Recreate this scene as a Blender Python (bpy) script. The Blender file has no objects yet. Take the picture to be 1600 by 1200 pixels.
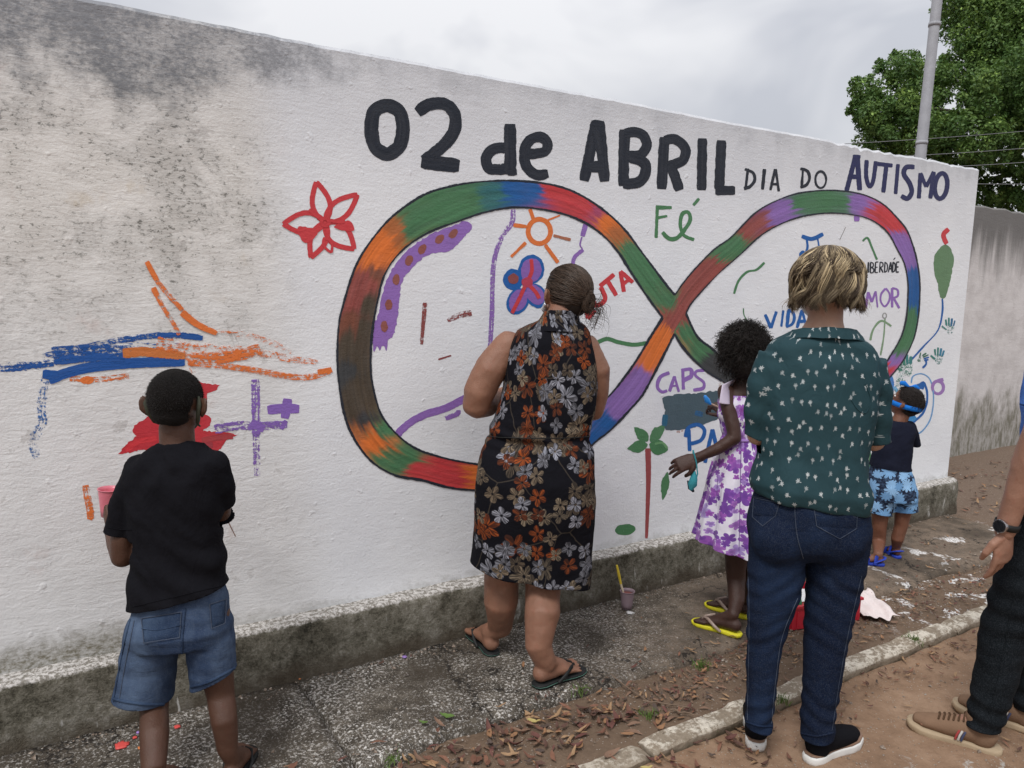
import bpy, bmesh, math, random
from mathutils import Vector, Matrix, noise

random.seed(7)
scene = bpy.context.scene
COL = scene.collection

# ------------------------------------------------------------------ camera
FPX = 1224.6                      # focal length in pixels of a 1600 px wide picture
YAW, PITCH, ROLL = 0.5749, 0.1327, 0.0269
CAM = Vector((0.0, -2.8129, 1.5))
fwd = Vector((math.sin(YAW) * math.cos(PITCH), math.cos(YAW) * math.cos(PITCH), -math.sin(PITCH)))
r0 = Vector((math.cos(YAW), -math.sin(YAW), 0))
u0 = r0.cross(fwd)
rgt = math.cos(ROLL) * r0 + math.sin(ROLL) * u0
upv = -math.sin(ROLL) * r0 + math.cos(ROLL) * u0
HF = Vector((math.sin(YAW), math.cos(YAW), 0))      # horizontal view direction
cam_d = bpy.data.cameras.new('camera')
cam = bpy.data.objects.new('camera', cam_d)
COL.objects.link(cam)
cam.matrix_world = Matrix(((rgt.x, upv.x, -fwd.x, CAM.x), (rgt.y, upv.y, -fwd.y, CAM.y), (rgt.z, upv.z, -fwd.z, CAM.z), (0, 0, 0, 1)))
cam_d.sensor_fit = 'HORIZONTAL'
cam_d.sensor_width = 36.0
cam_d.lens = 36.0 * FPX / 1600.0
cam_d.clip_start = 0.05
cam_d.clip_end = 2000.0
scene.camera = cam

# ------------------------------------------------------------------ sky, sun, exposure
SUN_EL, SUN_AZ = math.radians(56), math.radians(-122)   # direction the light comes from: x = sin(az), y = cos(az)
world = bpy.data.worlds.new('World')
scene.world = world
world.use_nodes = True
wn = world.node_tree
for n in list(wn.nodes):
    wn.nodes.remove(n)
w_out = wn.nodes.new('ShaderNodeOutputWorld')
w_bg = wn.nodes.new('ShaderNodeBackground')
w_sky = wn.nodes.new('ShaderNodeTexSky')
w_sky.sky_type = 'NISHITA'
w_sky.sun_disc = False
w_sky.sun_elevation = SUN_EL
w_sky.sun_rotation = SUN_AZ
w_tc = wn.nodes.new('ShaderNodeTexCoord')
w_map = wn.nodes.new('ShaderNodeMapping')
w_map.inputs['Scale'].default_value = (1.0, 1.0, 1.9)
w_map.inputs['Location'].default_value = (2.3, 0.4, 0.0)
w_noi = wn.nodes.new('ShaderNodeTexNoise')
w_noi.inputs['Scale'].default_value = 2.7
w_noi.inputs['Detail'].default_value = 4.0
w_noi.inputs['Roughness'].default_value = 0.52
w_noi.inputs['Distortion'].default_value = 0.5
w_rmp = wn.nodes.new('ShaderNodeValToRGB')
w_rmp.color_ramp.elements[0].position = 0.38
w_rmp.color_ramp.elements[0].color = (0.60, 0.615, 0.665, 1)
w_rmp.color_ramp.elements[1].position = 0.60
w_rmp.color_ramp.elements[1].color = (0.88, 0.88, 0.90, 1)
w_mul = wn.nodes.new('ShaderNodeVectorMath')
w_mul.operation = 'SCALE'
w_mix = wn.nodes.new('ShaderNodeMixRGB')
w_mix.inputs['Fac'].default_value = 0.93
wn.links.new(w_tc.outputs['Generated'], w_map.inputs['Vector'])
wn.links.new(w_map.outputs['Vector'], w_noi.inputs['Vector'])
wn.links.new(w_noi.outputs['Fac'], w_rmp.inputs['Fac'])
# an overcast deck is brighter overhead than near the horizon
w_sep = wn.nodes.new('ShaderNodeSeparateXYZ')
w_grd = wn.nodes.new('ShaderNodeMath'); w_grd.operation = 'MULTIPLY_ADD'; w_grd.use_clamp = False
w_grd.inputs[1].default_value = 0.72 * 9.4
w_grd.inputs[2].default_value = 0.62 * 9.4
wn.links.new(w_tc.outputs['Generated'], w_sep.inputs[0])
w_abs = wn.nodes.new('ShaderNodeMath'); w_abs.operation = 'MAXIMUM'; w_abs.inputs[1].default_value = 0.0
wn.links.new(w_sep.outputs[2], w_abs.inputs[0])
wn.links.new(w_abs.outputs[0], w_grd.inputs[0])
wn.links.new(w_grd.outputs[0], w_mul.inputs['Scale'])
wn.links.new(w_rmp.outputs['Color'], w_mul.inputs[0])
wn.links.new(w_sky.outputs['Color'], w_mix.inputs['Color1'])
wn.links.new(w_mul.outputs['Vector'], w_mix.inputs['Color2'])
wn.links.new(w_mix.outputs['Color'], w_bg.inputs['Color'])
w_bg.inputs['Strength'].default_value = 0.10
wn.links.new(w_bg.outputs['Background'], w_out.inputs['Surface'])

sun_d = bpy.data.lights.new('sun', 'SUN')
sun_d.energy = 1.5
sun_d.angle = math.radians(16)
sun_d.color = (1.0, 0.98, 0.955)
sun = bpy.data.objects.new('sun', sun_d)
COL.objects.link(sun)
sdir = Vector((math.sin(SUN_AZ) * math.cos(SUN_EL), math.cos(SUN_AZ) * math.cos(SUN_EL), math.sin(SUN_EL)))
sun.rotation_euler = (-sdir).to_track_quat('-Z', 'Y').to_euler()
sun.location = (0, -6, 8)

scene.view_settings.view_transform = 'Standard'
scene.view_settings.look = 'None'
scene.view_settings.gamma = 1.0
scene.view_settings.use_curve_mapping = False
scene.view_settings.exposure = 0.42
scene.render.engine = 'CYCLES'
scene.cycles.use_denoising = True
scene.cycles.max_bounces = 4
scene.cycles.transparent_max_bounces = 24

# ------------------------------------------------------------------ picture to place
def ray(px, py):
    return fwd + rgt * ((px - 800) / FPX) - upv * ((py - 600) / FPX)
def at(px, py, dep):
    return CAM + ray(px, py) * dep
def on_wall(px, py, off=0.0):
    d = ray(px, py)
    return CAM + d * ((-off - CAM.y) / d.y)
def on_ground(px, py, z=0.0):
    d = ray(px, py)
    return CAM + d * ((z - CAM.z) / d.z)

def lin(c):
    c /= 255.0
    return c / 12.92 if c <= 0.04045 else ((c + 0.055) / 1.055) ** 2.4
EXPO = 0.98                        # colour seen in the picture -> colour of the thing
def rgb(r, g, b, k=EXPO):
    return tuple(min(0.86, lin(v) * k) for v in (r, g, b)) + (1.0,)

# ------------------------------------------------------------------ object helpers
def tag(o, label=None, cat=None, group=None, kind=None):
    if label: o['label'] = label
    if cat: o['category'] = cat
    if group: o['group'] = group
    if kind: o['kind'] = kind
    return o
def empty(name, loc=(0, 0, 0), parent=None):
    o = bpy.data.objects.new(name, None)
    COL.objects.link(o)
    o.location = loc
    o.empty_display_size = 0.1
    if parent: o.parent = parent
    return o
def world_loc(o):
    v = Vector((0, 0, 0))
    while o is not None:
        v += o.location
        o = o.parent
    return v
class MB:
    """collects shapes in world coordinates; build() links them as one mesh object"""
    def __init__(s):
        s.v = []; s.f = []; s.m = []
        s.att = {}
    def add(s, verts, faces, mi=0):
        b = len(s.v)
        s.v += [Vector(p) for p in verts]
        s.f += [tuple(i + b for i in f) for f in faces]
        s.m += [mi] * len(faces)
        return b
    def box(s, c, sx, sy, sz, rz=0.0, M=None, mi=0):
        c = Vector(c)
        M = M or Matrix.Rotation(rz, 3, 'Z')
        vs = [c + M @ Vector((x * sx / 2, y * sy / 2, z * sz / 2)) for x in (-1, 1) for y in (-1, 1) for z in (-1, 1)]
        s.add(vs, [(0, 1, 3, 2), (4, 6, 7, 5), (0, 4, 5, 1), (2, 3, 7, 6), (0, 2, 6, 4), (1, 5, 7, 3)], mi)
    def rings(s, rings, cap=True, mi=0):
        n = len(rings[0])
        vs = [p for r in rings for p in r]
        fs = []
        for i in range(len(rings) - 1):
            for j in range(n):
                k = (j + 1) % n
                fs.append((i * n + j, i * n + k, (i + 1) * n + k, (i + 1) * n + j))
        if cap:
            fs.append(tuple(range(n - 1, -1, -1)))
            fs.append(tuple((len(rings) - 1) * n + j for j in range(n)))
        s.add(vs, fs, mi)
    def tube(s, pts, rad, n=14, ref=None, round_end=True, mi=0, flat=1.0):
        """pts: points, rad: radius per point (or pair across / along ref)"""
        pts = [Vector(p) for p in pts]
        rad = [(r, r * flat) if not isinstance(r, (tuple, list)) else r for r in rad]
        ref = Vector(ref) if ref is not None else fwd
        P, Rr = [], []
        m = len(pts)
        tang = []
        for i in range(m):
            a = pts[max(i - 1, 0)]; b = pts[min(i + 1, m - 1)]
            tang.append((b - a).normalized())
        seq = []
        if round_end:
            for k in (1.0, 0.7, 0.38):
                seq.append((pts[0] - tang[0] * min(rad[0]) * k, tuple(r * math.sqrt(max(0.0, 1 - k * k) + 0.012) for r in rad[0]), tang[0]))
        for i in range(m):
            seq.append((pts[i], rad[i], tang[i]))
        if round_end:
            for k in (0.38, 0.7, 1.0):
                seq.append((pts[-1] + tang[-1] * min(rad[-1]) * k, tuple(r * math.sqrt(max(0.0, 1 - k * k) + 0.012) for r in rad[-1]), tang[-1]))
        out = []
        for p, r, t in seq:
            a = t.cross(ref)
            if a.length < 1e-3: a = t.cross(Vector((0.3, 0.2, 1)))
            a.normalize()
            b = a.cross(t).normalized()
            out.append([p + a * (r[0] * math.cos(2 * math.pi * j / n)) + b * (r[1] * math.sin(2 * math.pi * j / n)) for j in range(n)])
        s.rings(out, True, mi)
    def ell(s, c, rx, ry, rz, M=None, nu=20, nv=14, mi=0):
        c = Vector(c)
        M = M or Matrix.Identity(3)
        vs = [c + M @ Vector((0, 0, -rz))]
        for i in range(1, nv):
            th = -math.pi / 2 + math.pi * i / nv
            for j in range(nu):
                ph = 2 * math.pi * j / nu
                vs.append(c + M @ Vector((rx * math.cos(th) * math.cos(ph), ry * math.cos(th) * math.sin(ph), rz * math.sin(th))))
        vs.append(c + M @ Vector((0, 0, rz)))
        fs = []
        for j in range(nu):
            fs.append((0, 1 + (j + 1) % nu, 1 + j))
            fs.append((len(vs) - 1, len(vs) - 1 - nu + j, len(vs) - 1 - nu + (j + 1) % nu))
        for i in range(nv - 2):
            for j in range(nu):
                k = (j + 1) % nu
                fs.append((1 + i * nu + j, 1 + i * nu + k, 1 + (i + 1) * nu + k, 1 + (i + 1) * nu + j))
        s.add(vs, fs, mi)
    def mesh(s, name, org=Vector((0, 0, 0))):
        me = bpy.data.meshes.new(name)
        me.from_pydata([p - org for p in s.v], [], s.f)
        if any(s.m):
            me.polygons.foreach_set('material_index', s.m)
        me.update()
        return me
    def build(s, name, mats, parent=None, smooth=True, bevel=0.0):
        org = world_loc(parent) if parent else Vector((0, 0, 0))
        me = s.mesh(name, org)
        bm = bmesh.new(); bm.from_mesh(me)
        bmesh.ops.recalc_face_normals(bm, faces=bm.faces)
        if bevel:
            es = [e for e in bm.edges if len(e.link_faces) == 2 and e.calc_face_angle() > 0.6]
            bmesh.ops.bevel(bm, geom=es, offset=bevel, segments=2, affect='EDGES', profile=0.6)
        bm.to_mesh(me); bm.free()
        return link(name, me, mats, parent, smooth)
def link(name, me, mats, parent=None, smooth=True):
    for m in (mats if isinstance(mats, (list, tuple)) else [mats]):
        me.materials.append(m)
    if smooth:
        me.polygons.foreach_set('use_smooth', [True] * len(me.polygons))
    o = bpy.data.objects.new(name, me)
    COL.objects.link(o)
    if parent: o.parent = parent
    return o

# ------------------------------------------------------------------ material helpers
class NT:
    def __init__(s, name):
        s.mat = bpy.data.materials.new(name)
        s.mat.use_nodes = True
        s.t = s.mat.node_tree
        for n in list(s.t.nodes): s.t.nodes.remove(n)
        s.out = s.t.nodes.new('ShaderNodeOutputMaterial')
    def n(s, typ, **kw):
        nd = s.t.nodes.new('ShaderNode' + typ)
        for k, v in kw.items(): setattr(nd, k, v)
        return nd
    def set(s, sock, v):
        if hasattr(v, 'is_output'): s.t.links.new(v, sock)
        elif isinstance(v, (tuple, list)) and len(v) == 3 and sock.type == 'RGBA': sock.default_value = tuple(v) + (1,)
        else: sock.default_value = v
    def math(s, op, a, b=0.0, c=None, clamp=False):
        nd = s.n('Math', operation=op, use_clamp=clamp)
        s.set(nd.inputs[0], a); s.set(nd.inputs[1], b)
        if c is not None: s.set(nd.inputs[2], c)
        return nd.outputs[0]
    def vec(s, op, a, b=(0, 0, 0), scale=None):
        nd = s.n('VectorMath', operation=op)
        s.set(nd.inputs[0], a); s.set(nd.inputs[1], b)
        if scale is not None: s.set(nd.inputs['Scale'], scale)
        return nd.outputs['Value'] if op in ('LENGTH', 'DISTANCE', 'DOT_PRODUCT') else nd.outputs['Vector']
    def obj(s): return s.n('TexCoord').outputs['Object']
    def geo(s): return s.n('NewGeometry').outputs['Position']
    def attr(s, name, what='Vector'): return s.n('Attribute', attribute_name=name).outputs[what]
    def mapv(s, v, sc=(1, 1, 1), loc=(0, 0, 0), rot=(0, 0, 0)):
        nd = s.n('Mapping')
        s.set(nd.inputs['Vector'], v)
        nd.inputs['Scale'].default_value = sc; nd.inputs['Location'].default_value = loc; nd.inputs['Rotation'].default_value = rot
        return nd.outputs[0]
    def noise(s, v, scale=5, detail=4, rough=0.55, dist=0.0, out='Fac'):
        nd = s.n('TexNoise')
        s.set(nd.inputs['Vector'], v)
        nd.inputs['Scale'].default_value = scale; nd.inputs['Detail'].default_value = detail
        nd.inputs['Roughness'].default_value = rough; nd.inputs['Distortion'].default_value = dist
        return nd.outputs[out]
    def voro(s, v, scale=5, feat='F1', rand=1.0, dim='3D'):
        nd = s.n('TexVoronoi', feature=feat, voronoi_dimensions=dim)
        s.set(nd.inputs['Vector'], v)
        nd.inputs['Scale'].default_value = scale
        if 'Randomness' in nd.inputs: nd.inputs['Randomness'].default_value = rand
        return nd
    def ramp(s, fac, stops, interp='LINEAR'):
        nd = s.n('ValToRGB')
        cr = nd.color_ramp
        cr.interpolation = interp
        while len(cr.elements) < len(stops): cr.elements.new(0.5)
        for e, (p, c) in zip(cr.elements, stops):
            e.position = p
            e.color = c if isinstance(c, (tuple, list)) and len(c) == 4 else ((c, c, c, 1) if not isinstance(c, (tuple, list)) else tuple(c) + (1,))
        s.set(nd.inputs[0], fac)
        return nd.outputs[0]
    def step(s, x, a, b):
        nd = s.n('MapRange', interpolation_type='SMOOTHSTEP')
        s.set(nd.inputs['Value'], x)
        s.set(nd.inputs['From Min'], a); s.set(nd.inputs['From Max'], b)
        return nd.outputs[0]
    def mix(s, f, a, b, mode='MIX'):
        nd = s.n('MixRGB', blend_type=mode)
        s.set(nd.inputs[0], f); s.set(nd.inputs[1], a); s.set(nd.inputs[2], b)
        return nd.outputs[0]
    def bump(s, h, strength=0.3, dist=0.01, normal=None):
        nd = s.n('Bump')
        nd.inputs['Strength'].default_value = strength; nd.inputs['Distance'].default_value = dist
        s.set(nd.inputs['Height'], h)
        if normal is not None: s.set(nd.inputs['Normal'], normal)
        return nd.outputs[0]
    def sep(s, v):
        nd = s.n('SeparateXYZ'); s.set(nd.inputs[0], v)
        return nd.outputs[0], nd.outputs[1], nd.outputs[2]
    def comb(s, x=0.0, y=0.0, z=0.0):
        nd = s.n('CombineXYZ')
        s.set(nd.inputs[0], x); s.set(nd.inputs[1], y); s.set(nd.inputs[2], z)
        return nd.outputs[0]
    def bsdf(s, color, rough=0.8, normal=None, spec=0.3, metal=0.0, sss=0.0, sheen=0.0, trans=0.0):
        b = s.n('BsdfPrincipled')
        s.set(b.inputs['Base Color'], color); s.set(b.inputs['Roughness'], rough)
        s.set(b.inputs['Specular IOR Level'], spec); s.set(b.inputs['Metallic'], metal)
        if sss:
            b.inputs['Subsurface Weight'].default_value = sss
            b.inputs['Subsurface Radius'].default_value = (0.012, 0.005, 0.003)
            b.inputs['Subsurface Scale'].default_value = 0.6
        if sheen: b.inputs['Sheen Weight'].default_value = sheen
        if trans: b.inputs['Transmission Weight'].default_value = trans
        if normal is not None: s.set(b.inputs['Normal'], normal)
        s.b = b
        return b.outputs[0]
    def done(s, sh):
        s.t.links.new(sh, s.out.inputs['Surface'])
        return s.mat

def plain(name, col, rough=0.7, spec=0.3, var=0.18, scale=12, bump=0.15, metal=0.0, sss=0.0, bscale=60, sheen=0.0):
    t = NT(name)
    o = t.obj()
    nz = t.noise(o, scale, 5, 0.6)
    c = t.mix(nz, tuple(v * (1 - var) for v in col[:3]) + (1,), tuple(min(1, v * (1 + var)) for v in col[:3]) + (1,))
    nb = t.noise(o, bscale, 4, 0.6)
    return t.done(t.bsdf(c, rough, t.bump(nb, bump, 0.01), spec, metal, sss, sheen))
# ================================================================== SETTING
WALL_TOP, LEDGE_Z, LEDGE_Y = 2.3055, 0.218, 0.085
WALL_END = 5.446

def nz(x, y=0.0, z=0.0, s=1.0):
    return noise.noise(Vector((x * s, y * s, z * s)))
def fbm(x, y=0.0, z=0.0, s=1.0, o=4):
    return noise.fractal(Vector((x * s, y * s, z * s)), 1.0, 2.0, o)

# ---- materials of the setting
def mat_wall(name, old):
    t = NT(name)
    P = t.geo()
    x, y, z = t.sep(P)
    big = t.noise(P, 1.1, 5, 0.6)
    mid = t.noise(P, 5.5, 6, 0.65)
    spk = t.noise(t.mapv(P, (1, 1, 1.6)), 46, 5, 0.75)
    streak = t.noise(t.mapv(P, (9, 9, 0.8)), 1.0, 5, 0.6)
    fine = t.noise(P, 110, 3, 0.6)
    if old == 0:
        fresh = t.mix(t.step(t.noise(P, 2.3, 6, 0.6), 0.3, 0.75), (0.755, 0.77, 0.80, 1), (0.83, 0.845, 0.865, 1))
        worn = t.mix(t.step(mid, 0.35, 0.7), (0.76, 0.745, 0.715, 1), (0.62, 0.60, 0.565, 1))
        # edge between the old coat on the left and the newer coat
        xe = t.math('ADD', x, t.math('MULTIPLY', t.math('SUBTRACT', mid, 0.5), 0.12))
        zz = t.math('MULTIPLY', t.math('SUBTRACT', z, 1.2), 0.10)
        left = t.math('SUBTRACT', 1.0, t.step(t.math('ADD', xe, zz), 0.74, 0.98))
        high = t.step(z, 0.95, 1.75)
        col = t.mix(t.math('MULTIPLY', left, t.math('ADD', 0.45, t.math('MULTIPLY', high, 0.55))), fresh, worn)
        # dirt on the old coat
        patch = t.step(t.math('ADD', t.math('MULTIPLY', t.noise(P, 3.0, 6, 0.70, 1.1), 0.92), t.math('MULTIPLY', streak, 0.10)), 0.465, 0.575)
        sp = t.step(spk, 0.50, 0.63)
        m1 = t.math('MULTIPLY', t.math('MULTIPLY', patch, t.math('ADD', t.math('MULTIPLY', sp, 0.70), 0.22)), t.math('MULTIPLY', left, high))
        col = t.mix(t.math('MULTIPLY', m1, 0.95), col, (0.15, 0.145, 0.13, 1))
        # scattered mould specks
        m2 = t.math('MULTIPLY', t.step(spk, 0.56, 0.62), t.math('MULTIPLY', t.step(mid, 0.43, 0.56), t.math('MULTIPLY', left, high)))
        col = t.mix(t.math('MULTIPLY', m2, 0.8), col, (0.13, 0.13, 0.115, 1))
        # grey spots where an older coat shows through
        flake = t.math('MULTIPLY', t.step(t.noise(P, 9, 5, 0.7, 0.6), 0.60, 0.635), t.math('MULTIPLY', left, t.step(big, 0.38, 0.55)))
        col = t.mix(t.math('MULTIPLY', flake, 0.42), col, (0.40, 0.38, 0.36, 1))
        # ochre and pink remains
        och = t.math('MULTIPLY', t.step(t.noise(t.mapv(P, (1, 1, 1), (5, 0, 3)), 3.1, 5, 0.6), 0.60, 0.70), t.math('MULTIPLY', left, high))
        col = t.mix(t.math('MULTIPLY', och, 0.5), col, (0.46, 0.36, 0.22, 1))
        pk = t.math('MULTIPLY', t.step(t.noise(t.mapv(P, (1, 1, 1), (1, 0, 9)), 3.6, 5, 0.6), 0.61, 0.70), left)
        col = t.mix(t.math('MULTIPLY', pk, 0.35), col, (0.55, 0.42, 0.38, 1))
        # black algae under the coping at the left, thinning out to the right
        hb = t.math('ADD', z, t.math('MULTIPLY', t.math('SUBTRACT', t.math('ADD', t.math('MULTIPLY', mid, .75), t.math('MULTIPLY', streak, .25)), 0.5), 0.62))
        reach = t.math('ADD', 1.98, t.math('MULTIPLY', t.step(x, 0.3, 1.3), 0.20))
        b1 = t.step(hb, reach, t.math('ADD', reach, 0.17))
        fade = t.math('SUBTRACT', 1.0, t.math('MULTIPLY', t.step(x, 0.55, 1.7), 0.72))
        b1 = t.math('MULTIPLY', t.math('MULTIPLY', b1, fade), t.math('ADD', 0.34, t.math('MULTIPLY', t.step(t.math('ADD', t.math('MULTIPLY', spk, .5), t.math('MULTIPLY', mid, .5)), .40, .58), 0.66)))
        col = t.mix(t.math('MULTIPLY', b1, 0.93, clamp=True), col, (0.10, 0.108, 0.118, 1))
        # thin grey dirt along the whole top, with cool sky light painted in
        tw = t.math('MULTIPLY', t.step(t.math('ADD', z, t.math('MULTIPLY', t.math('SUBTRACT', streak, 0.5), 0.25)), 1.75, 2.35), 0.40)
        col = t.mix(tw, col, (0.42, 0.435, 0.475, 1))
        # splash dirt over the ledge
        lowx = t.math('SUBTRACT', 1.0, t.step(x, 0.15, 0.85))
        hgt = t.math('ADD', 0.012, t.math('MULTIPLY', lowx, 0.10))
        zl = t.math('ADD', t.math('SUBTRACT', z, 0.218), t.math('MULTIPLY', t.math('SUBTRACT', t.noise(P, 7, 6, 0.7), 0.5), 0.22))
        sd = t.math('MULTIPLY', t.math('SUBTRACT', 1.0, t.step(zl, t.math('MULTIPLY', hgt, 0.2), t.math('ADD', hgt, 0.035))), t.math('ADD', 0.40, t.math('MULTIPLY', lowx, 0.7)))
        col = t.mix(t.math('MULTIPLY', sd, t.math('ADD', 0.38, t.math('MULTIPLY', t.step(spk, .36, .64), 0.5)), clamp=True), col, (0.15, 0.135, 0.09, 1))
        ripple = t.noise(t.mapv(P, (13, 13, 46), (0, 0, 0), (0, 0.10, 0)), 1.0, 3, 0.65, 0.6)
        rs = t.math('ADD', 0.12, t.math('MULTIPLY', left, 0.10))
    else:
        base = t.mix(t.step(mid, 0.35, 0.7), (0.66, 0.63, 0.62, 1), (0.54, 0.51, 0.50, 1))
        streak2 = t.noise(t.mapv(P, (5, 5, 0.5)), 1.0, 5, 0.65)
        hb = t.math('ADD', z, t.math('MULTIPLY', t.math('SUBTRACT', streak2, 0.5), 1.1))
        col = t.mix(t.math('MULTIPLY', t.step(hb, 1.6, 2.15), 0.92), base, (0.13, 0.125, 0.12, 1))
        hl = t.math('ADD', z, t.math('MULTIPLY', t.math('SUBTRACT', t.noise(t.mapv(P, (1.6, 1.6, .8)), 1.5, 5, 0.7), 0.5), 1.3))
        low = t.math('SUBTRACT', 1.0, t.step(hl, 0.30, 0.62))
        col = t.mix(t.math('MULTIPLY', low, t.math('ADD', 0.45, t.math('MULTIPLY', t.step(t.noise(t.mapv(P, (14, 14, 5)), 1.0, 5, .7), .38, .62), 0.5))), col, (0.16, 0.15, 0.11, 1))
        ripple = t.noise(t.mapv(P, (4, 4, 14)), 1.0, 5, 0.65)
        rs = 0.35
    lump = t.step(t.noise(P, 26, 2, 0.5), 0.62, 0.82)
    h = t.math('ADD', t.math('MULTIPLY', ripple, rs), t.math('ADD', t.math('MULTIPLY', fine, 0.12), t.math('ADD', t.math('MULTIPLY', mid, 0.35), t.math('MULTIPLY', lump, 0.16))))
    return t.done(t.bsdf(col, 0.72, t.bump(h, 0.68, 0.016), 0.25))

def mat_ledge():
    t = NT('mossy_concrete')
    P = t.geo()
    x, y, z = t.sep(P)
    n1 = t.noise(P, 6, 6, 0.7)
    n2 = t.noise(P, 38, 5, 0.75)
    n3 = t.noise(P, 130, 4, 0.7)
    c = t.ramp(t.math('ADD', t.math('MULTIPLY', n1, 0.46), t.math('ADD', t.math('MULTIPLY', n2, 0.32), t.math('MULTIPLY', n3, 0.22))), [(0.38, (0.030, 0.028, 0.021)), (0.45, (0.10, 0.091, 0.068)), (0.53, (0.20, 0.185, 0.148)), (0.64, (0.37, 0.35, 0.31))])
    bot = t.math('SUBTRACT', 1.0, t.step(t.math('ADD', z, t.math('MULTIPLY', t.math('SUBTRACT', n1, .5), .15)), 0.0, 0.10))
    c = t.mix(t.math('MULTIPLY', bot, 0.75), c, (0.075, 0.057, 0.04, 1))
    nrm = t.n('NewGeometry').outputs['Normal']
    nzv = t.sep(nrm)[2]
    tz = t.step(t.math('ADD', z, t.math('MULTIPLY', t.math('SUBTRACT', n2, 0.5), 0.03)), 0.205, 0.216)
    wht = t.mix(t.step(t.noise(P, 60, 5, 0.8), 0.44, 0.57), (0.24, 0.22, 0.19, 1), (0.66, 0.63, 0.60, 1))
    c = t.mix(tz, c, wht)
    # whitewash drips on the face
    drip = t.math('MULTIPLY', t.step(t.noise(t.mapv(P, (26, 26, 5)), 1.0, 3, 0.6), 0.66, 0.70), t.step(n1, 0.45, 0.6))
    c = t.mix(t.math('MULTIPLY', drip, 0.7), c, (0.6, 0.58, 0.55, 1))
    h = t.math('ADD', n2, t.math('MULTIPLY', n3, 0.5))
    return t.done(t.bsdf(c, 0.9, t.bump(h, 0.9, 0.012), 0.2))

def mat_pave():
    t = NT('exposed_aggregate_concrete')
    P = t.geo()
    x, y, z = t.sep(P)
    n0 = t.noise(P, 3.0, 4, 0.65)
    n1 = t.noise(P, 14, 4, 0.7)
    n2 = t.noise(P, 120, 3, 0.75)
    fl = t.noise(P, 88, 4, 0.72, 0.4)
    v2 = t.voro(P, 150)
    base = t.mix(t.step(t.math('ADD', t.math('MULTIPLY', n1, .5), t.math('MULTIPLY', n2, .5)), 0.36, 0.66), (0.034, 0.028, 0.021, 1), (0.165, 0.143, 0.115, 1))
    clean = t.step(t.math('ADD', n0, t.math('MULTIPLY', t.math('SUBTRACT', n1, .5), .35)), 0.30, 0.58)
    thr = t.math('SUBTRACT', 0.622, t.math('MULTIPLY', clean, 0.095))
    flake = t.step(fl, thr, t.math('ADD', thr, 0.03))
    rnd2 = t.sep(v2.outputs['Color'])[0]
    peb2 = t.math('MULTIPLY', t.math('SUBTRACT', 1.0, t.step(v2.outputs['Distance'], 0.20, 0.42)), t.step(rnd2, 0.50, 0.55))
    dirt = t.step(t.math('ADD', t.math('ADD', x, t.math('MULTIPLY', n0, 1.6)), t.math('MULTIPLY', t.math('MULTIPLY', y, -1.0), 1.1)), 3.0, 4.3)
    keep = t.math('SUBTRACT', 1.0, t.math('MULTIPLY', dirt, 0.75))
    c = t.mix(t.math('MULTIPLY', t.math('MULTIPLY', peb2, keep), 0.75), base, (0.44, 0.40, 0.35, 1))
    c = t.mix(t.math('MULTIPLY', flake, keep), c, t.mix(rnd2, (0.36, 0.33, 0.29, 1), (0.74, 0.71, 0.67, 1)))
    soil = t.mix(n1, (0.13, 0.095, 0.068, 1), (0.27, 0.205, 0.152, 1))
    c = t.mix(t.math('MULTIPLY', dirt, t.step(t.math('ADD', t.math('MULTIPLY', n1, .6), t.math('MULTIPLY', n2, .4)), 0.25, 0.6)), c, soil)
    sp = t.math('MULTIPLY', t.step(t.noise(P, 4.5, 4, 0.7, 0.5), 0.56, 0.60), t.math('MULTIPLY', t.step(x, 3.3, 3.7), t.math('SUBTRACT', 1.0, t.step(y, -0.42, -0.3))))
    c = t.mix(t.math('MULTIPLY', sp, t.step(n2, 0.38, 0.5)), c, (0.76, 0.74, 0.72, 1))
    stain = t.step(t.noise(P, 2.1, 4, 0.65), 0.46, 0.66)
    c = t.mix(t.math('MULTIPLY', stain, 0.72), c, (0.05, 0.039, 0.028, 1))
    wv = t.vec('ADD', P, t.vec('SCALE', t.noise(P, 5, 4, .7, out='Color'), scale=0.35))
    ce = t.voro(wv, 1.1, feat='DISTANCE_TO_EDGE').outputs['Distance']
    crack = t.math('MULTIPLY', t.math('SUBTRACT', 1.0, t.step(ce, .003, .008)), t.step(n0, .42, .5))
    c = t.mix(t.math('MULTIPLY', crack, .85), c, (0.015, 0.012, 0.01, 1))
    h = t.math('ADD', t.math('MULTIPLY', flake, 0.5), t.math('ADD', t.math('MULTIPLY', peb2, 0.3), t.math('MULTIPLY', n2, 0.8)))
    return t.done(t.bsdf(c, 0.85, t.bump(h, 0.8, 0.006), 0.25))

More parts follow.
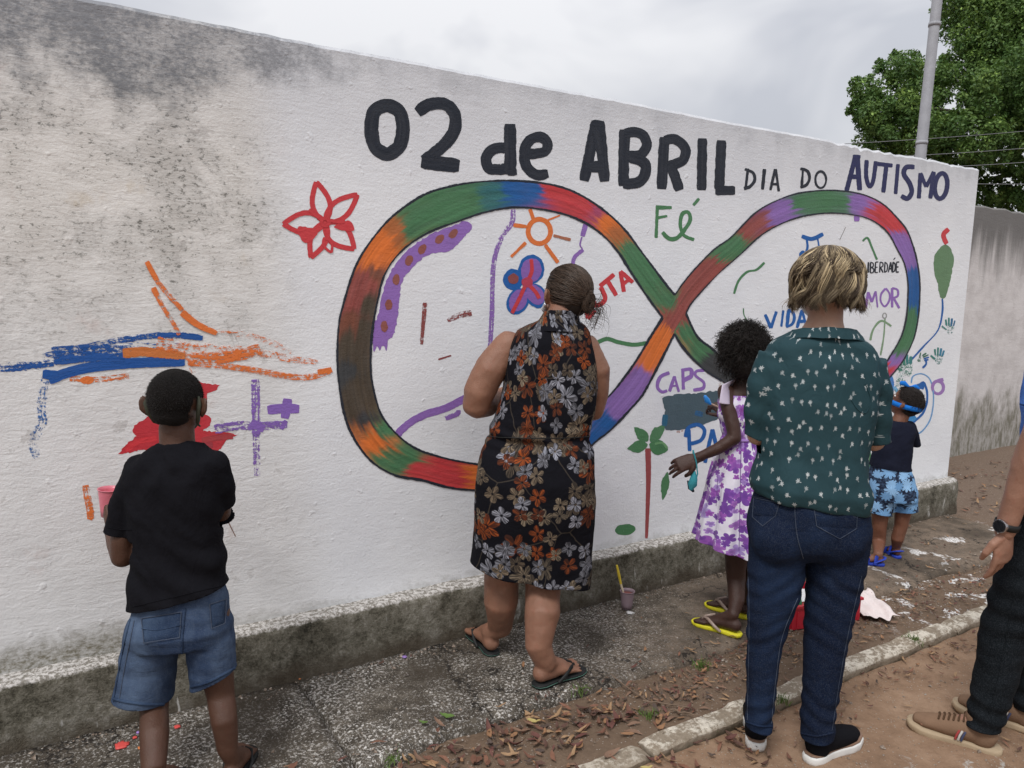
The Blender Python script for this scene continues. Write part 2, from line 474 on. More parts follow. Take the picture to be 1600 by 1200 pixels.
def mat_dirt():
    t = NT('trodden_soil')
    P = t.geo()
    x, y, z = t.sep(P)
    n0 = t.noise(P, 1.3, 5, 0.6)
    n1 = t.noise(P, 8, 6, 0.7)
    n2 = t.noise(P, 55, 5, 0.75)
    v = t.voro(P, 120)
    c = t.ramp(t.math('ADD', t.math('MULTIPLY', n1, 0.6), t.math('MULTIPLY', n0, 0.4)), [(0.28, (0.12, 0.075, 0.049)), (0.5, (0.25, 0.16, 0.103)), (0.70, (0.36, 0.245, 0.165))])
    verge = t.step(y, -1.1, -1.02)
    c = t.mix(t.math('MULTIPLY', verge, 0.78), c, t.mix(n2, (0.05, 0.035, 0.024, 1), (0.19, 0.137, 0.098, 1)))
    far = t.step(t.math('ADD', x, t.math('MULTIPLY', n0, 1.0)), 5.4, 6.3)
    c = t.mix(t.math('MULTIPLY', far, 0.75), c, t.mix(n2, (0.085, 0.063, 0.048, 1), (0.24, 0.175, 0.135, 1)))
    # bare cement showing through the soil of the lane
    cem = t.math('MULTIPLY', t.step(t.noise(P, 7.5, 6, 0.75, 0.8), 0.595, 0.65), t.math('SUBTRACT', 1.0, t.step(t.math('ADD', y, t.math('MULTIPLY', n0, .3)), -1.50, -1.25)))
    c = t.mix(t.math('MULTIPLY', cem, 0.75), c, t.mix(n2, (0.30, 0.28, 0.25, 1), (0.55, 0.54, 0.51, 1)))
    rnd = t.sep(v.outputs['Color'])[0]
    st = t.math('MULTIPLY', t.math('SUBTRACT', 1.0, t.step(v.outputs['Distance'], 0.2, 0.4)), t.step(rnd, 0.86, 0.9))
    c = t.mix(t.math('MULTIPLY', st, 0.8), c, (0.42, 0.37, 0.31, 1))
    spill = t.math('MULTIPLY', t.step(t.noise(t.mapv(P, (1, 1, 1), (7, 2, 0)), 5.5, 5, 0.7, 0.5), 0.56, 0.60), t.math('MULTIPLY', t.math('MULTIPLY', t.step(x, 3.2, 3.6), t.math('SUBTRACT', 1.0, t.step(x, 5.0, 5.5))), verge))
    c = t.mix(t.math('MULTIPLY', spill, t.step(n2, 0.38, 0.5)), c, (0.70, 0.68, 0.66, 1))
    h = t.math('ADD', t.math('MULTIPLY', n2, 0.6), t.math('ADD', n1, t.math('MULTIPLY', st, 0.3)))
    return t.done(t.bsdf(c, 0.92, t.bump(h, 0.75, 0.012), 0.15))

def mat_kerb():
    t = NT('worn_whitewashed_kerb')
    P = t.geo()
    n1 = t.noise(P, 9, 6, 0.7)
    n2 = t.noise(P, 48, 5, 0.78)
    con = t.mix(n2, (0.16, 0.125, 0.085, 1), (0.42, 0.35, 0.27, 1))
    z = t.sep(P)[2]
    m = t.math('MULTIPLY', t.step(t.math('ADD', t.math('MULTIPLY', n1, .55), t.math('MULTIPLY', n2, .5)), 0.49, 0.60), t.step(z, -0.035, -0.012))
    c = t.mix(m, con, (0.70, 0.64, 0.54, 1))
    low = t.math('SUBTRACT', 1.0, t.step(t.math('ADD', z, t.math('MULTIPLY', t.math('SUBTRACT', n1, .5), .06)), -0.055, -0.03))
    c = t.mix(t.math('MULTIPLY', low, 0.8), c, (0.06, 0.05, 0.03, 1))
    return t.done(t.bsdf(c, 0.9, t.bump(t.math('ADD', n1, n2), 0.9, 0.012), 0.2))

M_WALL = mat_wall('whitewashed_plaster', 0)
M_WALL2 = mat_wall('stained_plaster', 1)
M_LEDGE = mat_ledge()
M_PAVE = mat_pave()
M_DIRT = mat_dirt()
M_KERB = mat_kerb()

# ---- ground: one sheet out to the horizon, finer near the place
def axis(lo, hi, step, far):
    a = []
    v = lo
    while v < hi + 1e-6:
        a.append(v); v += step
    g = step; l = [lo]; r = [hi]
    while l[-1] > -far:
        g *= 1.7; l.append(l[-1] - g)
    g = step
    while r[-1] < far:
        g *= 1.7; r.append(r[-1] + g)
    return sorted(set(round(q, 5) for q in l[1:] + a + r[1:]))
def ground_z(x, y):
    near = 1.0 if (-3 < x < 12 and -5 < y < 2) else 0.3
    h = fbm(x, y, 1.3, 1.8, 3) * 0.012 + fbm(x, y, 4.0, 9, 3) * 0.004
    if y < -1.06: b = -0.050
    elif y < -1.0: b = -0.050 + (y + 1.06) / 0.06 * 0.026
    elif y < -0.70: b = -0.022
    elif x < 5.35: b = -0.035
    else: b = -0.012
    if x > 5.2 and y > -0.7: b = min(-0.012, b + 0.02)
    return b + h * near
xs = axis(-1.2, 9.6, 0.05, 500); ys = axis(-3.2, 1.2, 0.05, 500)
gv = [(x, y, ground_z(x, y)) for y in ys for x in xs]
gf = [(j * len(xs) + i, j * len(xs) + i + 1, (j + 1) * len(xs) + i + 1, (j + 1) * len(xs) + i) for j in range(len(ys) - 1) for i in range(len(xs) - 1)]
me = bpy.data.meshes.new('ground'); me.from_pydata(gv, [], gf)
tag(link('ground', me, M_DIRT), kind='structure')

# ---- pavement slabs along the ledge
pavement = tag(empty('pavement', (2, -0.4, 0)), kind='structure')
def slab(x0, x1, y0, y1, seed):
    nx, ny = max(2, int((x1 - x0) / 0.04)), 15
    org = world_loc(pavement)
    bm = bmesh.new()
    g = {}
    for j in range(ny + 1):
        for i in range(nx + 1):
            x = x0 + (x1 - x0) * i / nx; y = y0 + (y1 - y0) * j / ny
            z = fbm(x, y, seed, 3, 3) * 0.004
            if j == 0: y += fbm(x, 0, seed, 3, 4) * 0.05; z -= 0.02
            if j == 1: y += fbm(x, 0, seed, 3, 4) * 0.05 - 0.01; z -= 0.003
            if i in (0, nx): x += nz(y, seed, 0, 12) * 0.004 * (1 if i else -1); z -= 0.009
            g[i, j] = bm.verts.new((x - org.x, y - org.y, z - org.z))
    for j in range(ny):
        for i in range(nx):
            bm.faces.new((g[i, j], g[i + 1, j], g[i + 1, j + 1], g[i, j + 1]))
    edges = [e for e in bm.edges if e.is_boundary]
    ex = bmesh.ops.extrude_edge_only(bm, edges=edges)
    for v in [q for q in ex['geom'] if isinstance(q, bmesh.types.BMVert)]:
        v.co.z = -0.06 - org.z
    me = bpy.data.meshes.new('slab'); bm.to_mesh(me); bm.free()
    link('slab', me, M_PAVE, pavement)
JX = [-3.4, -1.45, 0.847, 3.12, 5.33]
for k in range(4):
    slab(JX[k] + 0.006, JX[k + 1] - 0.006, -0.69, -LEDGE_Y - 0.004, 3.7 * k + 1)

# ---- kerb stones
kerb = tag(empty('kerb', (3, -1.115, 0)), kind='structure')
def kerbstone(x0, x1, top, seed, y0=-1.088, y1=-1.0):
    n = int((x1 - x0) / 0.03) + 2
    prof = [(y0, -0.10), (y0, top - 0.012), (y0 + 0.010, top - 0.002), (y0 + 0.05, top), (y1 - 0.012, top - 0.001), (y1, top - 0.012), (y1, -0.10)]
    mb = MB(); R_ = []
    for i in range(n + 1):
        x = x0 + (x1 - x0) * i / n
        e = min(i, n - i)
        sh = 0.010 if e == 0 else 0.0
        ring = []
        for (yy, zz) in prof:
            dz = fbm(x, yy, seed, 7, 4) * 0.008 if zz > -0.05 else 0
            dy = fbm(x, zz * 3, seed + 5, 6, 4) * 0.011
            ring.append(Vector((x + nz(yy, zz, seed, 20) * 0.01 * (e == 0), yy + dy, zz + dz - (sh if zz > -0.05 else 0))))
        R_.append(ring)
    mb.rings(R_)
    mb.build('kerbstone', M_KERB, kerb, smooth=False)
for (x0_, x1_, t_, sd_) in ((-2.6, -0.9, -.03, 2), (-0.88, 0.52, -.028, 5), (0.54, 1.36, -.03, 9), (1.372, 1.70, -.022, 14), (1.71, 2.62, -.012, 17), (2.63, 3.55, -.008, 23), (3.56, 4.5, -.012, 29), (4.51, 5.6, -.008, 31), (5.61, 6.8, -.008, 37), (6.81, 8.2, -.008, 41)):
    kerbstone(x0_, x1_, t_, sd_)

# ---- painted wall with its plinth
wall = tag(empty('painted_wall', (2.4, 0.1, 0.0)), 'long whitewashed plaster wall carrying the hand painted infinity mural', 'wall')
mb = MB()
xs_ = [-3.2 + 0.03 * i for i in range(int((WALL_END + 3.2) / 0.03))] + [WALL_END]
R_ = []
for x in xs_:
    zt = WALL_TOP + fbm(x, 0, 0, 1.5, 3) * 0.006 + nz(x, 3, 0, 17) * 0.003
    if x > 3.9: zt += -abs(nz(x, 7, 0, 9)) * 0.016 - max(0, nz(x, 9, 0, 23) - 0.25) * 0.03
    e = 0.006 if x in (xs_[0], xs_[-1]) else 0
    R_.append([Vector((x, 0, 0.19)), Vector((x, 0, zt - 0.012)), Vector((x, 0.008 + e, zt)), Vector((x, 0.172, zt + 0.003)), Vector((x, 0.18, zt - 0.012)), Vector((x, 0.18, 0.19))])
mb.rings(R_)
mb.build('wall_face', M_WALL, wall, smooth=False)
mb = MB(); R_ = []
LE = 5.47
n = int((LE + 3.2) / 0.025)
for i in range(n + 1):
    x = -3.2 + (LE + 3.2) * i / n
    ye = 0.03 * max(0.0, 1 - (LE - x) / 0.05) ** 2
    ring = []
    for (yy, zz) in [(-LEDGE_Y - .012, -0.08), (-LEDGE_Y - .010, 0.0), (-LEDGE_Y - .004, 0.07), (-LEDGE_Y, 0.14), (-LEDGE_Y, 0.195), (-LEDGE_Y + 0.006, 0.212), (-LEDGE_Y + 0.02, LEDGE_Z), (-0.03, LEDGE_Z + 0.002), (0.19, LEDGE_Z + 0.003), (0.19, -0.08)]:
        d = fbm(x, zz * 2 + yy, 2, 7, 4) * 0.010 + nz(x, zz * 3, yy, 40) * 0.0025
        dz = fbm(x, yy * 4, 6, 6, 4) * 0.005 if zz > 0.19 else 0
        ring.append(Vector((x, yy + (d + ye if yy < -0.05 else 0), zz + dz)))
    R_.append(ring)
mb.rings(R_)
mb.build('plinth', M_LEDGE, wall)

# ---- farther wall, set back
w2 = tag(empty('boundary_wall', (10, 1.0, 0)), 'older grey stained wall set back beyond the end of the mural wall', 'wall')
mb = MB(); R_ = []
for i in range(140):
    x = 4.2 + 0.12 * i
    zt = 2.26 + fbm(x, 0, 5, 2, 4) * 0.02 - max(0, nz(x, 1, 0, 5) - 0.3) * 0.05
    R_.append([Vector((x, 0.93, -0.2)), Vector((x, 0.93, zt - 0.015)), Vector((x, 0.945, zt)), Vector((x, 1.09, zt)), Vector((x, 1.10, -0.2))])
mb.rings(R_)
mb.build('wall_face', M_WALL2, w2, smooth=False)

# ---- lamp post and wires behind the wall
M_GALV = plain('weathered_steel', (0.33, 0.335, 0.36, 1), 0.55, 0.4, 0.25, 9, 0.3, 0.0)
M_WIRE = plain('grey_wire', (0.20, 0.20, 0.21, 1), 0.6)
post = tag(empty('lamp_post', (9.0, 2.45, 0)), 'tall thin grey steel post rising behind the wall in front of the tree', 'post')
mb = MB()
base = Vector((8.78, 2.43, -0.1)); topp = Vector((9.28, 2.62, 6.9))
mb.tube([base.lerp(topp, k / 8) for k in range(9)], [0.070 - 0.0025 * k for k in range(9)], 20, round_end=False)
mb.build('shaft', M_GALV, post)
for f in (0.47, 0.66):
    mb = MB(); c = base.lerp(topp, f); dd = (topp - base).normalized()
    mb.tube([c - dd * 0.02, c + dd * 0.02], [0.066, 0.066], 20, round_end=False)
    mb.build('clamp_band', M_GALV, post)
mb = MB()
mb.tube([topp, topp + Vector((-0.05, -0.1, 0.3)), topp + Vector((-0.3, -0.5, 0.5)), topp + Vector((-0.6, -1.0, 0.52))], [0.06, 0.05, 0.04, 0.035], 12)
mb.build('lamp_arm', M_GALV, post)
mb = MB(); mb.ell(topp + Vector((-0.7, -1.2, 0.5)), 0.12, 0.26, 0.06, Matrix.Rotation(-0.5, 3, 'Z'))
mb.build('lamp_head', M_GALV, post)
wl = [((1230, 229), (1800, 184), 'topmost thin wire crossing in front of the tree above the wall end'), ((1330, 247), (1800, 211), 'second thin wire from the top crossing in front of the tree'),
      ((1440, 262), (1800, 231), 'third thin wire from the top crossing in front of the tree'), ((1480, 286), (1800, 277), 'lowest thin wire crossing in front of the tree above the stained wall')]
for a, b, lab in wl:
    A = at(a[0], a[1], 10.2); B = at(b[0], b[1], 12.5)
    mb = MB()
    pts = []
    for k in range(17):
        f = k / 16
        p = A.lerp(B, f); p.z -= 0.05 * 4 * f * (1 - f)
        pts.append(p)
    mb.tube(pts, [0.0042] * 17, 6)
    tag(mb.build('wire', M_WIRE), lab, 'wire', 'wires above the wall')

# ---- tree beyond the wall
def mat_leaf(name, dark, lightc):
    t = NT(name)
    r = t.attr('rnd', 'Fac')
    c = t.ramp(r, [(0.0, dark), (0.65, tuple(0.6 * a + 0.4 * b for a, b in zip(dark, lightc))), (0.93, lightc), (1.0, tuple(min(1, v * 1.5) for v in lightc))])
    b = t.bsdf(c, 0.5, None, 0.35)
    tr = t.n('BsdfTranslucent'); t.set(tr.inputs['Color'], t.mix(0.4, c, (0.12, 0.19, 0.03, 1)))
    mx = t.n('MixShader'); mx.inputs[0].default_value = 0.28
    t.t.links.new(b, mx.inputs[1]); t.t.links.new(tr.outputs[0], mx.inputs[2])
    return t.done(mx.outputs[0])
M_LEAF = mat_leaf('tree_leaf', (0.055, 0.125, 0.033), (0.24, 0.36, 0.085))
M_BARK = plain('bark', (0.075, 0.06, 0.05, 1), 0.9, 0.1, 0.4, 8, 0.8)
tree_base = at(1700, 420, 17.0); tree_base.z = -0.05
tree = tag(empty('broadleaf_tree', tree_base), 'large dense dark green tree rising behind the stained wall at the right', 'tree')
clumps = [(1402, 150, 15.0, 62), (1368, 185, 14.8, 42), (1432, 200, 15.2, 68), (1376, 228, 15.1, 40), (1445, 135, 15.6, 52), (1352, 140, 15.1, 24), (1392, 108, 15.2, 26), (1345, 170, 15.0, 20),
          (1540, 40, 15.5, 75), (1602, 60, 15.0, 88), (1508, 105, 15.8, 50), (1560, 140, 14.6, 66), (1625, 160, 14.5, 76), (1520, 205, 14.5, 52), (1575, 225, 14.7, 40), (1480, 228, 15.0, 42),
          (1560, -40, 15.5, 85), (1660, -30, 15.5, 105), (1700, 90, 15.0, 105), (1745, 190, 15.0, 80), (1640, 262, 15.0, 42), (1506, 18, 16.2, 42), (1604, 296, 15.2, 34), (1560, 303, 15.8, 30), (1500, 270, 16.2, 30), (1535, 262, 15.8, 26), (1590, 258, 15.6, 30), (1520, 300, 16.0, 26), (1580, 312, 15.6, 28), (1622, 300, 15.4, 34), (1420, 240, 15.6, 34), (1470, 262, 15.8, 30),
          (1600, -130, 16.0, 95), (1720, -150, 15.5, 120), (1820, -40, 15.0, 120), (1850, 100, 15.5, 110), (1800, 230, 16.0, 80), (1650, 60, 17.5, 120), (1560, 120, 17.2, 60), (1760, 40, 18.0, 130), (1700, -80, 18, 120), (1890, 180, 17, 90)]
LV, LF, LR = [], [], []
rl = random.Random(3)
for (px, py, dep, rp) in clumps:
    c = at(px, py, dep); R0 = rp / FPX * dep
    subs = [(c, R0 * 0.62)]
    for _ in range(int(12 + rp * 0.26)):
        d = Vector((rl.gauss(0, 1), rl.gauss(0, 1), rl.gauss(0, 1))).normalized()
        subs.append((c + d * R0 * rl.uniform(0.55, 1.02), R0 * rl.uniform(0.14, 0.34)))
    for (sc_, sr) in subs:
        tone = rl.uniform(-0.26, 0.26)
        cnt = int(820 * (sr / 0.42) ** 2) + 40
        if px > 1690 or py < -60: cnt = int(cnt * 0.4)
        for _ in range(cnt):
            d = Vector((rl.gauss(0, 1), rl.gauss(0, 1), rl.gauss(0, 1))).normalized()
            p = sc_ + d * sr * (rl.uniform(0.5, 1.18) ** 0.7)
            nrm = (d * 0.6 + Vector((rl.gauss(0, .6), rl.gauss(0, .6), rl.gauss(0.35, .5)))).normalized()
            a = nrm.cross(Vector((rl.gauss(0, 1), rl.gauss(0, 1), rl.gauss(0, 1)))).normalized()
            b = nrm.cross(a)
            L = rl.uniform(0.022, 0.048); W = L * rl.uniform(0.42, 0.62)
            k = len(LV)
            LV += [p - a * L, p + b * W - a * L * 0.1, p + a * L - nrm * L * 0.25, p - b * W - a * L * 0.1]
            LF.append((k, k + 1, k + 2, k + 3))
            LR.append(min(1, max(0, 0.42 + tone + rl.gauss(0, 0.17) + d.z * 0.10)))
me = bpy.data.meshes.new('crown')
me.from_pydata([p - tree_base for p in LV], [], LF)
atr = me.attributes.new('rnd', 'FLOAT', 'POINT')
atr.data.foreach_set('value', [r for r in LR for _ in range(4)])
link('crown', me, M_LEAF, tree, smooth=False)
mb = MB()
fork = at(1690, 260, 16.4)
mb.tube([tree_base, tree_base.lerp(fork, 0.5) + Vector((0.1, 0, 0)), fork], [0.34, 0.27, 0.22], 14)
mb.build('trunk', M_BARK, tree)
for (px, py, dep) in [(1400, 160, 15.1), (1440, 190, 15.3), (1545, 60, 15.6), (1560, 140, 15.0), (1625, 150, 14.9), (1520, 210, 14.9), (1660, -30, 15.6), (1700, 90, 15.2), (1800, 60, 15.6), (1590, 270, 15.3), (1510, 290, 15.9), (1570, 255, 15.5), (1720, -140, 15.7)]:
    e = at(px, py, dep); mb = MB()
    m1 = fork.lerp(e, 0.4) + Vector((rl.gauss(0, .15), rl.gauss(0, .15), 0.12)); m2 = fork.lerp(e, 0.75) + Vector((rl.gauss(0, .12), rl.gauss(0, .12), 0.08))
    mb.tube([fork, m1, m2, e], [0.12, 0.075, 0.045, 0.02], 8)
    mb.build('limb', M_BARK, tree)
# ================================================================== MURAL (paint on the wall, a millimetre or two proud of it)
def mat_paint():
    t = NT('brushed_wall_paint')
    c = t.attr('Col', 'Color')
    suv = t.attr('suv')
    dry = t.attr('dry', 'Fac')
    P = t.geo()
    u, v, w = t.sep(suv)
    streak = t.noise(t.mapv(suv, (9, 3.2, 1)), 1.0, 5, 0.7)
    grain = t.noise(t.mapv(P, (1, 1, 1.3)), 75, 5, 0.75)
    ripple = t.noise(t.mapv(P, (13, 13, 46), (0, 0, 0), (0, 0.10, 0)), 1.0, 3, 0.65, 0.6)
    m = t.math('ADD', t.math('MULTIPLY', streak, 0.35), t.math('ADD', t.math('MULTIPLY', grain, 0.45), t.math('MULTIPLY', ripple, 0.2)))
    av = t.math('ABSOLUTE', v)
    edge = t.math('MULTIPLY', t.step(av, 0.72, 1.0), t.math('ADD', 0.03, t.math('MULTIPLY', dry, 0.3)))
    thr = t.math('ADD', t.math('ADD', 0.31, t.math('MULTIPLY', dry, 0.40)), edge)
    alpha = t.step(t.math('SUBTRACT', m, thr), -0.03, 0.035)
    tone = t.noise(t.mapv(suv, (5, 2.4, 1)), 1.0, 4, 0.7)
    cc = t.mix(t.math('MULTIPLY', t.step(tone, 0.35, 0.75), 0.16), c, t.mix(0.16, c, (0.75, 0.74, 0.76, 1)))
    cc = t.mix(t.math('MULTIPLY', t.step(t.noise(P, 9, 5, .6), 0.5, 0.75), 0.22), cc, t.mix(0.6, cc, (0.0, 0.0, 0.0, 1)))
    fine = t.noise(P, 110, 3, 0.6)
    mid = t.noise(P, 5.5, 6, 0.65)
    h = t.math('ADD', t.math('MULTIPLY', ripple, 0.13), t.math('ADD', t.math('MULTIPLY', fine, 0.12), t.math('ADD', t.math('MULTIPLY', mid, 0.35), t.math('MULTIPLY', streak, 0.10))))
    b = t.bsdf(cc, 0.6, t.bump(h, 0.66, 0.016), 0.3)
    tr = t.n('BsdfTransparent')
    mx = t.n('MixShader')
    t.t.links.new(alpha, mx.inputs[0]); t.t.links.new(tr.outputs[0], mx.inputs[1]); t.t.links.new(b, mx.inputs[2])
    return t.done(mx.outputs[0])
M_PAINT = mat_paint()

C_ = {'black': rgb(33, 39, 50), 'navy': rgb(40, 44, 88), 'red': rgb(204, 62, 68), 'green': rgb(76, 128, 86), 'orange': rgb(226, 120, 58), 'purple': rgb(146, 108, 184),
      'blue': rgb(28, 96, 170), 'brown': rgb(142, 74, 72), 'dot': rgb(146, 86, 78), 'teal': rgb(60, 130, 124), 'slate': rgb(74, 94, 104), 'rust': rgb(178, 112, 84), 'paleblue': rgb(110, 160, 208),
      'grey': rgb(120, 116, 112), 'trunk': rgb(156, 74, 76), 'darkgreen': rgb(60, 108, 72), 'lime': rgb(110, 160, 110)}
def K(ox, oy, s=0.35):
    return lambda *pts: [(ox + x * s, oy + y * s) for (x, y) in pts]
k1, k2, k3, k4, k5, k6 = K(0, 0), K(520, 120), K(1000, 180), K(0, 380), K(500, 400), K(960, 480)
kt = K(1320, 580, 180 / 675)
KW = 0.35
def spline(pts, step=3.0, closed=False):
    if len(pts) == 2:
        a, b = pts
        n = max(2, int(math.dist(a, b) / step))
        return [(a[0] + (b[0] - a[0]) * i / n, a[1] + (b[1] - a[1]) * i / n) for i in range(n + 1)]
    out = []
    m = len(pts)
    segs = m if closed else m - 1
    g = (lambda i: pts[i % m]) if closed else (lambda i: pts[min(max(i, 0), m - 1)])
    for i in range(segs):
        p0, p1, p2, p3 = g(i - 1), g(i), g(i + 1), g(i + 2)
        n = max(2, int(math.dist(p1, p2) / step))
        for k in range(n):
            t = k / n
            out.append(tuple(0.5 * ((2 * p1[a]) + (-p0[a] + p2[a]) * t + (2 * p0[a] - 5 * p1[a] + 4 * p2[a] - p3[a]) * t * t + (-p0[a] + 3 * p1[a] - 3 * p2[a] + p3[a]) * t ** 3) for a in (0, 1)))
    out.append(out[0] if closed else pts[-1])
    return out
class Paint:
    seq = 0
    def __init__(s):
        s.v = []; s.f = []; s.c = []; s.uv = []; s.d = []
        s.lay = 0.0006
    def off(s):
        s.lay += 0.00014
        return s.lay
    def put(s, x, y, off, col, uv, d):
        s.v.append(on_wall(x, y, off)); s.c.append(col); s.uv.append(uv); s.d.append(d)
        return len(s.v) - 1
    def stroke(s, pts, w, col, dry=0.0, closed=False, w2=None, rag=0.10, across=4):
        """w in picture pixels at the stroke, both sides laid onto the wall plane"""
        Paint.seq += 1
        sd = Paint.seq * 3.17
        off = s.off()
        P = spline(pts, max(2.0, w * 0.25) if w < 16 else 3.5, closed)
        L = 0.0; prev = None
        rows = []
        n = len(P)
        for i, p in enumerate(P):
            a = P[i - 1] if i else (P[-2] if closed else p)
            b = P[i + 1] if i < n - 1 else (P[1] if closed else p)
            tx, ty = b[0] - a[0], b[1] - a[1]
            l = math.hypot(tx, ty) or 1
            nx, ny = -ty / l, tx / l
            if prev: L += math.dist(p, prev)
            prev = p
            f = i / (n - 1)
            ww = (w if w2 is None else w + (w2 - w) * f) / 2
            if not closed:
                e = min(i, n - 1 - i) * (math.dist(P[0], P[1]) if n > 1 else 1)
                ww *= 0.80 + 0.20 * min(1, e / (w * 0.3 + .1))
            if w < 6: ww *= 1 + .5 * nz(L * .02, sd, 21) + .25 * nz(L * .07, sd, 25)
            wl = ww * (1 + rag * nz(L * 0.09 / max(.4, w / 20), sd, 0, 1.0) + rag * 0.6 * nz(L * 0.4, sd, 4))
            wr = ww * (1 + rag * nz(L * 0.09 / max(.4, w / 20), sd, 9, 1.0) + rag * 0.6 * nz(L * 0.4, sd, 13))
            row = []
            for k in range(across + 1):
                q = -1 + 2 * k / across
                o = q * (wl if q < 0 else wr)
                row.append(s.put(p[0] + nx * o, p[1] + ny * o, off + 0.00012 * f, col, (L * 0.0026 + sd, q, sd), dry))
            rows.append(row)
        for i in range(len(rows) - 1):
            for k in range(across):
                s.f.append((rows[i][k], rows[i][k + 1], rows[i + 1][k + 1], rows[i + 1][k]))
    def fill(s, pts, col, dry=0.0, rag=1.5, smooth=True):
        Paint.seq += 1
        sd = Paint.seq * 3.17
        off = s.off()
        P = spline(pts, 3.0, True)[:-1] if smooth else [q for i in range(len(pts)) for q in spline([pts[i], pts[(i + 1) % len(pts)]], 3.0)[:-1]]
        P = [(x + rag * nz(x * .22, y * .22, sd), y + rag * nz(x * .22, y * .22, sd + 7)) for x, y in P]
        cx = sum(p[0] for p in P) / len(P); cy = sum(p[1] for p in P) / len(P)
        idx = [s.put(x, y, off, col, (x * 0.0026, 0.9, sd), dry) for x, y in P]
        from mathutils.geometry import tessellate_polygon
        tris = tessellate_polygon([[Vector((x, y, 0)) for x, y in P]])
        for t in tris: s.f.append(tuple(idx[i] for i in t))
        for i in range(len(idx)):
            pass
    def ellipse(s, c, rx, ry, col, dry=0.0, rot=0.0, rag=1.2):
        s.fill([(c[0] + rx * math.cos(a) * math.cos(rot) - ry * math.sin(a) * math.sin(rot), c[1] + rx * math.cos(a) * math.sin(rot) + ry * math.sin(a) * math.cos(rot)) for a in [2 * math.pi * i / 14 for i in range(14)]], col, dry, rag)
    def ring(s, c, rx, ry, w, col, dry=0.0, rot=0.0):
        s.stroke([(c[0] + rx * math.cos(a) * math.cos(rot) - ry * math.sin(a) * math.sin(rot), c[1] + rx * math.cos(a) * math.sin(rot) + ry * math.sin(a) * math.cos(rot)) for a in [2 * math.pi * i / 12 for i in range(12)]], w, col, dry, True)
    def leaf(s, a, b, w, col, dry=0.0, outline=None, bend=0.0):
        ux, uy = b[0] - a[0], b[1] - a[1]
        l = math.hypot(ux, uy); nx, ny = -uy / l, ux / l
        L_ = []; R_ = []
        for i in range(9):
            f = i / 8; h = math.sin(math.pi * f ** 0.85) * w / 2
            bx = a[0] + ux * f + nx * bend * math.sin(math.pi * f); by = a[1] + uy * f + ny * bend * math.sin(math.pi * f)
            L_.append((bx + nx * h, by + ny * h)); R_.append((bx - nx * h, by - ny * h))
        if outline: s.stroke(L_, outline, col, dry); s.stroke(R_, outline, col, dry)
        else: s.fill(L_ + R_[-2:0:-1], col, dry)
    def build(s, name, parent):
        org = world_loc(parent)
        me = bpy.data.meshes.new(name)
        me.from_pydata([p - org for p in s.v], [], s.f)
        ca = me.attributes.new('Col', 'FLOAT_COLOR', 'POINT')
        ca.data.foreach_set('color', [x for c in s.c for x in c])
        ua = me.attributes.new('suv', 'FLOAT_VECTOR', 'POINT')
        ua.data.foreach_set('vector', [x for c in s.uv for x in c])
        da = me.attributes.new('dry', 'FLOAT', 'POINT')
        da.data.foreach_set('value', s.d)
        bm = bmesh.new(); bm.from_mesh(me)
        for f in bm.faces:
            f.normal_update()
            if f.normal.y > 0: f.normal_flip()
        bm.to_mesh(me); bm.free()
        return link(name, me, M_PAINT, parent, smooth=False)

# ---- the infinity band
def band(sections, keys, parent):
    pa = Paint(); ACR = 22
    edges_o, edges_i = [], []
    sd = 1.0
    Lt = 0.0
    for (A, B, lay) in sections:
        off = 0.0016
        SA = spline(A, 2.5); SB = spline(B, 2.5)
        def resample(S, n):
            cum = [0]
            for i in range(1, len(S)): cum.append(cum[-1] + math.dist(S[i], S[i - 1]))
            out = []; j = 0
            for i in range(n):
                d = cum[-1] * i / (n - 1)
                while j < len(S) - 2 and cum[j + 1] < d: j += 1
                f = (d - cum[j]) / max(1e-6, cum[j + 1] - cum[j])
                out.append((S[j][0] + (S[j + 1][0] - S[j][0]) * f, S[j][1] + (S[j + 1][1] - S[j][1]) * f))
            return out
        n = max(len(SA), len(SB))
        RA, RB = resample(SA, n), resample(SB, n)
        rows = []
        for i in range(n):
            row = []
            if i: Lt += math.dist(RA[i], RA[i - 1])
            for k in range(ACR + 1):
                f = k / ACR
                x = RA[i][0] * (1 - f) + RB[i][0] * f; y = RA[i][1] * (1 - f) + RB[i][1] * f
                qx = x + 10 * nz(x * .03, y * .03, 1) + 12 * nz(Lt * 0.006, f * 8, 5) + 10 * nz(Lt * .008, f * 24, 8)
                qy = y + 10 * nz(x * .03, y * .03, 3) + 12 * nz(Lt * 0.006, f * 8, 15) + 10 * nz(Lt * .008, f * 24, 18)
                ws = [(1.0 / (((qx - kx) ** 2 + (qy - ky) ** 2) + 12.0) ** 2.4, c) for (kx, ky, c) in keys]
                tot = sum(w for w, c in ws)
                col = tuple(sum(w * c[a] for w, c in ws) / tot for a in range(3)) + (1.0,)
                m = 0.98 + 0.22 * nz(Lt * 0.006, f * 9, 30) + 0.26 * nz(Lt * 0.010, f * 24, 40)
                col = tuple(min(0.86, v * m) for v in col[:3]) + (1.0,)
                row.append(pa.put(x, y, off, col, (Lt * 0.0026, -0.7 + 1.4 * f, 0), 0.0))
            rows.append(row)
        for i in range(n - 1):
            for k in range(ACR): pa.f.append((rows[i][k], rows[i][k + 1], rows[i + 1][k + 1], rows[i + 1][k]))
    return pa.build('colour_band', parent)
Gn, Bl, Rd, Or, Pu = rgb(74, 122, 84), rgb(30, 92, 158), rgb(198, 62, 66), rgb(224, 118, 52), rgb(142, 108, 178)
Br, Dk, RB_, DG, OB, TG = rgb(122, 74, 58), rgb(78, 68, 56), rgb(148, 76, 70), rgb(60, 62, 64), rgb(176, 104, 58), rgb(54, 110, 110)
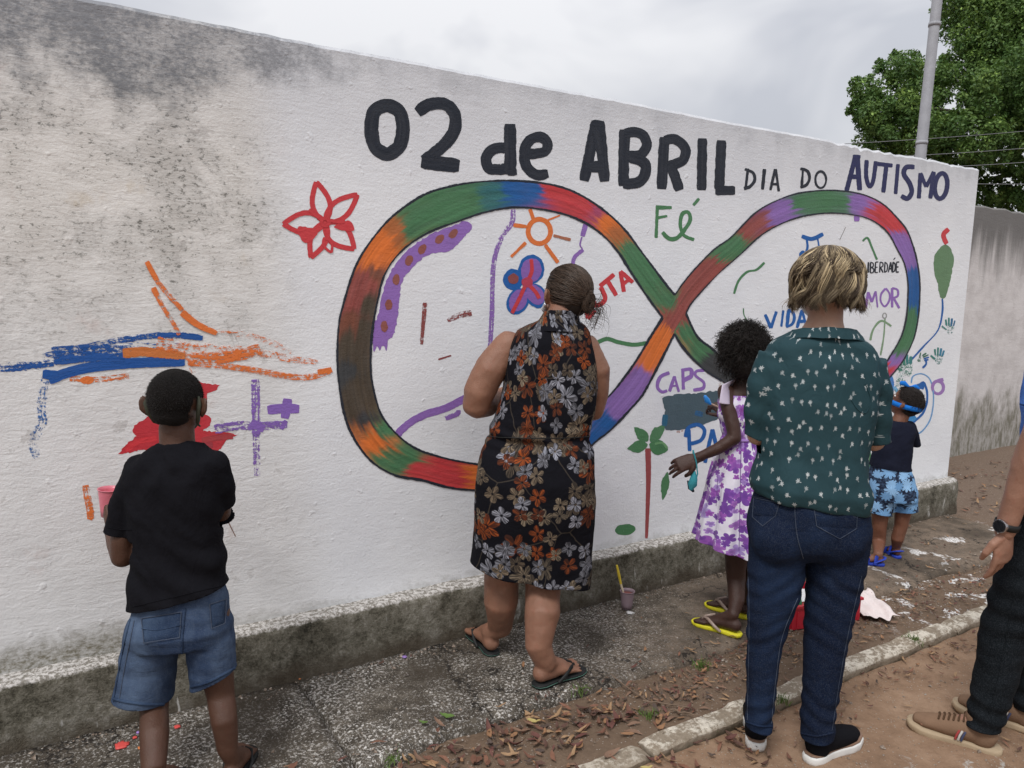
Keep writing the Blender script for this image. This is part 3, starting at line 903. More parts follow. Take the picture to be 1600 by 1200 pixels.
PR = rgb(168, 72, 104)
keys = [(1042, 470, Gn), (1020, 440, Gn), (1000, 408, Gn), (985, 390, Gn), (968, 365, OB), (952, 348, Or), (935, 330, PR), (915, 318, Rd), (880, 305, Rd), (858, 298, Rd), (835, 298, Bl), (800, 296, Bl), (778, 306, TG), (740, 312, Gn), (700, 320, Gn), (660, 335, Gn),
        (640, 352, Gn), (618, 365, OB), (602, 385, Or), (584, 408, Or), (590, 425, Br), (566, 440, RB_), (556, 470, RB_), (572, 480, Dk), (546, 505, Br), (566, 520, Dk), (545, 545, Dk), (560, 570, Dk), (541, 585, DG), (560, 610, Dk), (552, 640, Dk), (572, 660, DG),
        (566, 676, OB), (580, 690, Or), (596, 694, Or), (600, 668, Gn), (600, 716, Gn), (625, 722, Gn), (640, 712, Gn), (652, 734, Rd), (690, 738, Rd), (720, 748, Rd), (745, 745, Or), (790, 745, Gn), (830, 745, Pu), (870, 720, Rd), (905, 700, Or), (925, 686, Bl), (950, 660, Bl), (962, 640, Pu),
        (985, 612, Pu), (1004, 588, Pu), (1013, 566, Or), (1028, 542, Or), (1040, 520, Or), (1050, 500, RB_), (1062, 478, RB_), (1085, 455, RB_), (1105, 432, RB_), (1122, 414, RB_), (1130, 398, Gn), (1152, 382, Gn), (1168, 362, RB_), (1195, 344, RB_), (1212, 338, Pu), (1230, 326, Pu),
        (1252, 318, Gn), (1290, 312, Gn), (1318, 316, Gn), (1335, 318, Pu), (1352, 322, Pu), (1370, 328, Rd), (1388, 342, Rd), (1398, 352, Rd), (1400, 368, Pu), (1412, 388, Pu), (1420, 405, Pu), (1426, 425, Bl), (1428, 455, Bl), (1427, 478, Bl), (1422, 495, Gn), (1414, 525, Gn), (1408, 540, Gn),
        (1396, 560, Pu), (1386, 572, Rd), (1372, 588, Bl), (1330, 610, Gn), (1270, 625, Or), (1210, 612, DG), (1150, 585, DG), (1125, 572, DG), (1110, 562, DG), (1095, 540, Gn), (1075, 515, Gn), (1060, 495, RB_)]
top_out = k2((1530, 985), (1490, 930), (1430, 850), (1370, 770), (1310, 690), (1240, 620), (1160, 560), (1080, 515), (1000, 487), (900, 470), (780, 463), (640, 470), (520, 490), (400, 530), (270, 620), (180, 720), (115, 820), (75, 920), (35, 1060))
top_in = k2((1473, 1075), (1440, 1030), (1390, 960), (1330, 870), (1280, 790), (1220, 720), (1150, 665), (1080, 630), (1010, 607), (940, 593), (850, 583), (760, 588), (660, 610), (560, 645), (440, 690), (340, 750), (270, 820), (225, 900), (200, 1000))
lo_out = k2((35, 1060)) + k5((85, 300), (78, 400), (80, 520), (95, 640), (115, 730), (150, 810), (200, 885), (260, 940), (345, 982), (450, 1000), (560, 1030), (640, 1042), (740, 1046), (860, 1045), (1010, 1010), (1130, 930), (1225, 835), (1300, 775), (1380, 690), (1440, 620), (1500, 510), (1589, 350))
lo_in = k2((200, 1000)) + k5((240, 290), (228, 400), (228, 520), (245, 620), (270, 700), (310, 760), (370, 820), (440, 865), (540, 898), (640, 920), (740, 932), (850, 930), (1000, 900), (1110, 840), (1200, 745), (1260, 660), (1330, 580), (1410, 470), (1470, 370), (1527, 275))
r_out = k3((155, 800), (200, 740), (260, 670), (330, 600), (400, 550), (450, 500), (510, 440), (580, 395), (680, 355), (760, 340), (850, 335), (940, 342), (1020, 362), (1090, 400), (1150, 460), (1190, 510), (1215, 570), (1235, 640), (1248, 720), (1250, 800), (1243, 900), (1225, 990), (1195, 1060), (1165, 1110), (1120, 1165)) + [(1370, 610), (1320, 640), (1250, 652), (1170, 622), (1128, 595)]
r_in = k3((205, 885), (230, 840), (300, 760), (370, 690), (450, 620), (530, 545), (600, 500), (680, 465), (760, 445), (850, 437), (940, 443), (1010, 458), (1070, 490), (1115, 535), (1150, 600), (1180, 660), (1195, 730), (1197, 800), (1190, 900), (1170, 980), (1145, 1030), (1120, 1070), (1090, 1110)) + [(1350, 590), (1300, 608), (1230, 612), (1160, 585), (1120, 551)]
tail_lo = [(1128, 595)] + k6((410, 285), (350, 230), (300, 170), (268, 118))
tail_up = [(1120, 551)] + k6((430, 180), (370, 130), (320, 60))
x_l, x_t, x_r, x_b = (1035.5, 496.2), (1054.5, 461), (1072, 490), (1054, 521.5)
top_out[0] = x_t; top_in[0] = x_l
lo_out[-1] = x_b; lo_in[-1] = x_l
r_out[0] = x_t; r_in[0] = x_r
tail_lo[-1] = x_b; tail_up[-1] = x_r
inf = empty('infinity_symbol', (0.2, -0.1, 1.3), wall)
band([(top_out, top_in, 0), (lo_out, lo_in, 0), (r_out, r_in, 0), (tail_up, tail_lo, 0), ([x_l, x_t], [x_b, x_r], 0)], keys, inf)
pa = Paint(); pa.lay = 0.0018
for e in (top_out, top_in, lo_out, lo_in, tail_lo, tail_up, r_out, r_in):
    pa.stroke(e, 3.4 if e not in (r_out, r_in) else 2.2, C_['black'], 0.14, rag=0.3, across=2)
pa.build('outline', inf)

# ---- lettering
FONT = {'L': [[(.1, 1), (.05, 0)], [(.05, 0), (.9, .05)]], 'I': [[(.5, 1), (.5, 0)]], 'B': [[(.1, 1), (.1, 0)], [(.1, 1), (.8, .85), (.7, .55), (.15, .52)], [(.15, .52), (.95, .35), (.8, .02), (.1, 0)]],
        'E': [[(.1, 1), (.1, 0)], [(.1, 1), (.9, 1)], [(.1, .5), (.75, .52)], [(.1, 0), (.9, .03)]], 'R': [[(.1, 1), (.1, 0)], [(.1, 1), (.8, .9), (.8, .6), (.15, .48)], [(.3, .48), (.95, 0)]],
        'D': [[(.12, 1), (.1, 0)], [(0, 1), (.7, .85), (.95, .5), (.7, .12), (0, 0)]], 'A': [[(.5, 1), (.02, 0)], [(.5, 1), (.98, 0)], [(.2, .35), (.8, .35)]],
        'M': [[(.02, 0), (.15, 1)], [(.15, 1), (.5, .35)], [(.5, .35), (.85, 1)], [(.85, 1), (.98, 0)]], 'O': [[(.5, 1), (.95, .7), (.95, .3), (.5, 0), (.05, .3), (.05, .7), (.5, 1)]],
        'V': [[(.05, 1), (.45, 0)], [(.45, 0), (.95, 1)]], 'U': [[(.08, 1), (.1, .3), (.5, 0), (.9, .3), (.92, 1)]], 'T': [[(0, 1), (1, 1)], [(.5, 1), (.5, 0)]],
        'S': [[(.95, .9), (.5, 1), (.1, .8), (.3, .55), (.75, .42), (.9, .2), (.5, 0), (.05, .08)]], 'C': [[(.95, .92), (.5, 1), (.1, .65), (.1, .25), (.5, 0), (.95, .08)]], 'P': [[(.1, 1), (.1, 0)], [(.1, 1), (.8, .95), (.9, .7), (.6, .48), (.12, .45)]]}
def glyph(ch, q, w, col, parent, dry=0.05, name='painted_letter'):
    """q: picture corners bottom-left, bottom-right, top-right, top-left"""
    pa = Paint()
    for st in FONT[ch]:
        pts = []
        for (u, v) in st:
            x = (q[0][0] * (1 - u) + q[1][0] * u) * (1 - v) + (q[3][0] * (1 - u) + q[2][0] * u) * v
            y = (q[0][1] * (1 - u) + q[1][1] * u) * (1 - v) + (q[3][1] * (1 - u) + q[2][1] * u) * v
            pts.append((x, y))
        pa.stroke(pts, w, col, dry, rag=0.15, across=3)
    return pa.build(name, parent)
def word(name='painted_word', loc=(0, 0, 1.5)):
    return empty(name, Vector(loc) - Vector((0, 0, 0)), wall)
def strokes(parent, lst, name='painted_letter', rag=0.12):
    pa = Paint()
    for (pts, w, col, *rest) in lst:
        pa.stroke(pts, w, col, *(rest if rest else [0.11]), rag=rag)
    return pa.build(name, parent)
Bk = C_['black']
wd = word()
pa = Paint(); pa.stroke(k2((172, 240), (186, 155), (242, 128), (298, 158), (312, 235), (296, 310), (240, 345), (190, 312)), 21.7, Bk, 0.04, True); pa.build('painted_numeral', wd)
strokes(wd, [(k2((378, 160), (430, 125), (500, 122), (543, 165), (545, 230), (505, 295), (450, 345), (402, 372)), 19.4, Bk), (k2((395, 378), (565, 398)), 22.8, Bk)], 'painted_numeral')
wd = word()
strokes(wd, [(k2((790, 318), (720, 322), (684, 365), (705, 412), (788, 408)), 17.1, Bk), (k2((792, 210), (792, 436)), 19.4, Bk), (k2((780, 428), (822, 424)), 11.4, Bk)])
strokes(wd, [(k2((862, 345), (945, 335), (958, 295), (925, 268), (878, 285), (855, 335), (865, 400), (910, 438), (962, 432)), 16.5, Bk), (k2((868, 352), (950, 338)), 9.1, Bk)])
wd = word()
strokes(wd, [(k2((1176, 198), (1122, 465)), 17.1, Bk), (k2((1190, 198), (1214, 468)), 17.1, Bk), (k2((1140, 402), (1206, 402)), 17.1, Bk), (k2((1160, 205), (1205, 210)), 10.3, Bk), (k2((1176, 240), (1196, 345)), 13.7, Bk)])
strokes(wd, [(k2((1302, 235), (1297, 488)), 17.1, Bk), (k2((1302, 250), (1368, 250), (1402, 295), (1378, 345), (1318, 352)), 16.0, Bk), (k2((1320, 358), (1392, 385), (1388, 448), (1350, 475), (1296, 478)), 17.1, Bk)])
strokes(wd, [(k3((110, 98), (96, 330)), 16.5, Bk), (k3((108, 112), (160, 108), (203, 150), (190, 202), (125, 228)), 16.0, Bk), (k3((138, 222), (178, 335)), 16.0, Bk)])
strokes(wd, [(k3((279, 103), (275, 335)), 15.4, Bk)])
strokes(wd, [(k3((364, 112), (353, 330)), 16.0, Bk), (k3((336, 336), (425, 336)), 14.8, Bk)])
wd = word()
strokes(wd, [(k3((482, 238), (472, 325)), 4, Bk), (k3((468, 240), (505, 258), (512, 290), (492, 318), (464, 327)), 4, Bk)])
strokes(wd, [(k3((556, 240), (547, 332)), 4.4, Bk)])
strokes(wd, [(k3((604, 240), (582, 335)), 4, Bk), (k3((606, 240), (620, 340)), 4, Bk), (k3((590, 308), (618, 308)), 3.4, Bk)])
wd = word()
strokes(wd, [(k3((728, 240), (722, 320)), 4, Bk), (k3((716, 238), (748, 250), (757, 282), (742, 312), (716, 322)), 4, Bk)])
pa = Paint(); pa.ring(k3((807, 288))[0], 8.4, 13, 4, Bk, .04); pa.build('painted_letter', wd)
wd = word(); Nv = C_['navy']
strokes(wd, [(k3((962, 185), (922, 338)), 7.6, Nv), (k3((970, 185), (981, 335)), 8, Nv), (k3((945, 275), (980, 275)), 7.5, Nv), (k3((950, 184), (985, 186)), 6, Nv)])
strokes(wd, [(k3((1012, 200), (1010, 270), (1024, 318), (1042, 290), (1053, 205)), 6.6, Nv)])
strokes(wd, [(k3((1058, 217), (1128, 225)), 6.5, Nv), (k3((1100, 225), (1086, 345)), 7, Nv)])
strokes(wd, [(k3((1152, 218), (1141, 352)), 6, Nv)])
strokes(wd, [(k3((1226, 232), (1190, 232), (1178, 262), (1204, 305), (1213, 342), (1195, 372), (1166, 360)), 7.6, Nv)])
strokes(wd, [(k3((1245, 372), (1252, 258)), 6.6, Nv), (k3((1252, 258), (1278, 320)), 6, Nv), (k3((1278, 320), (1312, 252)), 6, Nv), (k3((1312, 252), (1296, 372)), 6.6, Nv)])
pa = Paint(); pa.ring(k3((1344, 316))[0], 9.6, 20, 7.4, Nv, .03, 0.12); pa.build('painted_letter', wd)
wd = word(); G = C_['green']
strokes(wd, [(k3((78, 402), (72, 548)), 5.4, G), (k3((74, 412), (142, 412)), 5.4, G), (k3((76, 458), (122, 450)), 5.4, G)])
strokes(wd, [(k3((100, 522), (128, 550), (165, 548), (200, 510), (224, 468), (216, 434), (190, 440), (180, 485), (195, 535), (242, 556)), 5.4, G), (k3((264, 372), (238, 402)), 4.6, G)])
wd = word()
xs9 = [988, 1014, 1026, 1048, 1068, 1090, 1108, 1126, 1142]
for ch, x, w_ in zip('LIBERDADE', xs9, [24, 8, 18, 16, 18, 15, 18, 14, 15]):
    x2 = x + w_; s_ = 0.02 * (x - 988)
    glyph(ch, k3((x, 704 - s_), (x2, 704 - s_), (x2 + 2, 655), (x + 2, 656)), 2.3, Bk, wd)
strokes(wd, [(k3((1132, 645), (1140, 636)), 1.8, Bk)], 'painted_accent')
wd = word()
for ch, q in zip('AMOR', [((955, 862), (1000, 860), (1000, 790), (962, 790)), ((1006, 862), (1062, 858), (1060, 785), (1012, 790)), ((1072, 856), (1114, 852), (1116, 770), (1076, 776)), ((1122, 858), (1160, 862), (1156, 770), (1122, 772))]):
    glyph(ch, k3(*q), 3.8, C_['purple'], wd, 0.12)
wd = word()
for ch, q in zip('VIDA', [((560, 955), (615, 945), (612, 875), (556, 890)), ((622, 945), (640, 943), (648, 870), (632, 872)), ((652, 945), (690, 940), (692, 868), (660, 870)), ((700, 950), (745, 945), (740, 868), (706, 870))]):
    glyph(ch, k3(*q), 4.6, C_['blue'], wd, 0.06)
wd = word(); Rr = C_['red']
strokes(wd, [(k2((1128, 1000), (1138, 1078)), 6.5, Rr), (k2((1138, 1080), (1172, 1044)), 6.5, Rr)])
strokes(wd, [(k2((1158, 985), (1172, 1018), (1200, 1012), (1216, 985), (1196, 938)), 7.2, Rr)])
strokes(wd, [(k2((1192, 935), (1256, 882)), 7, Rr), (k2((1226, 910), (1266, 976)), 7.2, Rr)])
strokes(wd, [(k2((1284, 868), (1300, 960)), 6.6, Rr), (k2((1284, 868), (1340, 918)), 6.6, Rr), (k2((1296, 925), (1322, 906)), 5.6, Rr)])
wd = word(); Pp = C_['purple']
strokes(wd, [(k6((246, 292), (205, 312), (192, 355), (212, 378), (236, 372)), 5, Pp, .12)])
strokes(wd, [(k6((268, 308), (246, 376)), 4.6, Pp, .12), (k6((268, 308), (288, 378)), 4.6, Pp, .12), (k6((254, 352), (284, 350)), 4, Pp, .12)])
strokes(wd, [(k6((305, 280), (308, 368)), 5, Pp, .12), (k6((298, 282), (340, 278), (342, 308), (308, 326)), 5.4, Pp, .12)])
strokes(wd, [(k6((402, 282), (368, 285), (362, 305), (398, 335), (395, 362), (352, 370)), 5, Pp, .12)])
wd = word(); Bu = C_['blue']
strokes(wd, [(k6((332, 545), (336, 642)), 6, Bu), (k6((316, 580), (330, 540), (370, 524), (402, 548), (388, 592), (340, 610)), 6, Bu)])
strokes(wd, [(k6((438, 545), (404, 695)), 6, Bu), (k6((438, 545), (470, 690)), 6, Bu), (k6((418, 640), (462, 640)), 5, Bu)])

# ---- motifs
def motif(name, fn, lay=0.0006):
    pa = Paint(); pa.lay = lay
    fn(pa)
    return pa.build(name, wall)
def red_flower(pa):
    c = k1((1452, 992))[0]
    for tip, w_ in (((1412, 812), 78), ((1596, 868), 78), ((1582, 1112), 92), ((1388, 1150), 70), ((1264, 1000), 92)):
        pa.leaf(c, k1(tip)[0], w_ * KW, Rr, 0.04, 8.0)
    pa.fill(k1((1330, 1015), (1400, 1020), (1420, 1040), (1380, 1080), (1350, 1075)), Rr, .05)
    pa.fill(k1((1490, 1010), (1560, 985), (1580, 1030), (1530, 1030)), Rr, .05)
    pa.leaf(k1((1450, 1060))[0], k1((1480, 1128))[0], 36 * KW, Rr, 0.05, 5)
    pa.stroke(k1((1380, 935), (1440, 985)), 6, Rr); pa.stroke(k1((1470, 985), (1540, 990)), 6, Rr)
    pa.ring(c, 6, 6, 5, Rr)
motif('painted_flower', red_flower)
def sun_(pa):
    O = C_['orange']
    c = k2((922, 690))[0]
    pa.ring(c, 17.5, 19, 7.6, O, .03)
    for a, b, w_, col in (((880, 590), (896, 636), 6, O), ((955, 642), (1015, 618), 3.2, O), ((806, 662), (866, 669), 5, O), ((985, 708), (1062, 728), 4.2, C_['rust']), ((862, 740), (796, 804), 5.5, O), ((948, 750), (1006, 830), 6, O)):
        pa.stroke(k2(a, b), w_, col, 0.06)
motif('painted_sun', sun_)
def butterfly(pa):
    for c, rx, ry, rot in (((886, 860), 58, 66, 0.2), ((806, 905), 46, 48, 0), ((826, 1002), 48, 62, 0.5), ((908, 978), 46, 58, -0.6)):
        pa.ellipse(k2(c)[0], rx * KW, ry * KW, C_['blue'], .03, rot)
    for c, rx, ry, rot in (((886, 864), 46, 55, 0.2), ((828, 998), 38, 52, 0.5), ((904, 972), 36, 50, -0.6)):
        pa.ellipse(k2(c)[0], rx * KW, ry * KW, rgb(140, 100, 176), .06, rot)
    pa.ellipse(k2((806, 902))[0], 24 * KW, 24 * KW, C_['brown'], .05)
    for p_ in (((886, 815), (888, 870), (866, 918)), ((866, 918), (835, 985), (800, 1055)), ((866, 918), (905, 960), (922, 990))):
        pa.stroke(k2(*p_), 6, Rr, .05)
    pa.ellipse(k2((868, 918))[0], 9, 8, rgb(186, 60, 84), .05)
motif('painted_butterfly', butterfly)
def ppath(pa):
    pa.fill(k2((622, 668), (588, 642), (540, 665), (440, 702), (342, 768), (272, 848), (228, 940), (202, 1060)) + k5((232, 330), (236, 400), (242, 428), (256, 402), (268, 424), (282, 398), (298, 424), (304, 380), (330, 345), (350, 250), (356, 180), (372, 105)) + k2((380, 828), (440, 790), (522, 776), (592, 710)), C_['purple'], .04, 2.2)
    for x, y, r in ((537, 700, -.7), (477, 724, -.7), (400, 770, -.5), (340, 820, -.4), (283, 905, -.2), (250, 1018, 0), (230, 1115, 0)):
        pa.ellipse(k2((x, y))[0], 5.6, 8.6, C_['dot'], .06, -r)
motif('painted_dotted_path', ppath)
motif('painted_line', lambda pa: pa.stroke(k2((805, 592), (800, 650), (758, 710), (730, 780), (716, 860), (712, 960), (710, 1060), (704, 1180), (700, 1240)), 9, C_['purple'], 0.42))
motif('painted_line', lambda pa: (pa.stroke(k2((1130, 658), (1114, 712)), 8, C_['purple'], .2), pa.stroke(k2((1112, 715), (1104, 750), (1116, 770)), 2.2, C_['purple'], .3), pa.stroke(k2((1118, 772), (1080, 805), (1072, 842)), 6.5, C_['purple'], .25)))
motif('painted_dash', lambda pa: pa.stroke(k2((412, 1008), (404, 1100), (396, 1195)), 9, C_['brown'], .38, w2=6))
motif('painted_dash', lambda pa: pa.stroke(k2((512, 1088), (560, 1066), (620, 1055)), 8, C_['brown'], .42, w2=14))
motif('painted_dash', lambda pa: pa.stroke(k5((528, 462), (586, 444)), 2.6, C_['brown'], .2))
motif('painted_stem', lambda pa: (pa.stroke(k5((342, 800), (400, 745), (480, 704), (560, 680), (640, 640), (720, 600)), 12, C_['purple'], .16), pa.stroke(k5((560, 725), (612, 705), (618, 688)), 8, C_['purple'], .2)))
motif('painted_squiggle', lambda pa: pa.stroke(k5((1228, 392), (1280, 370), (1330, 384), (1400, 396), (1458, 388)), 6.4, G, .06))
motif('painted_squiggle', lambda pa: pa.stroke(k3((420, 797), (440, 740), (478, 700), (520, 690), (556, 658)), 3.4, G, .12))
motif('painted_squiggle', lambda pa: pa.stroke(k3((994, 562), (1016, 548), (1036, 592), (1058, 645)), 3.4, G, .12))
motif('painted_squiggle', lambda pa: pa.stroke(k3((462, 862), (464, 890), (480, 920)), 2.6, G, .2))
motif('painted_dash', lambda pa: pa.stroke(k3((918, 500), (892, 556)), 1.0, C_['grey'], .2))
motif('painted_dash', lambda pa: pa.stroke(k3((968, 448), (968, 474)), 9, C_['purple'], .1))
def note(pa):
    pa.stroke(k3((722, 540), (768, 552), (818, 530)), 6.5, Bu, .06); pa.stroke(k3((744, 550), (748, 590), (738, 620)), 3.8, Bu, .06)
    pa.stroke(k3((792, 545), (800, 600), (790, 640)), 3.8, Bu, .06); pa.ellipse(k3((728, 624))[0], 6, 7, Bu)
motif('painted_music_note', note)
def sprout(pa):
    pa.stroke(k3((1028, 1005), (1042, 955), (1078, 918), (1122, 942)), 3, rgb(128, 158, 124), .22)
    pa.stroke(k3((1094, 905), (1088, 990), (1074, 1072)), 2.8, rgb(128, 158, 124), .22)
    pa.ring(k3((1092, 895))[0], 3, 4, 2.2, rgb(158, 160, 158), .3)
motif('painted_sprout', sprout)
def balloon(pa):
    pa.fill(k3((1358, 578), (1390, 598), (1402, 650), (1392, 704), (1380, 760), (1362, 815), (1340, 812), (1330, 760), (1313, 690), (1318, 622)), rgb(100, 134, 98), .04)
    pa.stroke(k3((1378, 508), (1356, 530), (1360, 555), (1370, 574)), 7.5, Rr, .04)
    pa.stroke(k3((1350, 820), (1350, 880), (1330, 960), (1268, 1030), (1212, 1092)), 2.6, C_['blue'], .1)
motif('painted_balloon', balloon)
def handprint(pa, c, s, rot, col, col2):
    def T(x, y): return (c[0] + s * (x * math.cos(rot) - y * math.sin(rot)), c[1] + s * (x * math.sin(rot) + y * math.cos(rot)))
    pa.fill([T(-.42, .1), (T(-.4, -.15)), T(.4, -.2), T(.45, .2), T(.25, .75), T(-.2, .72)], col, .30)
    for x, l in ((-.36, .75), (-.12, .95), (.13, .9), (.36, .7)):
        pa.stroke([T(x, -.1), T(x * 1.35, -l)], s * .22, col2 if x > 0 else col, .25)
    pa.stroke([T(-.35, .3), T(-.85, -.05)], s * .22, col, .25)
Te = C_['teal']
motif('painted_handprint', lambda pa: handprint(pa, k3((1384, 945))[0], 15, 0.05, Te, rgb(50, 110, 150)))
motif('painted_handprint', lambda pa: handprint(pa, k3((1334, 1078))[0], 15, 0.1, Te, rgb(60, 130, 160)))
motif('painted_handprint', lambda pa: (handprint(pa, k3((1262, 1085))[0], 11, 1.2, rgb(60, 110, 90), C_['blue']), pa.stroke(k3((1275, 1090), (1278, 1110), (1262, 1128)), 3, C_['blue'], .15)))
motif('painted_handprint', lambda pa: (handprint(pa, k3((1188, 1120))[0], 20, -0.15, rgb(70, 138, 120), rgb(60, 130, 130)), pa.fill(k3((1160, 1110), (1210, 1090), (1215, 1130), (1180, 1230), (1140, 1240)), rgb(78, 140, 126), .36)))
def swirl(pa):
    pa.stroke(kt((390, 70), (400, 30), (450, 15), (500, 50), (520, 150), (505, 270), (460, 345), (420, 370)), 2.4, C_['paleblue'], .25)
    pa.stroke(kt((465, 65), (482, 120), (480, 190), (455, 250), (400, 300)), 3.4, Bu, .14)
    pa.fill(kt((415, 80), (462, 60), (470, 85), (458, 110), (420, 95)), Bu, .12)
    pa.stroke(kt((335, 220), (380, 280), (415, 265)), 9, rgb(60, 140, 200), .25)
    pa.stroke(kt((255, 10), (275, 60), (270, 130)), 8, rgb(70, 130, 200), .3)
    pa.stroke(kt((290, 90), (310, 120)), 6, rgb(120, 180, 220), .3)
motif('painted_swirl', swirl)
motif('painted_ring', lambda pa: (pa.ring(kt((546, 95))[0], 8.6, 10, 5.2, rgb(158, 122, 186), .16), pa.stroke(kt((540, 58), (578, 48)), 6, rgb(158, 122, 186), .1)))
def patch(pa):
    pa.fill(k6((290, 560), (380, 520), (470, 500), (530, 470), (530, 340), (470, 340), (450, 380), (300, 400), (260, 520)), C_['rust'], .34)
    pa.fill(k6((220, 402), (300, 388), (390, 384), (470, 376), (540, 420), (540, 470), (470, 496), (360, 536), (240, 552), (222, 520), (228, 470)), C_['slate'], .06, 2.4)
    pa.stroke(k6((228, 480), (222, 530)), 9, rgb(40, 100, 130), .2)
    pa.stroke(k6((360, 470), (395, 480)), 9, rgb(44, 96, 140), .3)
motif('painted_patch', patch)
def palm(pa):
    pa.stroke(k6((150, 630), (152, 760), (148, 900), (143, 1032)), 9.5, C_['trunk'], .12, w2=4.5)
    for a, b, w_ in (((152, 600), (88, 535), 50), ((160, 600), (226, 520), 50), ((150, 612), (58, 634), 54), ((156, 612), (240, 640), 70)):
        pa.leaf(k6(a)[0], k6(b)[0], w_ * KW, C_['green'], .08)
    pa.stroke(k6((180, 610), (215, 606), (236, 630)), 3.2, C_['lime'], .2)
motif('painted_palm', palm)
motif('painted_leaf', lambda pa: pa.leaf(k6((236, 735))[0], k6((216, 862))[0], 36 * KW, C_['green'], .1))
motif('painted_leaf', lambda pa: pa.ellipse(k6((48, 993))[0], 16, 8.6, C_['green'], .1, -0.1))
motif('painted_leaf', lambda pa: (pa.ellipse(k6((1128, 665))[0], 5, 5, C_['green'], .1), pa.stroke([(1357, 700), (1362, 735)], 5, C_['green'], .2)))
# brush marks beside the boy
O = C_['orange']
def sea(pa):
    B2 = rgb(28, 84, 158)
    pa.stroke(k4((0, 556), (90, 550), (190, 545)), 18, B2, 0.50)
    pa.stroke(k4((20, 560), (120, 552), (240, 540)), 9, B2, 0.34)
    pa.stroke(k4((190, 515), (330, 498), (460, 488), (600, 488)), 24, B2, 0.52)
    pa.stroke(k4((245, 500), (400, 480), (560, 470)), 14, B2, 0.44)
    pa.stroke(k4((230, 478), (380, 464), (520, 436), (660, 416), (790, 412), (905, 424)), 12, B2, 0.42)
    pa.stroke(k4((700, 414), (790, 410), (905, 424)), 8, B2, 0.16)
    pa.stroke(k4((560, 445), (700, 460), (800, 455)), 14, B2, 0.58)
    pa.stroke(k4((218, 612), (300, 578), (420, 552), (600, 535), (825, 527)), 16, B2, 0.10)
    pa.stroke(k4((190, 585), (260, 590)), 15, B2, 0.10)
    pa.stroke(k4((240, 525), (400, 512), (560, 508)), 16, B2, 0.30)
motif('painted_wave', sea, 0.0006)
motif('painted_wave', lambda pa: pa.stroke(k4((205, 590), (190, 680), (182, 760), (190, 800), (155, 862), (150, 905), (168, 955)), 19, rgb(50, 104, 170), 0.52), 0.0006)
def osmear(pa):
    pa.stroke(k4((548, 492), (640, 486), (740, 495), (828, 505)), 17, rgb(206, 120, 62), 0.24, w2=13)
    pa.stroke(k4((700, 445), (840, 470), (1000, 480), (1160, 490), (1290, 515), (1420, 532)), 34, O, 0.52, w2=9)
    pa.stroke(k4((830, 505), (960, 510), (1060, 500), (1160, 470)), 22, O, 0.44)
    pa.stroke(k4((960, 520), (1030, 515), (1070, 480)), 14, O, 0.30)
    pa.stroke(k4((840, 535), (980, 545), (1120, 565), (1260, 590), (1380, 598), (1482, 565)), 12, O, 0.44)
    pa.stroke(k4((1418, 575), (1480, 565)), 8, O, 0.1)
    pa.stroke(k4((960, 395), (1090, 408), (1200, 438), (1300, 490)), 12, O, 0.56)
    pa.stroke(k4((840, 520), (865, 585)), 9, O, 0.55)
motif('painted_smear', osmear, 0.0020)
motif('painted_smear', lambda pa: (pa.stroke(k4((655, 82), (690, 150), (735, 210), (815, 300)), 9, O, .42), pa.stroke(k4((812, 308), (880, 362), (968, 402)), 12, O, .16, w2=8), pa.stroke(k4((655, 82), (700, 165)), 8, O, .05)), 0.0030)
motif('painted_smear', lambda pa: (pa.stroke(k4((684, 198), (720, 270), (765, 345), (800, 410)), 9, O, .44), pa.stroke(k4((684, 198), (702, 236)), 9, O, .05)), 0.0030)
motif('painted_smear', lambda pa: (pa.stroke(k4((310, 605), (440, 608), (575, 592)), 11, O, .46), pa.ellipse(k4((388, 612))[0], 11, 6, O, .1), pa.ellipse(k4((315, 425))[0], 6, 5, O, .5)), 0.0006)
motif('painted_smear', lambda pa: pa.stroke(k4((382, 1080), (392, 1140), (404, 1215), (402, 1235)), 14, O, .42))
def star(pa):
    R2 = rgb(196, 52, 62)
    pa.fill(k4((528, 942), (560, 900), (612, 862), (588, 838), (600, 812), (640, 790), (700, 740), (800, 640), (880, 615), (940, 628), (982, 634), (960, 660), (925, 672), (918, 760), (942, 780), (935, 812), (905, 838), (980, 840), (1060, 856), (1010, 884), (985, 915), (965, 940), (920, 915), (860, 900), (760, 930), (680, 915), (600, 930)), R2, .05, 2.2, False)
    pa.stroke(k4((560, 925), (620, 885), (700, 870)), 9, rgb(214, 58, 66), .1)
    pa.stroke(k4((900, 880), (960, 870), (1040, 862)), 9, rgb(176, 66, 70), .18)
    pa.stroke(k4((900, 905), (950, 900)), 10, rgb(168, 60, 70), .2)
motif('painted_star', star)
Vi = rgb(138, 104, 186)
motif('painted_cross', lambda pa: (pa.stroke(k4((1140, 608), (1142, 700), (1144, 860)), 17, Vi, .42), pa.stroke(k4((1144, 850), (1147, 1038)), 14, Vi, .50), pa.stroke(k4((958, 832), (1060, 815), (1160, 815), (1282, 810)), 18, Vi, .44, w2=15), pa.stroke(k4((1120, 800), (1180, 830)), 14, Vi, .1), pa.stroke(k4((1255, 830), (1278, 792)), 7, Vi, .1)))
motif('painted_cross', lambda pa: (pa.stroke(k4((1194, 745), (1262, 738), (1336, 740)), 15, Vi, .10), pa.stroke(k4((1284, 694), (1278, 740), (1270, 782)), 15, Vi, .10)))
motif('drawn_thread', lambda pa: pa.stroke([(351, 803), (358, 818), (368, 838)], 1.5, rgb(130, 100, 84), .0))
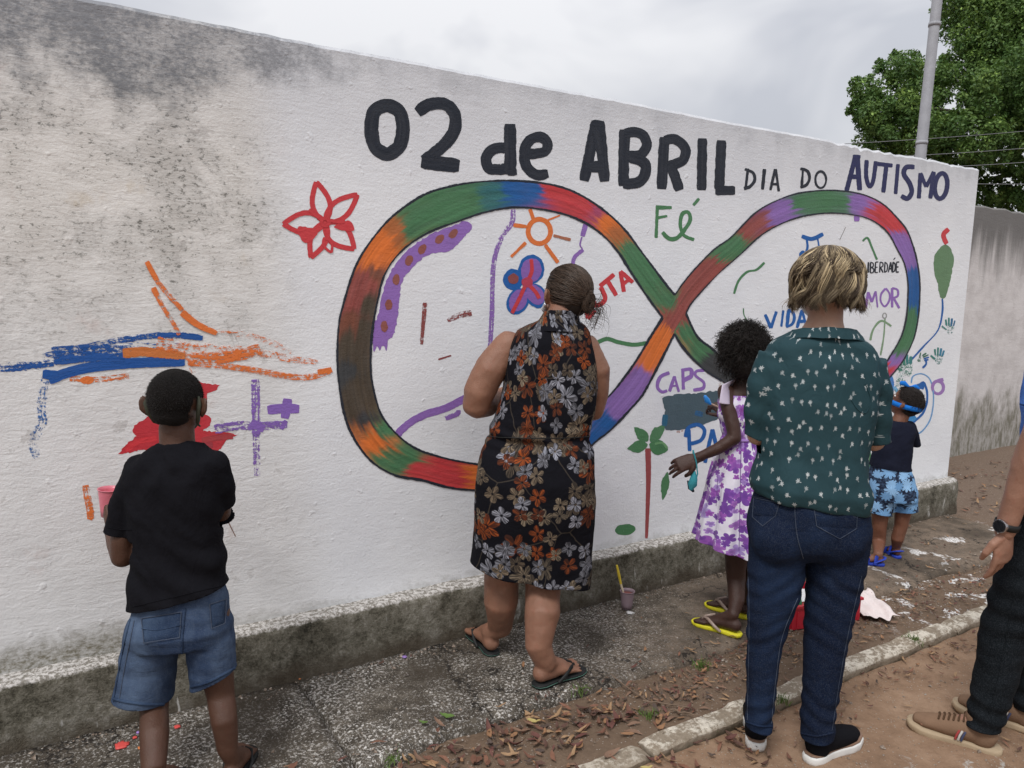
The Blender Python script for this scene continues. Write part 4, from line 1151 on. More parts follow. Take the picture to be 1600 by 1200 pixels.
# ================================================================== PEOPLE
from mathutils.bvhtree import BVHTree
def hdep(p): return (Vector(p) - CAM).dot(HF)
def ath(px, py, hd):
    d = ray(px, py)
    return CAM + d * (hd / d.dot(HF))
Z = Vector((0, 0, 1))

def evaluated(me, mods):
    ob = bpy.data.objects.new('tmp', me)
    COL.objects.link(ob)
    for typ, kw in mods:
        m = ob.modifiers.new('m', typ)
        for k, v in kw.items(): setattr(m, k, v)
    dg = bpy.context.evaluated_depsgraph_get()
    out = bpy.data.meshes.new_from_object(ob.evaluated_get(dg))
    bpy.data.objects.remove(ob)
    return out
def clean_mesh(mb, org):
    me = mb.mesh('tmp', org)
    bm = bmesh.new(); bm.from_mesh(me)
    bmesh.ops.recalc_face_normals(bm, faces=bm.faces)
    bm.to_mesh(me); bm.free()
    return me
def organic(name, layers, mats, parent, cuts=(), disp=None, thick=0.0, pat=None, sub=None, keep=None):
    """layers: [(MB, voxel, smoothing steps)] grown together into one surface each and kept in one mesh"""
    org = world_loc(parent)
    bm = bmesh.new()
    for (mb, vox, it) in layers:
        me = evaluated(clean_mesh(mb, org), [('REMESH', dict(mode='VOXEL', voxel_size=vox)), ('SMOOTH', dict(factor=0.5, iterations=it))])
        bm.from_mesh(me)
        bpy.data.meshes.remove(me)
    for (co, no, rad) in cuts:
        co = Vector(co) - org; no = Vector(no).normalized()
        fs = [f for f in bm.faces if rad is None or (rad(f.calc_center_median() + org) if callable(rad) else (f.calc_center_median() - co).length < rad)]
        g = set(fs)
        for f in fs:
            g.update(f.verts); g.update(f.edges)
        bmesh.ops.bisect_plane(bm, geom=list(g), dist=1e-5, plane_co=co, plane_no=no, clear_outer=True)
    if cuts:                      # drop the offcuts
        seen = set(); best = []
        for v0 in bm.verts:
            if v0 in seen: continue
            seen.add(v0); st = [v0]; comp = []
            while st:
                v = st.pop(); comp.append(v)
                for e in v.link_edges:
                    w_ = e.other_vert(v)
                    if w_ not in seen: seen.add(w_); st.append(w_)
            if len(comp) > len(best): best = comp
        bs_ = set(best)
        bmesh.ops.delete(bm, geom=[v for v in bm.verts if v not in bs_], context='VERTS')
    if keep:
        bmesh.ops.delete(bm, geom=[v for v in bm.verts if not keep(v.co + org)], context='VERTS')
    bm.normal_update()
    if disp:
        mv = [(v, v.normal * disp(v.co + org, v.normal)) for v in bm.verts]
        for v, d in mv: v.co += d
    me = bpy.data.meshes.new(name)
    bm.to_mesh(me); bm.free()
    if pat:
        a = me.attributes.new('pat', 'FLOAT_VECTOR', 'POINT')
        vals = []
        for v in me.vertices: vals += list(pat(v.co + org))
        a.data.foreach_set('vector', vals)
    o = link(name, me, mats, parent)
    if thick:
        s = o.modifiers.new('thickness', 'SOLIDIFY'); s.thickness = thick; s.offset = -1
    return o
def bvh_of(o):
    org = world_loc(o)
    return BVHTree.FromPolygons([v.co + org for v in o.data.vertices], [tuple(p.vertices) for p in o.data.polygons])
def stick(bvh, px, py, off=0.002):
    d = ray(px, py).normalized()
    loc, nrm, i, dist = bvh.ray_cast(CAM, d)
    if loc is None: return None
    if nrm.dot(d) > 0: nrm = -nrm
    return loc + nrm * off
def seam(name, bvh, pts, r, mat, parent, off=0.001, closed=False):
    P = [stick(bvh, x, y, off) for x, y in spline(pts, 4.0, closed)]
    P = [p for p in P if p is not None]
    if len(P) < 2: return
    mb = MB(); mb.tube(P, [r] * len(P), 6)
    return mb.build(name, mat, parent)
def patch_on(name, bvh, q, mat, parent, off=0.003, n=9):
    """q: picture corners tl, tr, br, bl laid on a garment"""
    mb = MB(); g = {}
    for j in range(n + 1):
        for i in range(n + 1):
            u, v = i / n, j / n
            x = (q[0][0] * (1 - u) + q[1][0] * u) * (1 - v) + (q[3][0] * (1 - u) + q[2][0] * u) * v
            y = (q[0][1] * (1 - u) + q[1][1] * u) * (1 - v) + (q[3][1] * (1 - u) + q[2][1] * u) * v
            e = 0.0004 if i in (0, n) or j in (0, n) else off
            p = stick(bvh, x, y, e)
            if p is None: return
            g[i, j] = p
    idx = {k: i for i, k in enumerate(g)}
    mb.add([g[k] for k in g], [(idx[i, j], idx[i + 1, j], idx[i + 1, j + 1], idx[i, j + 1]) for i in range(n) for j in range(n)])
    return mb.build(name, mat, parent)
def loft(mb, rings, hd, n=32, ex=2.3):
    out = []
    for (L, yL, R, yR, dd, ht) in rings:
        a = ath(L, yL, hd + dd); b = ath(R, yR, hd + dd)
        c = (a + b) / 2; ax = (b - a) / 2
        ring = []
        for j in range(n):
            t = 2 * math.pi * j / n
            cs, sn = math.cos(t), math.sin(t)
            q = (abs(cs) ** ex + abs(sn) ** ex) ** (-1 / ex)
            ring.append(c + ax * (cs * q) + HF * (sn * q * ht))
        out.append(ring)
    mb.rings(out)
def limb(mb, hd, pts, n=18, flat=1.0, round_end=True):
    """pts: (px, py, depth offset, radius in metres)"""
    mb.tube([ath(x, y, hd + d) for x, y, d, r in pts], [(r, r * flat) for x, y, d, r in pts], n, round_end=round_end)
def frame(f, u=Z):
    f = Vector(f).normalized()
    s = f.cross(u).normalized()
    return Matrix((s, f, s.cross(f).normalized())).transposed()
def head(mb, c, s, M, ear=1.0, eo=0.0):
    c = Vector(c)
    q = lambda x, y, z: c + M @ Vector((x * s, y * s, z * s))
    mb.ell(q(0, -.03, .10), .345 * s, .43 * s, .39 * s, M, 24, 18)
    mb.ell(q(0, .10, -.20), .26 * s, .28 * s, .29 * s, M, 20, 14)
    mb.ell(q(0, .20, -.36), .13 * s, .15 * s, .11 * s, M, 16, 10)
    mb.ell(q(0, .30, .12), .24 * s, .10 * s, .08 * s, M, 14, 8)
    mb.tube([q(0, .36, .05), q(0, .43, -.06), q(0, .46, -.12)], [.035 * s, .045 * s, .055 * s], 10)
    mb.tube([q(-.09, .36, -.25), q(0, .395, -.245), q(.09, .36, -.25)], [.03 * s, .04 * s, .03 * s], 10)
    for k in (-1, 1):
        mb.ell(q(.05 * k, .43, -.13), .035 * s, .04 * s, .03 * s, M, 10, 8)
        if ear:
            E = M @ Matrix.Rotation(0.45 * k, 3, 'Z')
            mb.ell(q((.365 + eo) * k, -.02, -.06), .05 * s * ear, .085 * s * ear, .14 * s * ear, E, 14, 10)
            mb.ell(q((.425 + eo) * k, -.07, -.02), .032 * s * ear, .08 * s * ear, .125 * s * ear, E, 12, 10)
            mb.ell(q((.36 + eo * .5) * k, .0, -.15), .03 * s * ear, .04 * s * ear, .05 * s * ear, E, 10, 8)
def face_parts(parent, c, s, M, lips, iris=(0.03, 0.015, 0.008, 1)):
    c = Vector(c)
    q = lambda x, y, z: c + M @ Vector((x * s, y * s, z * s))
    for k in (-1, 1):
        mb = MB(); mb.ell(q(.135 * k, .335, .01), .055 * s, .05 * s, .034 * s, M, 12, 8); e = mb.build('eye', M_EYE, parent)
        mb = MB(); mb.ell(q(.135 * k, .372, .01), .026 * s, .018 * s, .026 * s, M, 10, 8); mb.build('iris', M_DARK, e)
    mb = MB(); mb.tube([q(-.10, .375, -.255), q(0, .43, -.25), q(.10, .375, -.255)], [.014 * s, .024 * s, .014 * s], 8); mb.build('mouth', lips, parent)
def hand(mb, wrist, d, n, size, curl, thumb=1, spread=0.10, tcurl=0.5, wr=1.0):
    """d: finger direction, n: the way the palm faces, thumb: side of the thumb along d x n"""
    d = Vector(d).normalized(); n = (Vector(n) - d * Vector(n).dot(d)).normalized(); s = d.cross(n).normalized() * thumb
    w = Vector(wrist); k = size / 0.18
    mb.tube([w - d * .03 * k, w, w + d * .03 * k, w + d * .065 * k, w + d * .092 * k], [(.026 * k * wr, .020 * k), (.027 * k * wr, .019 * k), (.037 * k, .018 * k), (.041 * k, .016 * k), (.039 * k, .012 * k)], 16, ref=n)
    lens = [.072, .080, .075, .058]
    for i in range(4):
        o = (1.5 - i) * .0205 * k
        b = w + d * (.088 - abs(i - 1.2) * .005) * k + s * o
        ang = 0.0
        dd = (d + s * (1.5 - i) * spread).normalized()
        P = [b - dd * .015 * k, b]; Rr_ = [.0098 * k, .0096 * k]
        c_ = curl[i] if isinstance(curl, (list, tuple)) else curl
        for j, f in enumerate((.48, .30, .22)):
            ang += c_ * (0.9, 1.0, 0.7)[j]
            P.append(P[-1] + (dd * math.cos(ang) + n * math.sin(ang)) * lens[i] * f * k)
            Rr_.append((.0088, .0080, .0068)[j] * k)
        mb.tube(P, Rr_, 10, ref=n)
    b = w + d * .022 * k + s * .026 * k
    t1 = (d * .62 + s * .75 + n * .25).normalized(); t2 = (d * .9 + s * .25 + n * tcurl).normalized(); t3 = (d * .95 - s * .1 + n * tcurl * 1.5).normalized()
    P = [b - t1 * .012 * k, b + t1 * .022 * k, b + t1 * .03 * k + t2 * .026 * k, b + t1 * .03 * k + t2 * .026 * k + t3 * .024 * k]
    mb.tube(P, [.014 * k, .0125 * k, .0108 * k, .0088 * k], 10, ref=n)
def foot(mb, heel, d, L, z0, w=1.0):
    heel = Vector((heel[0], heel[1], z0)); d = Vector((d[0], d[1], 0)).normalized(); s = d.cross(Z)
    k = L / 0.24
    mb.tube([heel + d * .028 * k + Z * .034 * k, heel + d * .07 * k + Z * .036 * k, heel + d * .12 * k + Z * .032 * k, heel + d * .165 * k + Z * .02 * k, heel + d * .195 * k + Z * .014 * k],
            [(.031 * k * w, .034 * k), (.031 * k * w, .036 * k), (.038 * k * w, .030 * k), (.046 * k * w, .02 * k), (.042 * k * w, .014 * k)], 16, ref=Z)
    mb.tube([heel + d * .045 * k + Z * .09 * k, heel + d * .09 * k + Z * .06 * k, heel + d * .14 * k + Z * .035 * k], [.030 * k, .030 * k, .026 * k], 12)
    for i in range(5):
        o = (-2 + i) * .0185 * k * w
        l = (.235, .238, .23, .22, .207)[i]
        r = (.0125, .0092, .0086, .0082, .0078)[i] * k
        mb.tube([heel + d * .185 * k + s * o + Z * .013 * k, heel + d * l * k + s * o * 1.08 + Z * .0105 * k], [r, r], 10, ref=Z)
def sole(name, heel, d, L, z0, th, mat, parent, w=1.0, lift=0.0):
    heel = Vector((heel[0], heel[1], z0)); d = Vector((d[0], d[1], 0)).normalized(); s = d.cross(Z)
    k = L / 0.25
    half = [(-.006, .012), (.004, .026), (.03, .034), (.08, .031), (.12, .034), (.17, .044), (.205, .045), (.235, .034), (.25, .015)]
    out = [(x, y) for x, y in half] + [(x, -y) for x, y in reversed(half)]
    mb = MB(); R_ = []
    for zz, g in ((0, .97), (th * .35, 1.0), (th * .8, 1.0), (th, .97)):
        R_.append([heel + d * (.12 + (x - .12) * g) * k + s * y * g * k * w + Z * (zz + lift * max(0, (x - .17) / .08) ** 2) for x, y in out])
    mb.rings(R_)
    return mb.build(name, mat, parent, bevel=0.0)
def flip_flop(person_name, heel, d, L, z0, mat, strap_mat, label):
    o = tag(empty(person_name, (heel[0], heel[1], z0)), label[0], label[1], label[2] if len(label) > 2 else None)
    sole('sole', heel, d, L, z0, 0.016, mat, o)
    h = Vector((heel[0], heel[1], z0)); dd = Vector((d[0], d[1], 0)).normalized(); s = dd.cross(Z); k = L / .25
    for side in (-1, 1):
        mb = MB()
        mb.tube([h + dd * .20 * k + Z * .020, h + dd * .185 * k + s * side * .008 * k + Z * .048 * k, h + dd * .155 * k + s * side * .034 * k + Z * .056 * k, h + dd * .115 * k + s * side * .045 * k + Z * .036 * k, h + dd * .085 * k + s * side * .041 * k + Z * .014],
                [(.004, .003), (.006, .004), (.007, .0035), (.007, .0035), (.006, .004)], 8)
        mb.build('strap', strap_mat, o)
    return o

# ---- materials
def mat_skin(name, col, rough=0.5):
    t = NT(name)
    o = t.obj()
    a = t.noise(o, 9, 5, 0.65); b = t.noise(o, 260, 3, 0.7); c3 = t.noise(o, 38, 4, .65)
    c = t.mix(a, tuple(v * .66 for v in col[:3]) + (1,), tuple(min(1, v * 1.28) for v in col[:3]) + (1,))
    c = t.mix(t.math('MULTIPLY', t.step(c3, .48, .7), .4), c, (col[0] * 1.0, col[1] * .78, col[2] * .72, 1))
    return t.done(t.bsdf(c, rough, t.bump(t.math('ADD', b, c3), 0.35, 0.006), 0.4, 0, 0.0))
def mat_cloth(name, col, var=0.15, rough=0.85, wscale=700, sheen=0.15, fold=0.0):
    t = NT(name)
    o = t.obj()
    a = t.noise(o, 7, 5, .6)
    w = t.noise(t.mapv(o, (1, 1, .6)), wscale * .3, 2, .5)
    f = t.noise(t.mapv(o, (1, 1, .7)), 10, 4, .55, .6)
    c = t.mix(a, tuple(v * (1 - var) for v in col[:3]) + (1,), tuple(min(1, v * (1 + var)) for v in col[:3]) + (1,))
    h = t.math('ADD', t.math('MULTIPLY', w, .10), t.math('MULTIPLY', f, fold))
    return t.done(t.bsdf(c, rough, t.bump(h, 0.5, 0.02), 0.06, sheen=0.0))
def mat_denim(name, dark, lightc, fade=0.5):
    t = NT(name)
    o = t.obj()
    x, y, z = t.sep(o)
    a = t.noise(o, 6, 6, .65); b = t.noise(t.mapv(o, (1, 1, .35)), 60, 4, .7); w = t.noise(o, 420, 2, .5)
    f = t.step(t.math('ADD', t.math('MULTIPLY', a, .7), t.math('MULTIPLY', b, .3)), .5 - fade * .3, .5 + .35)
    c = t.mix(f, dark, lightc)
    c = t.mix(t.math('MULTIPLY', t.step(w, .45, .7), .5), c, t.mix(.09, c, (.5, .55, .62, 1)))
    fd_ = t.step(t.noise(t.mapv(o, (1, 1, .6), (2, 0, 0)), 4.5, 4, .6), .48, .72)
    c = t.mix(t.math('MULTIPLY', fd_, .45), c, t.mix(.5, lightc, (lightc[0] * 2.0, lightc[1] * 2.0, lightc[2] * 1.9, 1)))
    fo = t.noise(t.mapv(o, (1, 1, 2.2)), 9, 4, .6, .5)
    h = t.math('ADD', t.math('MULTIPLY', w, .1), t.math('ADD', t.math('MULTIPLY', fo, .5), t.math('MULTIPLY', b, .1)))
    return t.done(t.bsdf(c, .9, t.bump(h, .6, .02), .08))
def cell(t, uv, scale, loc, rand):
    v = t.mapv(uv, (scale, scale, scale), loc)
    vo = t.voro(v, 1.0, rand=rand, dim='2D')
    d = t.vec('SUBTRACT', v, vo.outputs['Position'])
    x, y, z = t.sep(d)
    cr, cg, cb = t.sep(vo.outputs['Color'])
    return x, y, cr, cg, cb
def petals(t, x, y, rot, n, R, a, p):
    r = t.math('SQRT', t.math('ADD', t.math('MULTIPLY', x, x), t.math('MULTIPLY', y, y)))
    th = t.math('ADD', t.math('ARCTAN2', y, x), rot)
    w = t.math('POWER', t.math('ABSOLUTE', t.math('COSINE', t.math('MULTIPLY', th, n / 2.0))), p)
    prof = t.math('MULTIPLY', R, t.math('ADD', a, t.math('MULTIPLY', w, 1 - a)))
    m = t.math('SUBTRACT', 1.0, t.step(t.math('SUBTRACT', r, prof), -0.02, 0.02))
    return m, r, th
def mat_floral_dark():
    t = NT('dark_floral_print')
    uv = t.attr('pat')
    wob = t.noise(uv, 30, 2, .5, out='Color')
    uvw = t.vec('ADD', uv, t.vec('SCALE', t.vec('SUBTRACT', wob, (.5, .5, .5)), scale=0.010))
    c = (0.008, 0.008, 0.011, 1)
    vine = t.voro(t.mapv(uvw, (5.2, 5.2, 1)), 1.0, feat='DISTANCE_TO_EDGE', dim='2D').outputs['Distance']
    c = t.mix(t.math('MULTIPLY', t.math('SUBTRACT', 1.0, t.step(vine, .006, .016)), .18), c, (.22, .18, .13, 1))
    for (sc, loc, lo, n, R) in ((10.5, (3.3, 1.7, 0), .52, 6, .52), (14.0, (.4, .9, 0), .36, 5, .48), (15.5, (7.4, 5.2, 0), .42, 4, .47)):
        x, y, cr, cg, cb = cell(t, uvw, sc, loc, .62)
        m, r, th = petals(t, x, y, t.math('MULTIPLY', cg, 6.28), n, R, .12, .55)
        line = t.noise(t.comb(t.math('MULTIPLY', th, 7.0), t.math('MULTIPLY', r, 1.5), cr), 1.0, 2, .6)
        col = t.ramp(cr, [(0.0, (.33, .25, .17)), (.28, (.42, .095, .022)), (.55, (.44, .45, .52)), (.86, (.34, .27, .19))], 'CONSTANT')
        col = t.mix(t.step(line, .42, .68), t.mix(.84, col, (.01, .01, .012, 1)), col)
        col = t.mix(t.math('ADD', .12, t.math('MULTIPLY', cg, .58)), col, (.02, .018, .018, 1))
        dark = t.math('SUBTRACT', 1.0, t.step(r, .05, .11))
        m = t.math('MULTIPLY', t.math('MULTIPLY', m, t.math('SUBTRACT', 1.0, dark)), t.step(cb, lo, lo + .01))
        c = t.mix(m, c, col)
    f = t.noise(t.obj(), 14, 4, .6, .5)
    return t.done(t.bsdf(c, .85, t.bump(f, .5, .015), .06))
def mat_floral_purple():
    t = NT('white_purple_floral_print')
    uv = t.attr('pat')
    c = t.mix(t.noise(uv, 18, 4, .6), (.62, .58, .70, 1), (.78, .76, .82, 1))
    wash = t.step(t.noise(uv, 9, 4, .6), .54, .66)
    c = t.mix(t.math('MULTIPLY', wash, .55), c, (.40, .30, .58, 1))
    for (sc, loc, lo, n, R) in ((16.0, (3.3, 1.7, 0), .50, 5, .58), (23.0, (.4, .9, 0), .46, 5, .54), (36, (2.2, 8.1, 0), .55, 5, .5)):
        x, y, cr, cg, cb = cell(t, uv, sc, loc, .8)
        m, r, th = petals(t, x, y, t.math('MULTIPLY', cg, 6.28), n, R, .35, .5)
        col = t.ramp(cr, [(0.0, (.17, .06, .32)), (.35, (.17, .06, .32)), (.4, (.28, .10, .42)), (.7, (.32, .09, .40)), (1.0, (.40, .30, .62))])
        col = t.mix(t.step(t.math('ADD', r, t.math('MULTIPLY', t.noise(uv, 120, 2, .5), .2)), .15, .5), t.mix(.4, col, (.10, .03, .2, 1)), col)
        c = t.mix(t.math('MULTIPLY', m, t.step(cb, lo, lo + .01)), c, col)
    f = t.noise(t.mapv(t.obj(), (1, 1, .4)), 16, 4, .6, .3)
    return t.done(t.bsdf(c, .8, t.bump(f, .6, .015), .2, sheen=.1))
def mat_palms():
    t = NT('green_palm_print')
    uv = t.attr('pat')
    o = t.obj()
    c = t.mix(t.noise(o, 6, 4, .6), (.014, .040, .048, 1), (.026, .064, .076, 1))
    x, y, cr, cg, cb = cell(t, uv, 22.5, (1.3, 2.2, 0), .80)
    an = t.math('MULTIPLY', t.math('SUBTRACT', cg, .5), 2.6)
    cs, sn = t.math('COSINE', an), t.math('SINE', an)
    x2 = t.math('SUBTRACT', t.math('MULTIPLY', x, cs), t.math('MULTIPLY', y, sn))
    y2 = t.math('ADD', t.math('MULTIPLY', x, sn), t.math('MULTIPLY', y, cs))
    yc = t.math('SUBTRACT', y2, .05)
    m, r, th = petals(t, x2, yc, 1.57, 7, .19, .30, 1.2)
    up = t.step(yc, -.10, -.04)
    m = t.math('MULTIPLY', m, up)
    xt = t.math('SUBTRACT', x2, t.math('MULTIPLY', t.math('MULTIPLY', y2, y2), 1.2))
    tr = t.math('MULTIPLY', t.math('SUBTRACT', 1.0, t.step(t.math('ABSOLUTE', xt), 0.015, .035)), t.math('MULTIPLY', t.step(y2, -.21, -.19), t.math('SUBTRACT', 1.0, t.step(y2, .04, .08))))
    m = t.math('MAXIMUM', m, tr)
    c = t.mix(t.math('MULTIPLY', m, t.math('ADD', .35, t.math('MULTIPLY', cb, .5))), c, (.60, .64, .64, 1))
    f = t.noise(t.mapv(o, (1, 1, .7)), 11, 4, .55, .7)
    return t.done(t.bsdf(c, .75, t.bump(f, .55, .016), .15))
def mat_monstera():
    t = NT('blue_leaf_print')
    uv = t.attr('pat')
    c = t.mix(t.step(t.noise(uv, 60, 3, .6), .45, .6), (.012, .018, .040, 1), (.05, .09, .16, 1))
    for (sc, loc, lo, R) in ((13, (3.1, .7, 0), .15, .50), (17, (.3, 4.7, 0), .45, .48)):
        x, y, cr, cg, cb = cell(t, uv, sc, loc, .6)
        m, r, th = petals(t, x, y, t.math('MULTIPLY', cg, 6.28), 9, R, .45, .8)
        col = t.mix(cr, (.13, .30, .55, 1), (.30, .52, .78, 1))
        vein = t.math('SUBTRACT', 1.0, t.step(t.math('ABSOLUTE', t.math('SINE', t.math('MULTIPLY', th, 4.5))), .0, .22))
        c = t.mix(t.math('MULTIPLY', m, t.step(cb, lo, lo + .01)), c, t.mix(t.math('MULTIPLY', vein, .6), col, (.03, .06, .14, 1)))
    return t.done(t.bsdf(c, .8, None, .2))
def mat_hair(name):
    t = NT(name)
    c = t.attr('Col', 'Color')
    return t.done(t.bsdf(c, .5, None, .25))
M_HAIR = mat_hair('hair_strands')
M_EYE = plain('eye_white', (.7, .68, .65, 1), .3)
M_DARK = plain('dark_iris', (.02, .012, .008, 1), .3)
M_LIP = plain('lip', (.25, .10, .08, 1), .5)
M_LIPD = plain('dark_lip', (.10, .045, .04, 1), .5)
SK_BOY = mat_skin('skin_deep_brown', (.078, .036, .022))
SK_GIRL = mat_skin('skin_dark_brown', (.052, .024, .017))
SK_TOD = mat_skin('skin_brown', (.17, .072, .042))
SK_DRESS = mat_skin('skin_tan', (.25, .125, .08))
SK_GREEN = mat_skin('skin_light', (.43, .265, .19))
SK_MAN = mat_skin('skin_olive', (.31, .165, .112))
M_BLACKTEE = mat_cloth('black_cotton', (.0085, .0085, .011), .25, .9, 700, .04, 1.4)
M_ORANGE = mat_cloth('orange_cotton', (.55, .24, .06), .2)
M_SHORTS = mat_denim('faded_denim', (.020, .036, .078, 1), (.085, .122, .19, 1), .5)
M_SHORTS_D = mat_denim('denim_seam', (.014, .026, .058, 1), (.052, .082, .138, 1), .4)
M_JEANS = mat_denim('indigo_denim', (.005, .010, .027, 1), (.012, .024, .056, 1), .4)
M_JEANS_D = mat_denim('indigo_seam', (.035, .045, .07, 1), (.08, .10, .14, 1), .3)
M_STITCH = plain('stitching', (.06, .075, .11, 1), .9)
M_FLORAL, M_PURPLE, M_PALMS, M_MONST = mat_floral_dark(), mat_floral_purple(), mat_palms(), mat_monstera()
M_NAVY = mat_cloth('navy_cotton', (.012, .014, .026), .2)
M_POLO = mat_cloth('blue_cotton', (.07, .17, .50), .2, fold=.5)
M_BLKJ = mat_denim('black_denim', (.005, .007, .009, 1), (.014, .018, .022, 1), .3)
M_RUB_BLK = plain('black_rubber', (.012, .013, .013, 1), .6)
M_RUB_GRN = plain('green_rubber_edge', (.10, .22, .17, 1), .6)
M_RUB_YEL = plain('yellow_rubber', (.68, .62, .03, 1), .55)
M_CLEAR = plain('pale_plastic_strap', (.32, .24, .20, 1), .3)
M_RUB_BLU = plain('blue_rubber', (.02, .05, .38, 1), .5)
M_BAND = mat_cloth('bright_blue_ribbon', (.015, .17, .60), .15, .6)
M_KNIT = mat_cloth('black_knit', (.008, .008, .010), .2, .9, 500)
M_SOLE = plain('white_foam', (.68, .67, .64, 1), .6)
M_BRONZE = plain('bronze_trim', (.20, .12, .08, 1), .4)
M_SUEDE = mat_cloth('brown_suede', (.215, .135, .088), .3, .95)
M_SOLE2 = plain('tan_rubber', (.38, .29, .19, 1), .7)
M_MASK = plain('olive_mask_strap', (.045, .05, .035, 1), .8)
M_MASKW = plain('white_mask', (.62, .64, .66, 1), .8)
M_TEAL = mat_cloth('teal_mask_cloth', (.05, .28, .33), .5)

def strands(name, paths, cols, rad, parent, sides=3):
    """paths: list of point lists, one thin tapering tube each"""
    org = world_loc(parent)
    V, F_, Cc = [], [], []
    for P, c, r in zip(paths, cols, rad):
        m = len(P)
        base = len(V)
        for i in range(m):
            t = (P[min(i + 1, m - 1)] - P[max(i - 1, 0)])
            if t.length < 1e-9: t = Z.copy()
            t.normalize()
            a = t.cross(Vector((.31, .52, .8))); a.normalize(); b = t.cross(a)
            rr = r * (1.0 - 0.75 * (i / (m - 1)) ** 2)
            for k in range(sides):
                an = 2 * math.pi * k / sides
                V.append(P[i] + a * rr * math.cos(an) + b * rr * math.sin(an) - org)
                f = i / (m - 1)
                Cc.append(c(f) if callable(c) else c)
        for i in range(m - 1):
            for k in range(sides):
                k2_ = (k + 1) % sides
                F_.append((base + i * sides + k, base + i * sides + k2_, base + (i + 1) * sides + k2_, base + (i + 1) * sides + k))
    me = bpy.data.meshes.new(name)
    me.from_pydata(V, [], F_)
    ca = me.attributes.new('Col', 'FLOAT_COLOR', 'POINT')
    ca.data.foreach_set('color', [x for c in Cc for x in (c if len(c) == 4 else tuple(c) + (1.0,))])
    return link(name, me, M_HAIR, parent)
def cyl_pat(base, hd, Rm):
    c0 = Vector(base)
    def f(p):
        lx = (p - c0).dot(r0); dp = (p - c0).dot(HF)
        return (math.atan2(lx, -dp) * Rm, p.z, 0.0)
    return f
def plane_cut(a, b, down=-1):
    """a, b: points of a hem seen from behind; the plane holds them and the view depth"""
    ax = (b - a).normalized()
    return (a + b) / 2, ax.cross(HF).normalized() * (1 if (ax.cross(HF)).z * down > 0 else -1)
def folds(seed, amp, sc, st=(1, 1, 1)):
    def f(p, n):
        return amp * noise.fractal(Vector((p.x * st[0] * sc + seed, p.y * st[1] * sc, p.z * st[2] * sc)), 1.0, 2.0, 3)
    return f
M_HCORE = plain('hair_mass', (.012, .009, .008, 1), .7, .2)
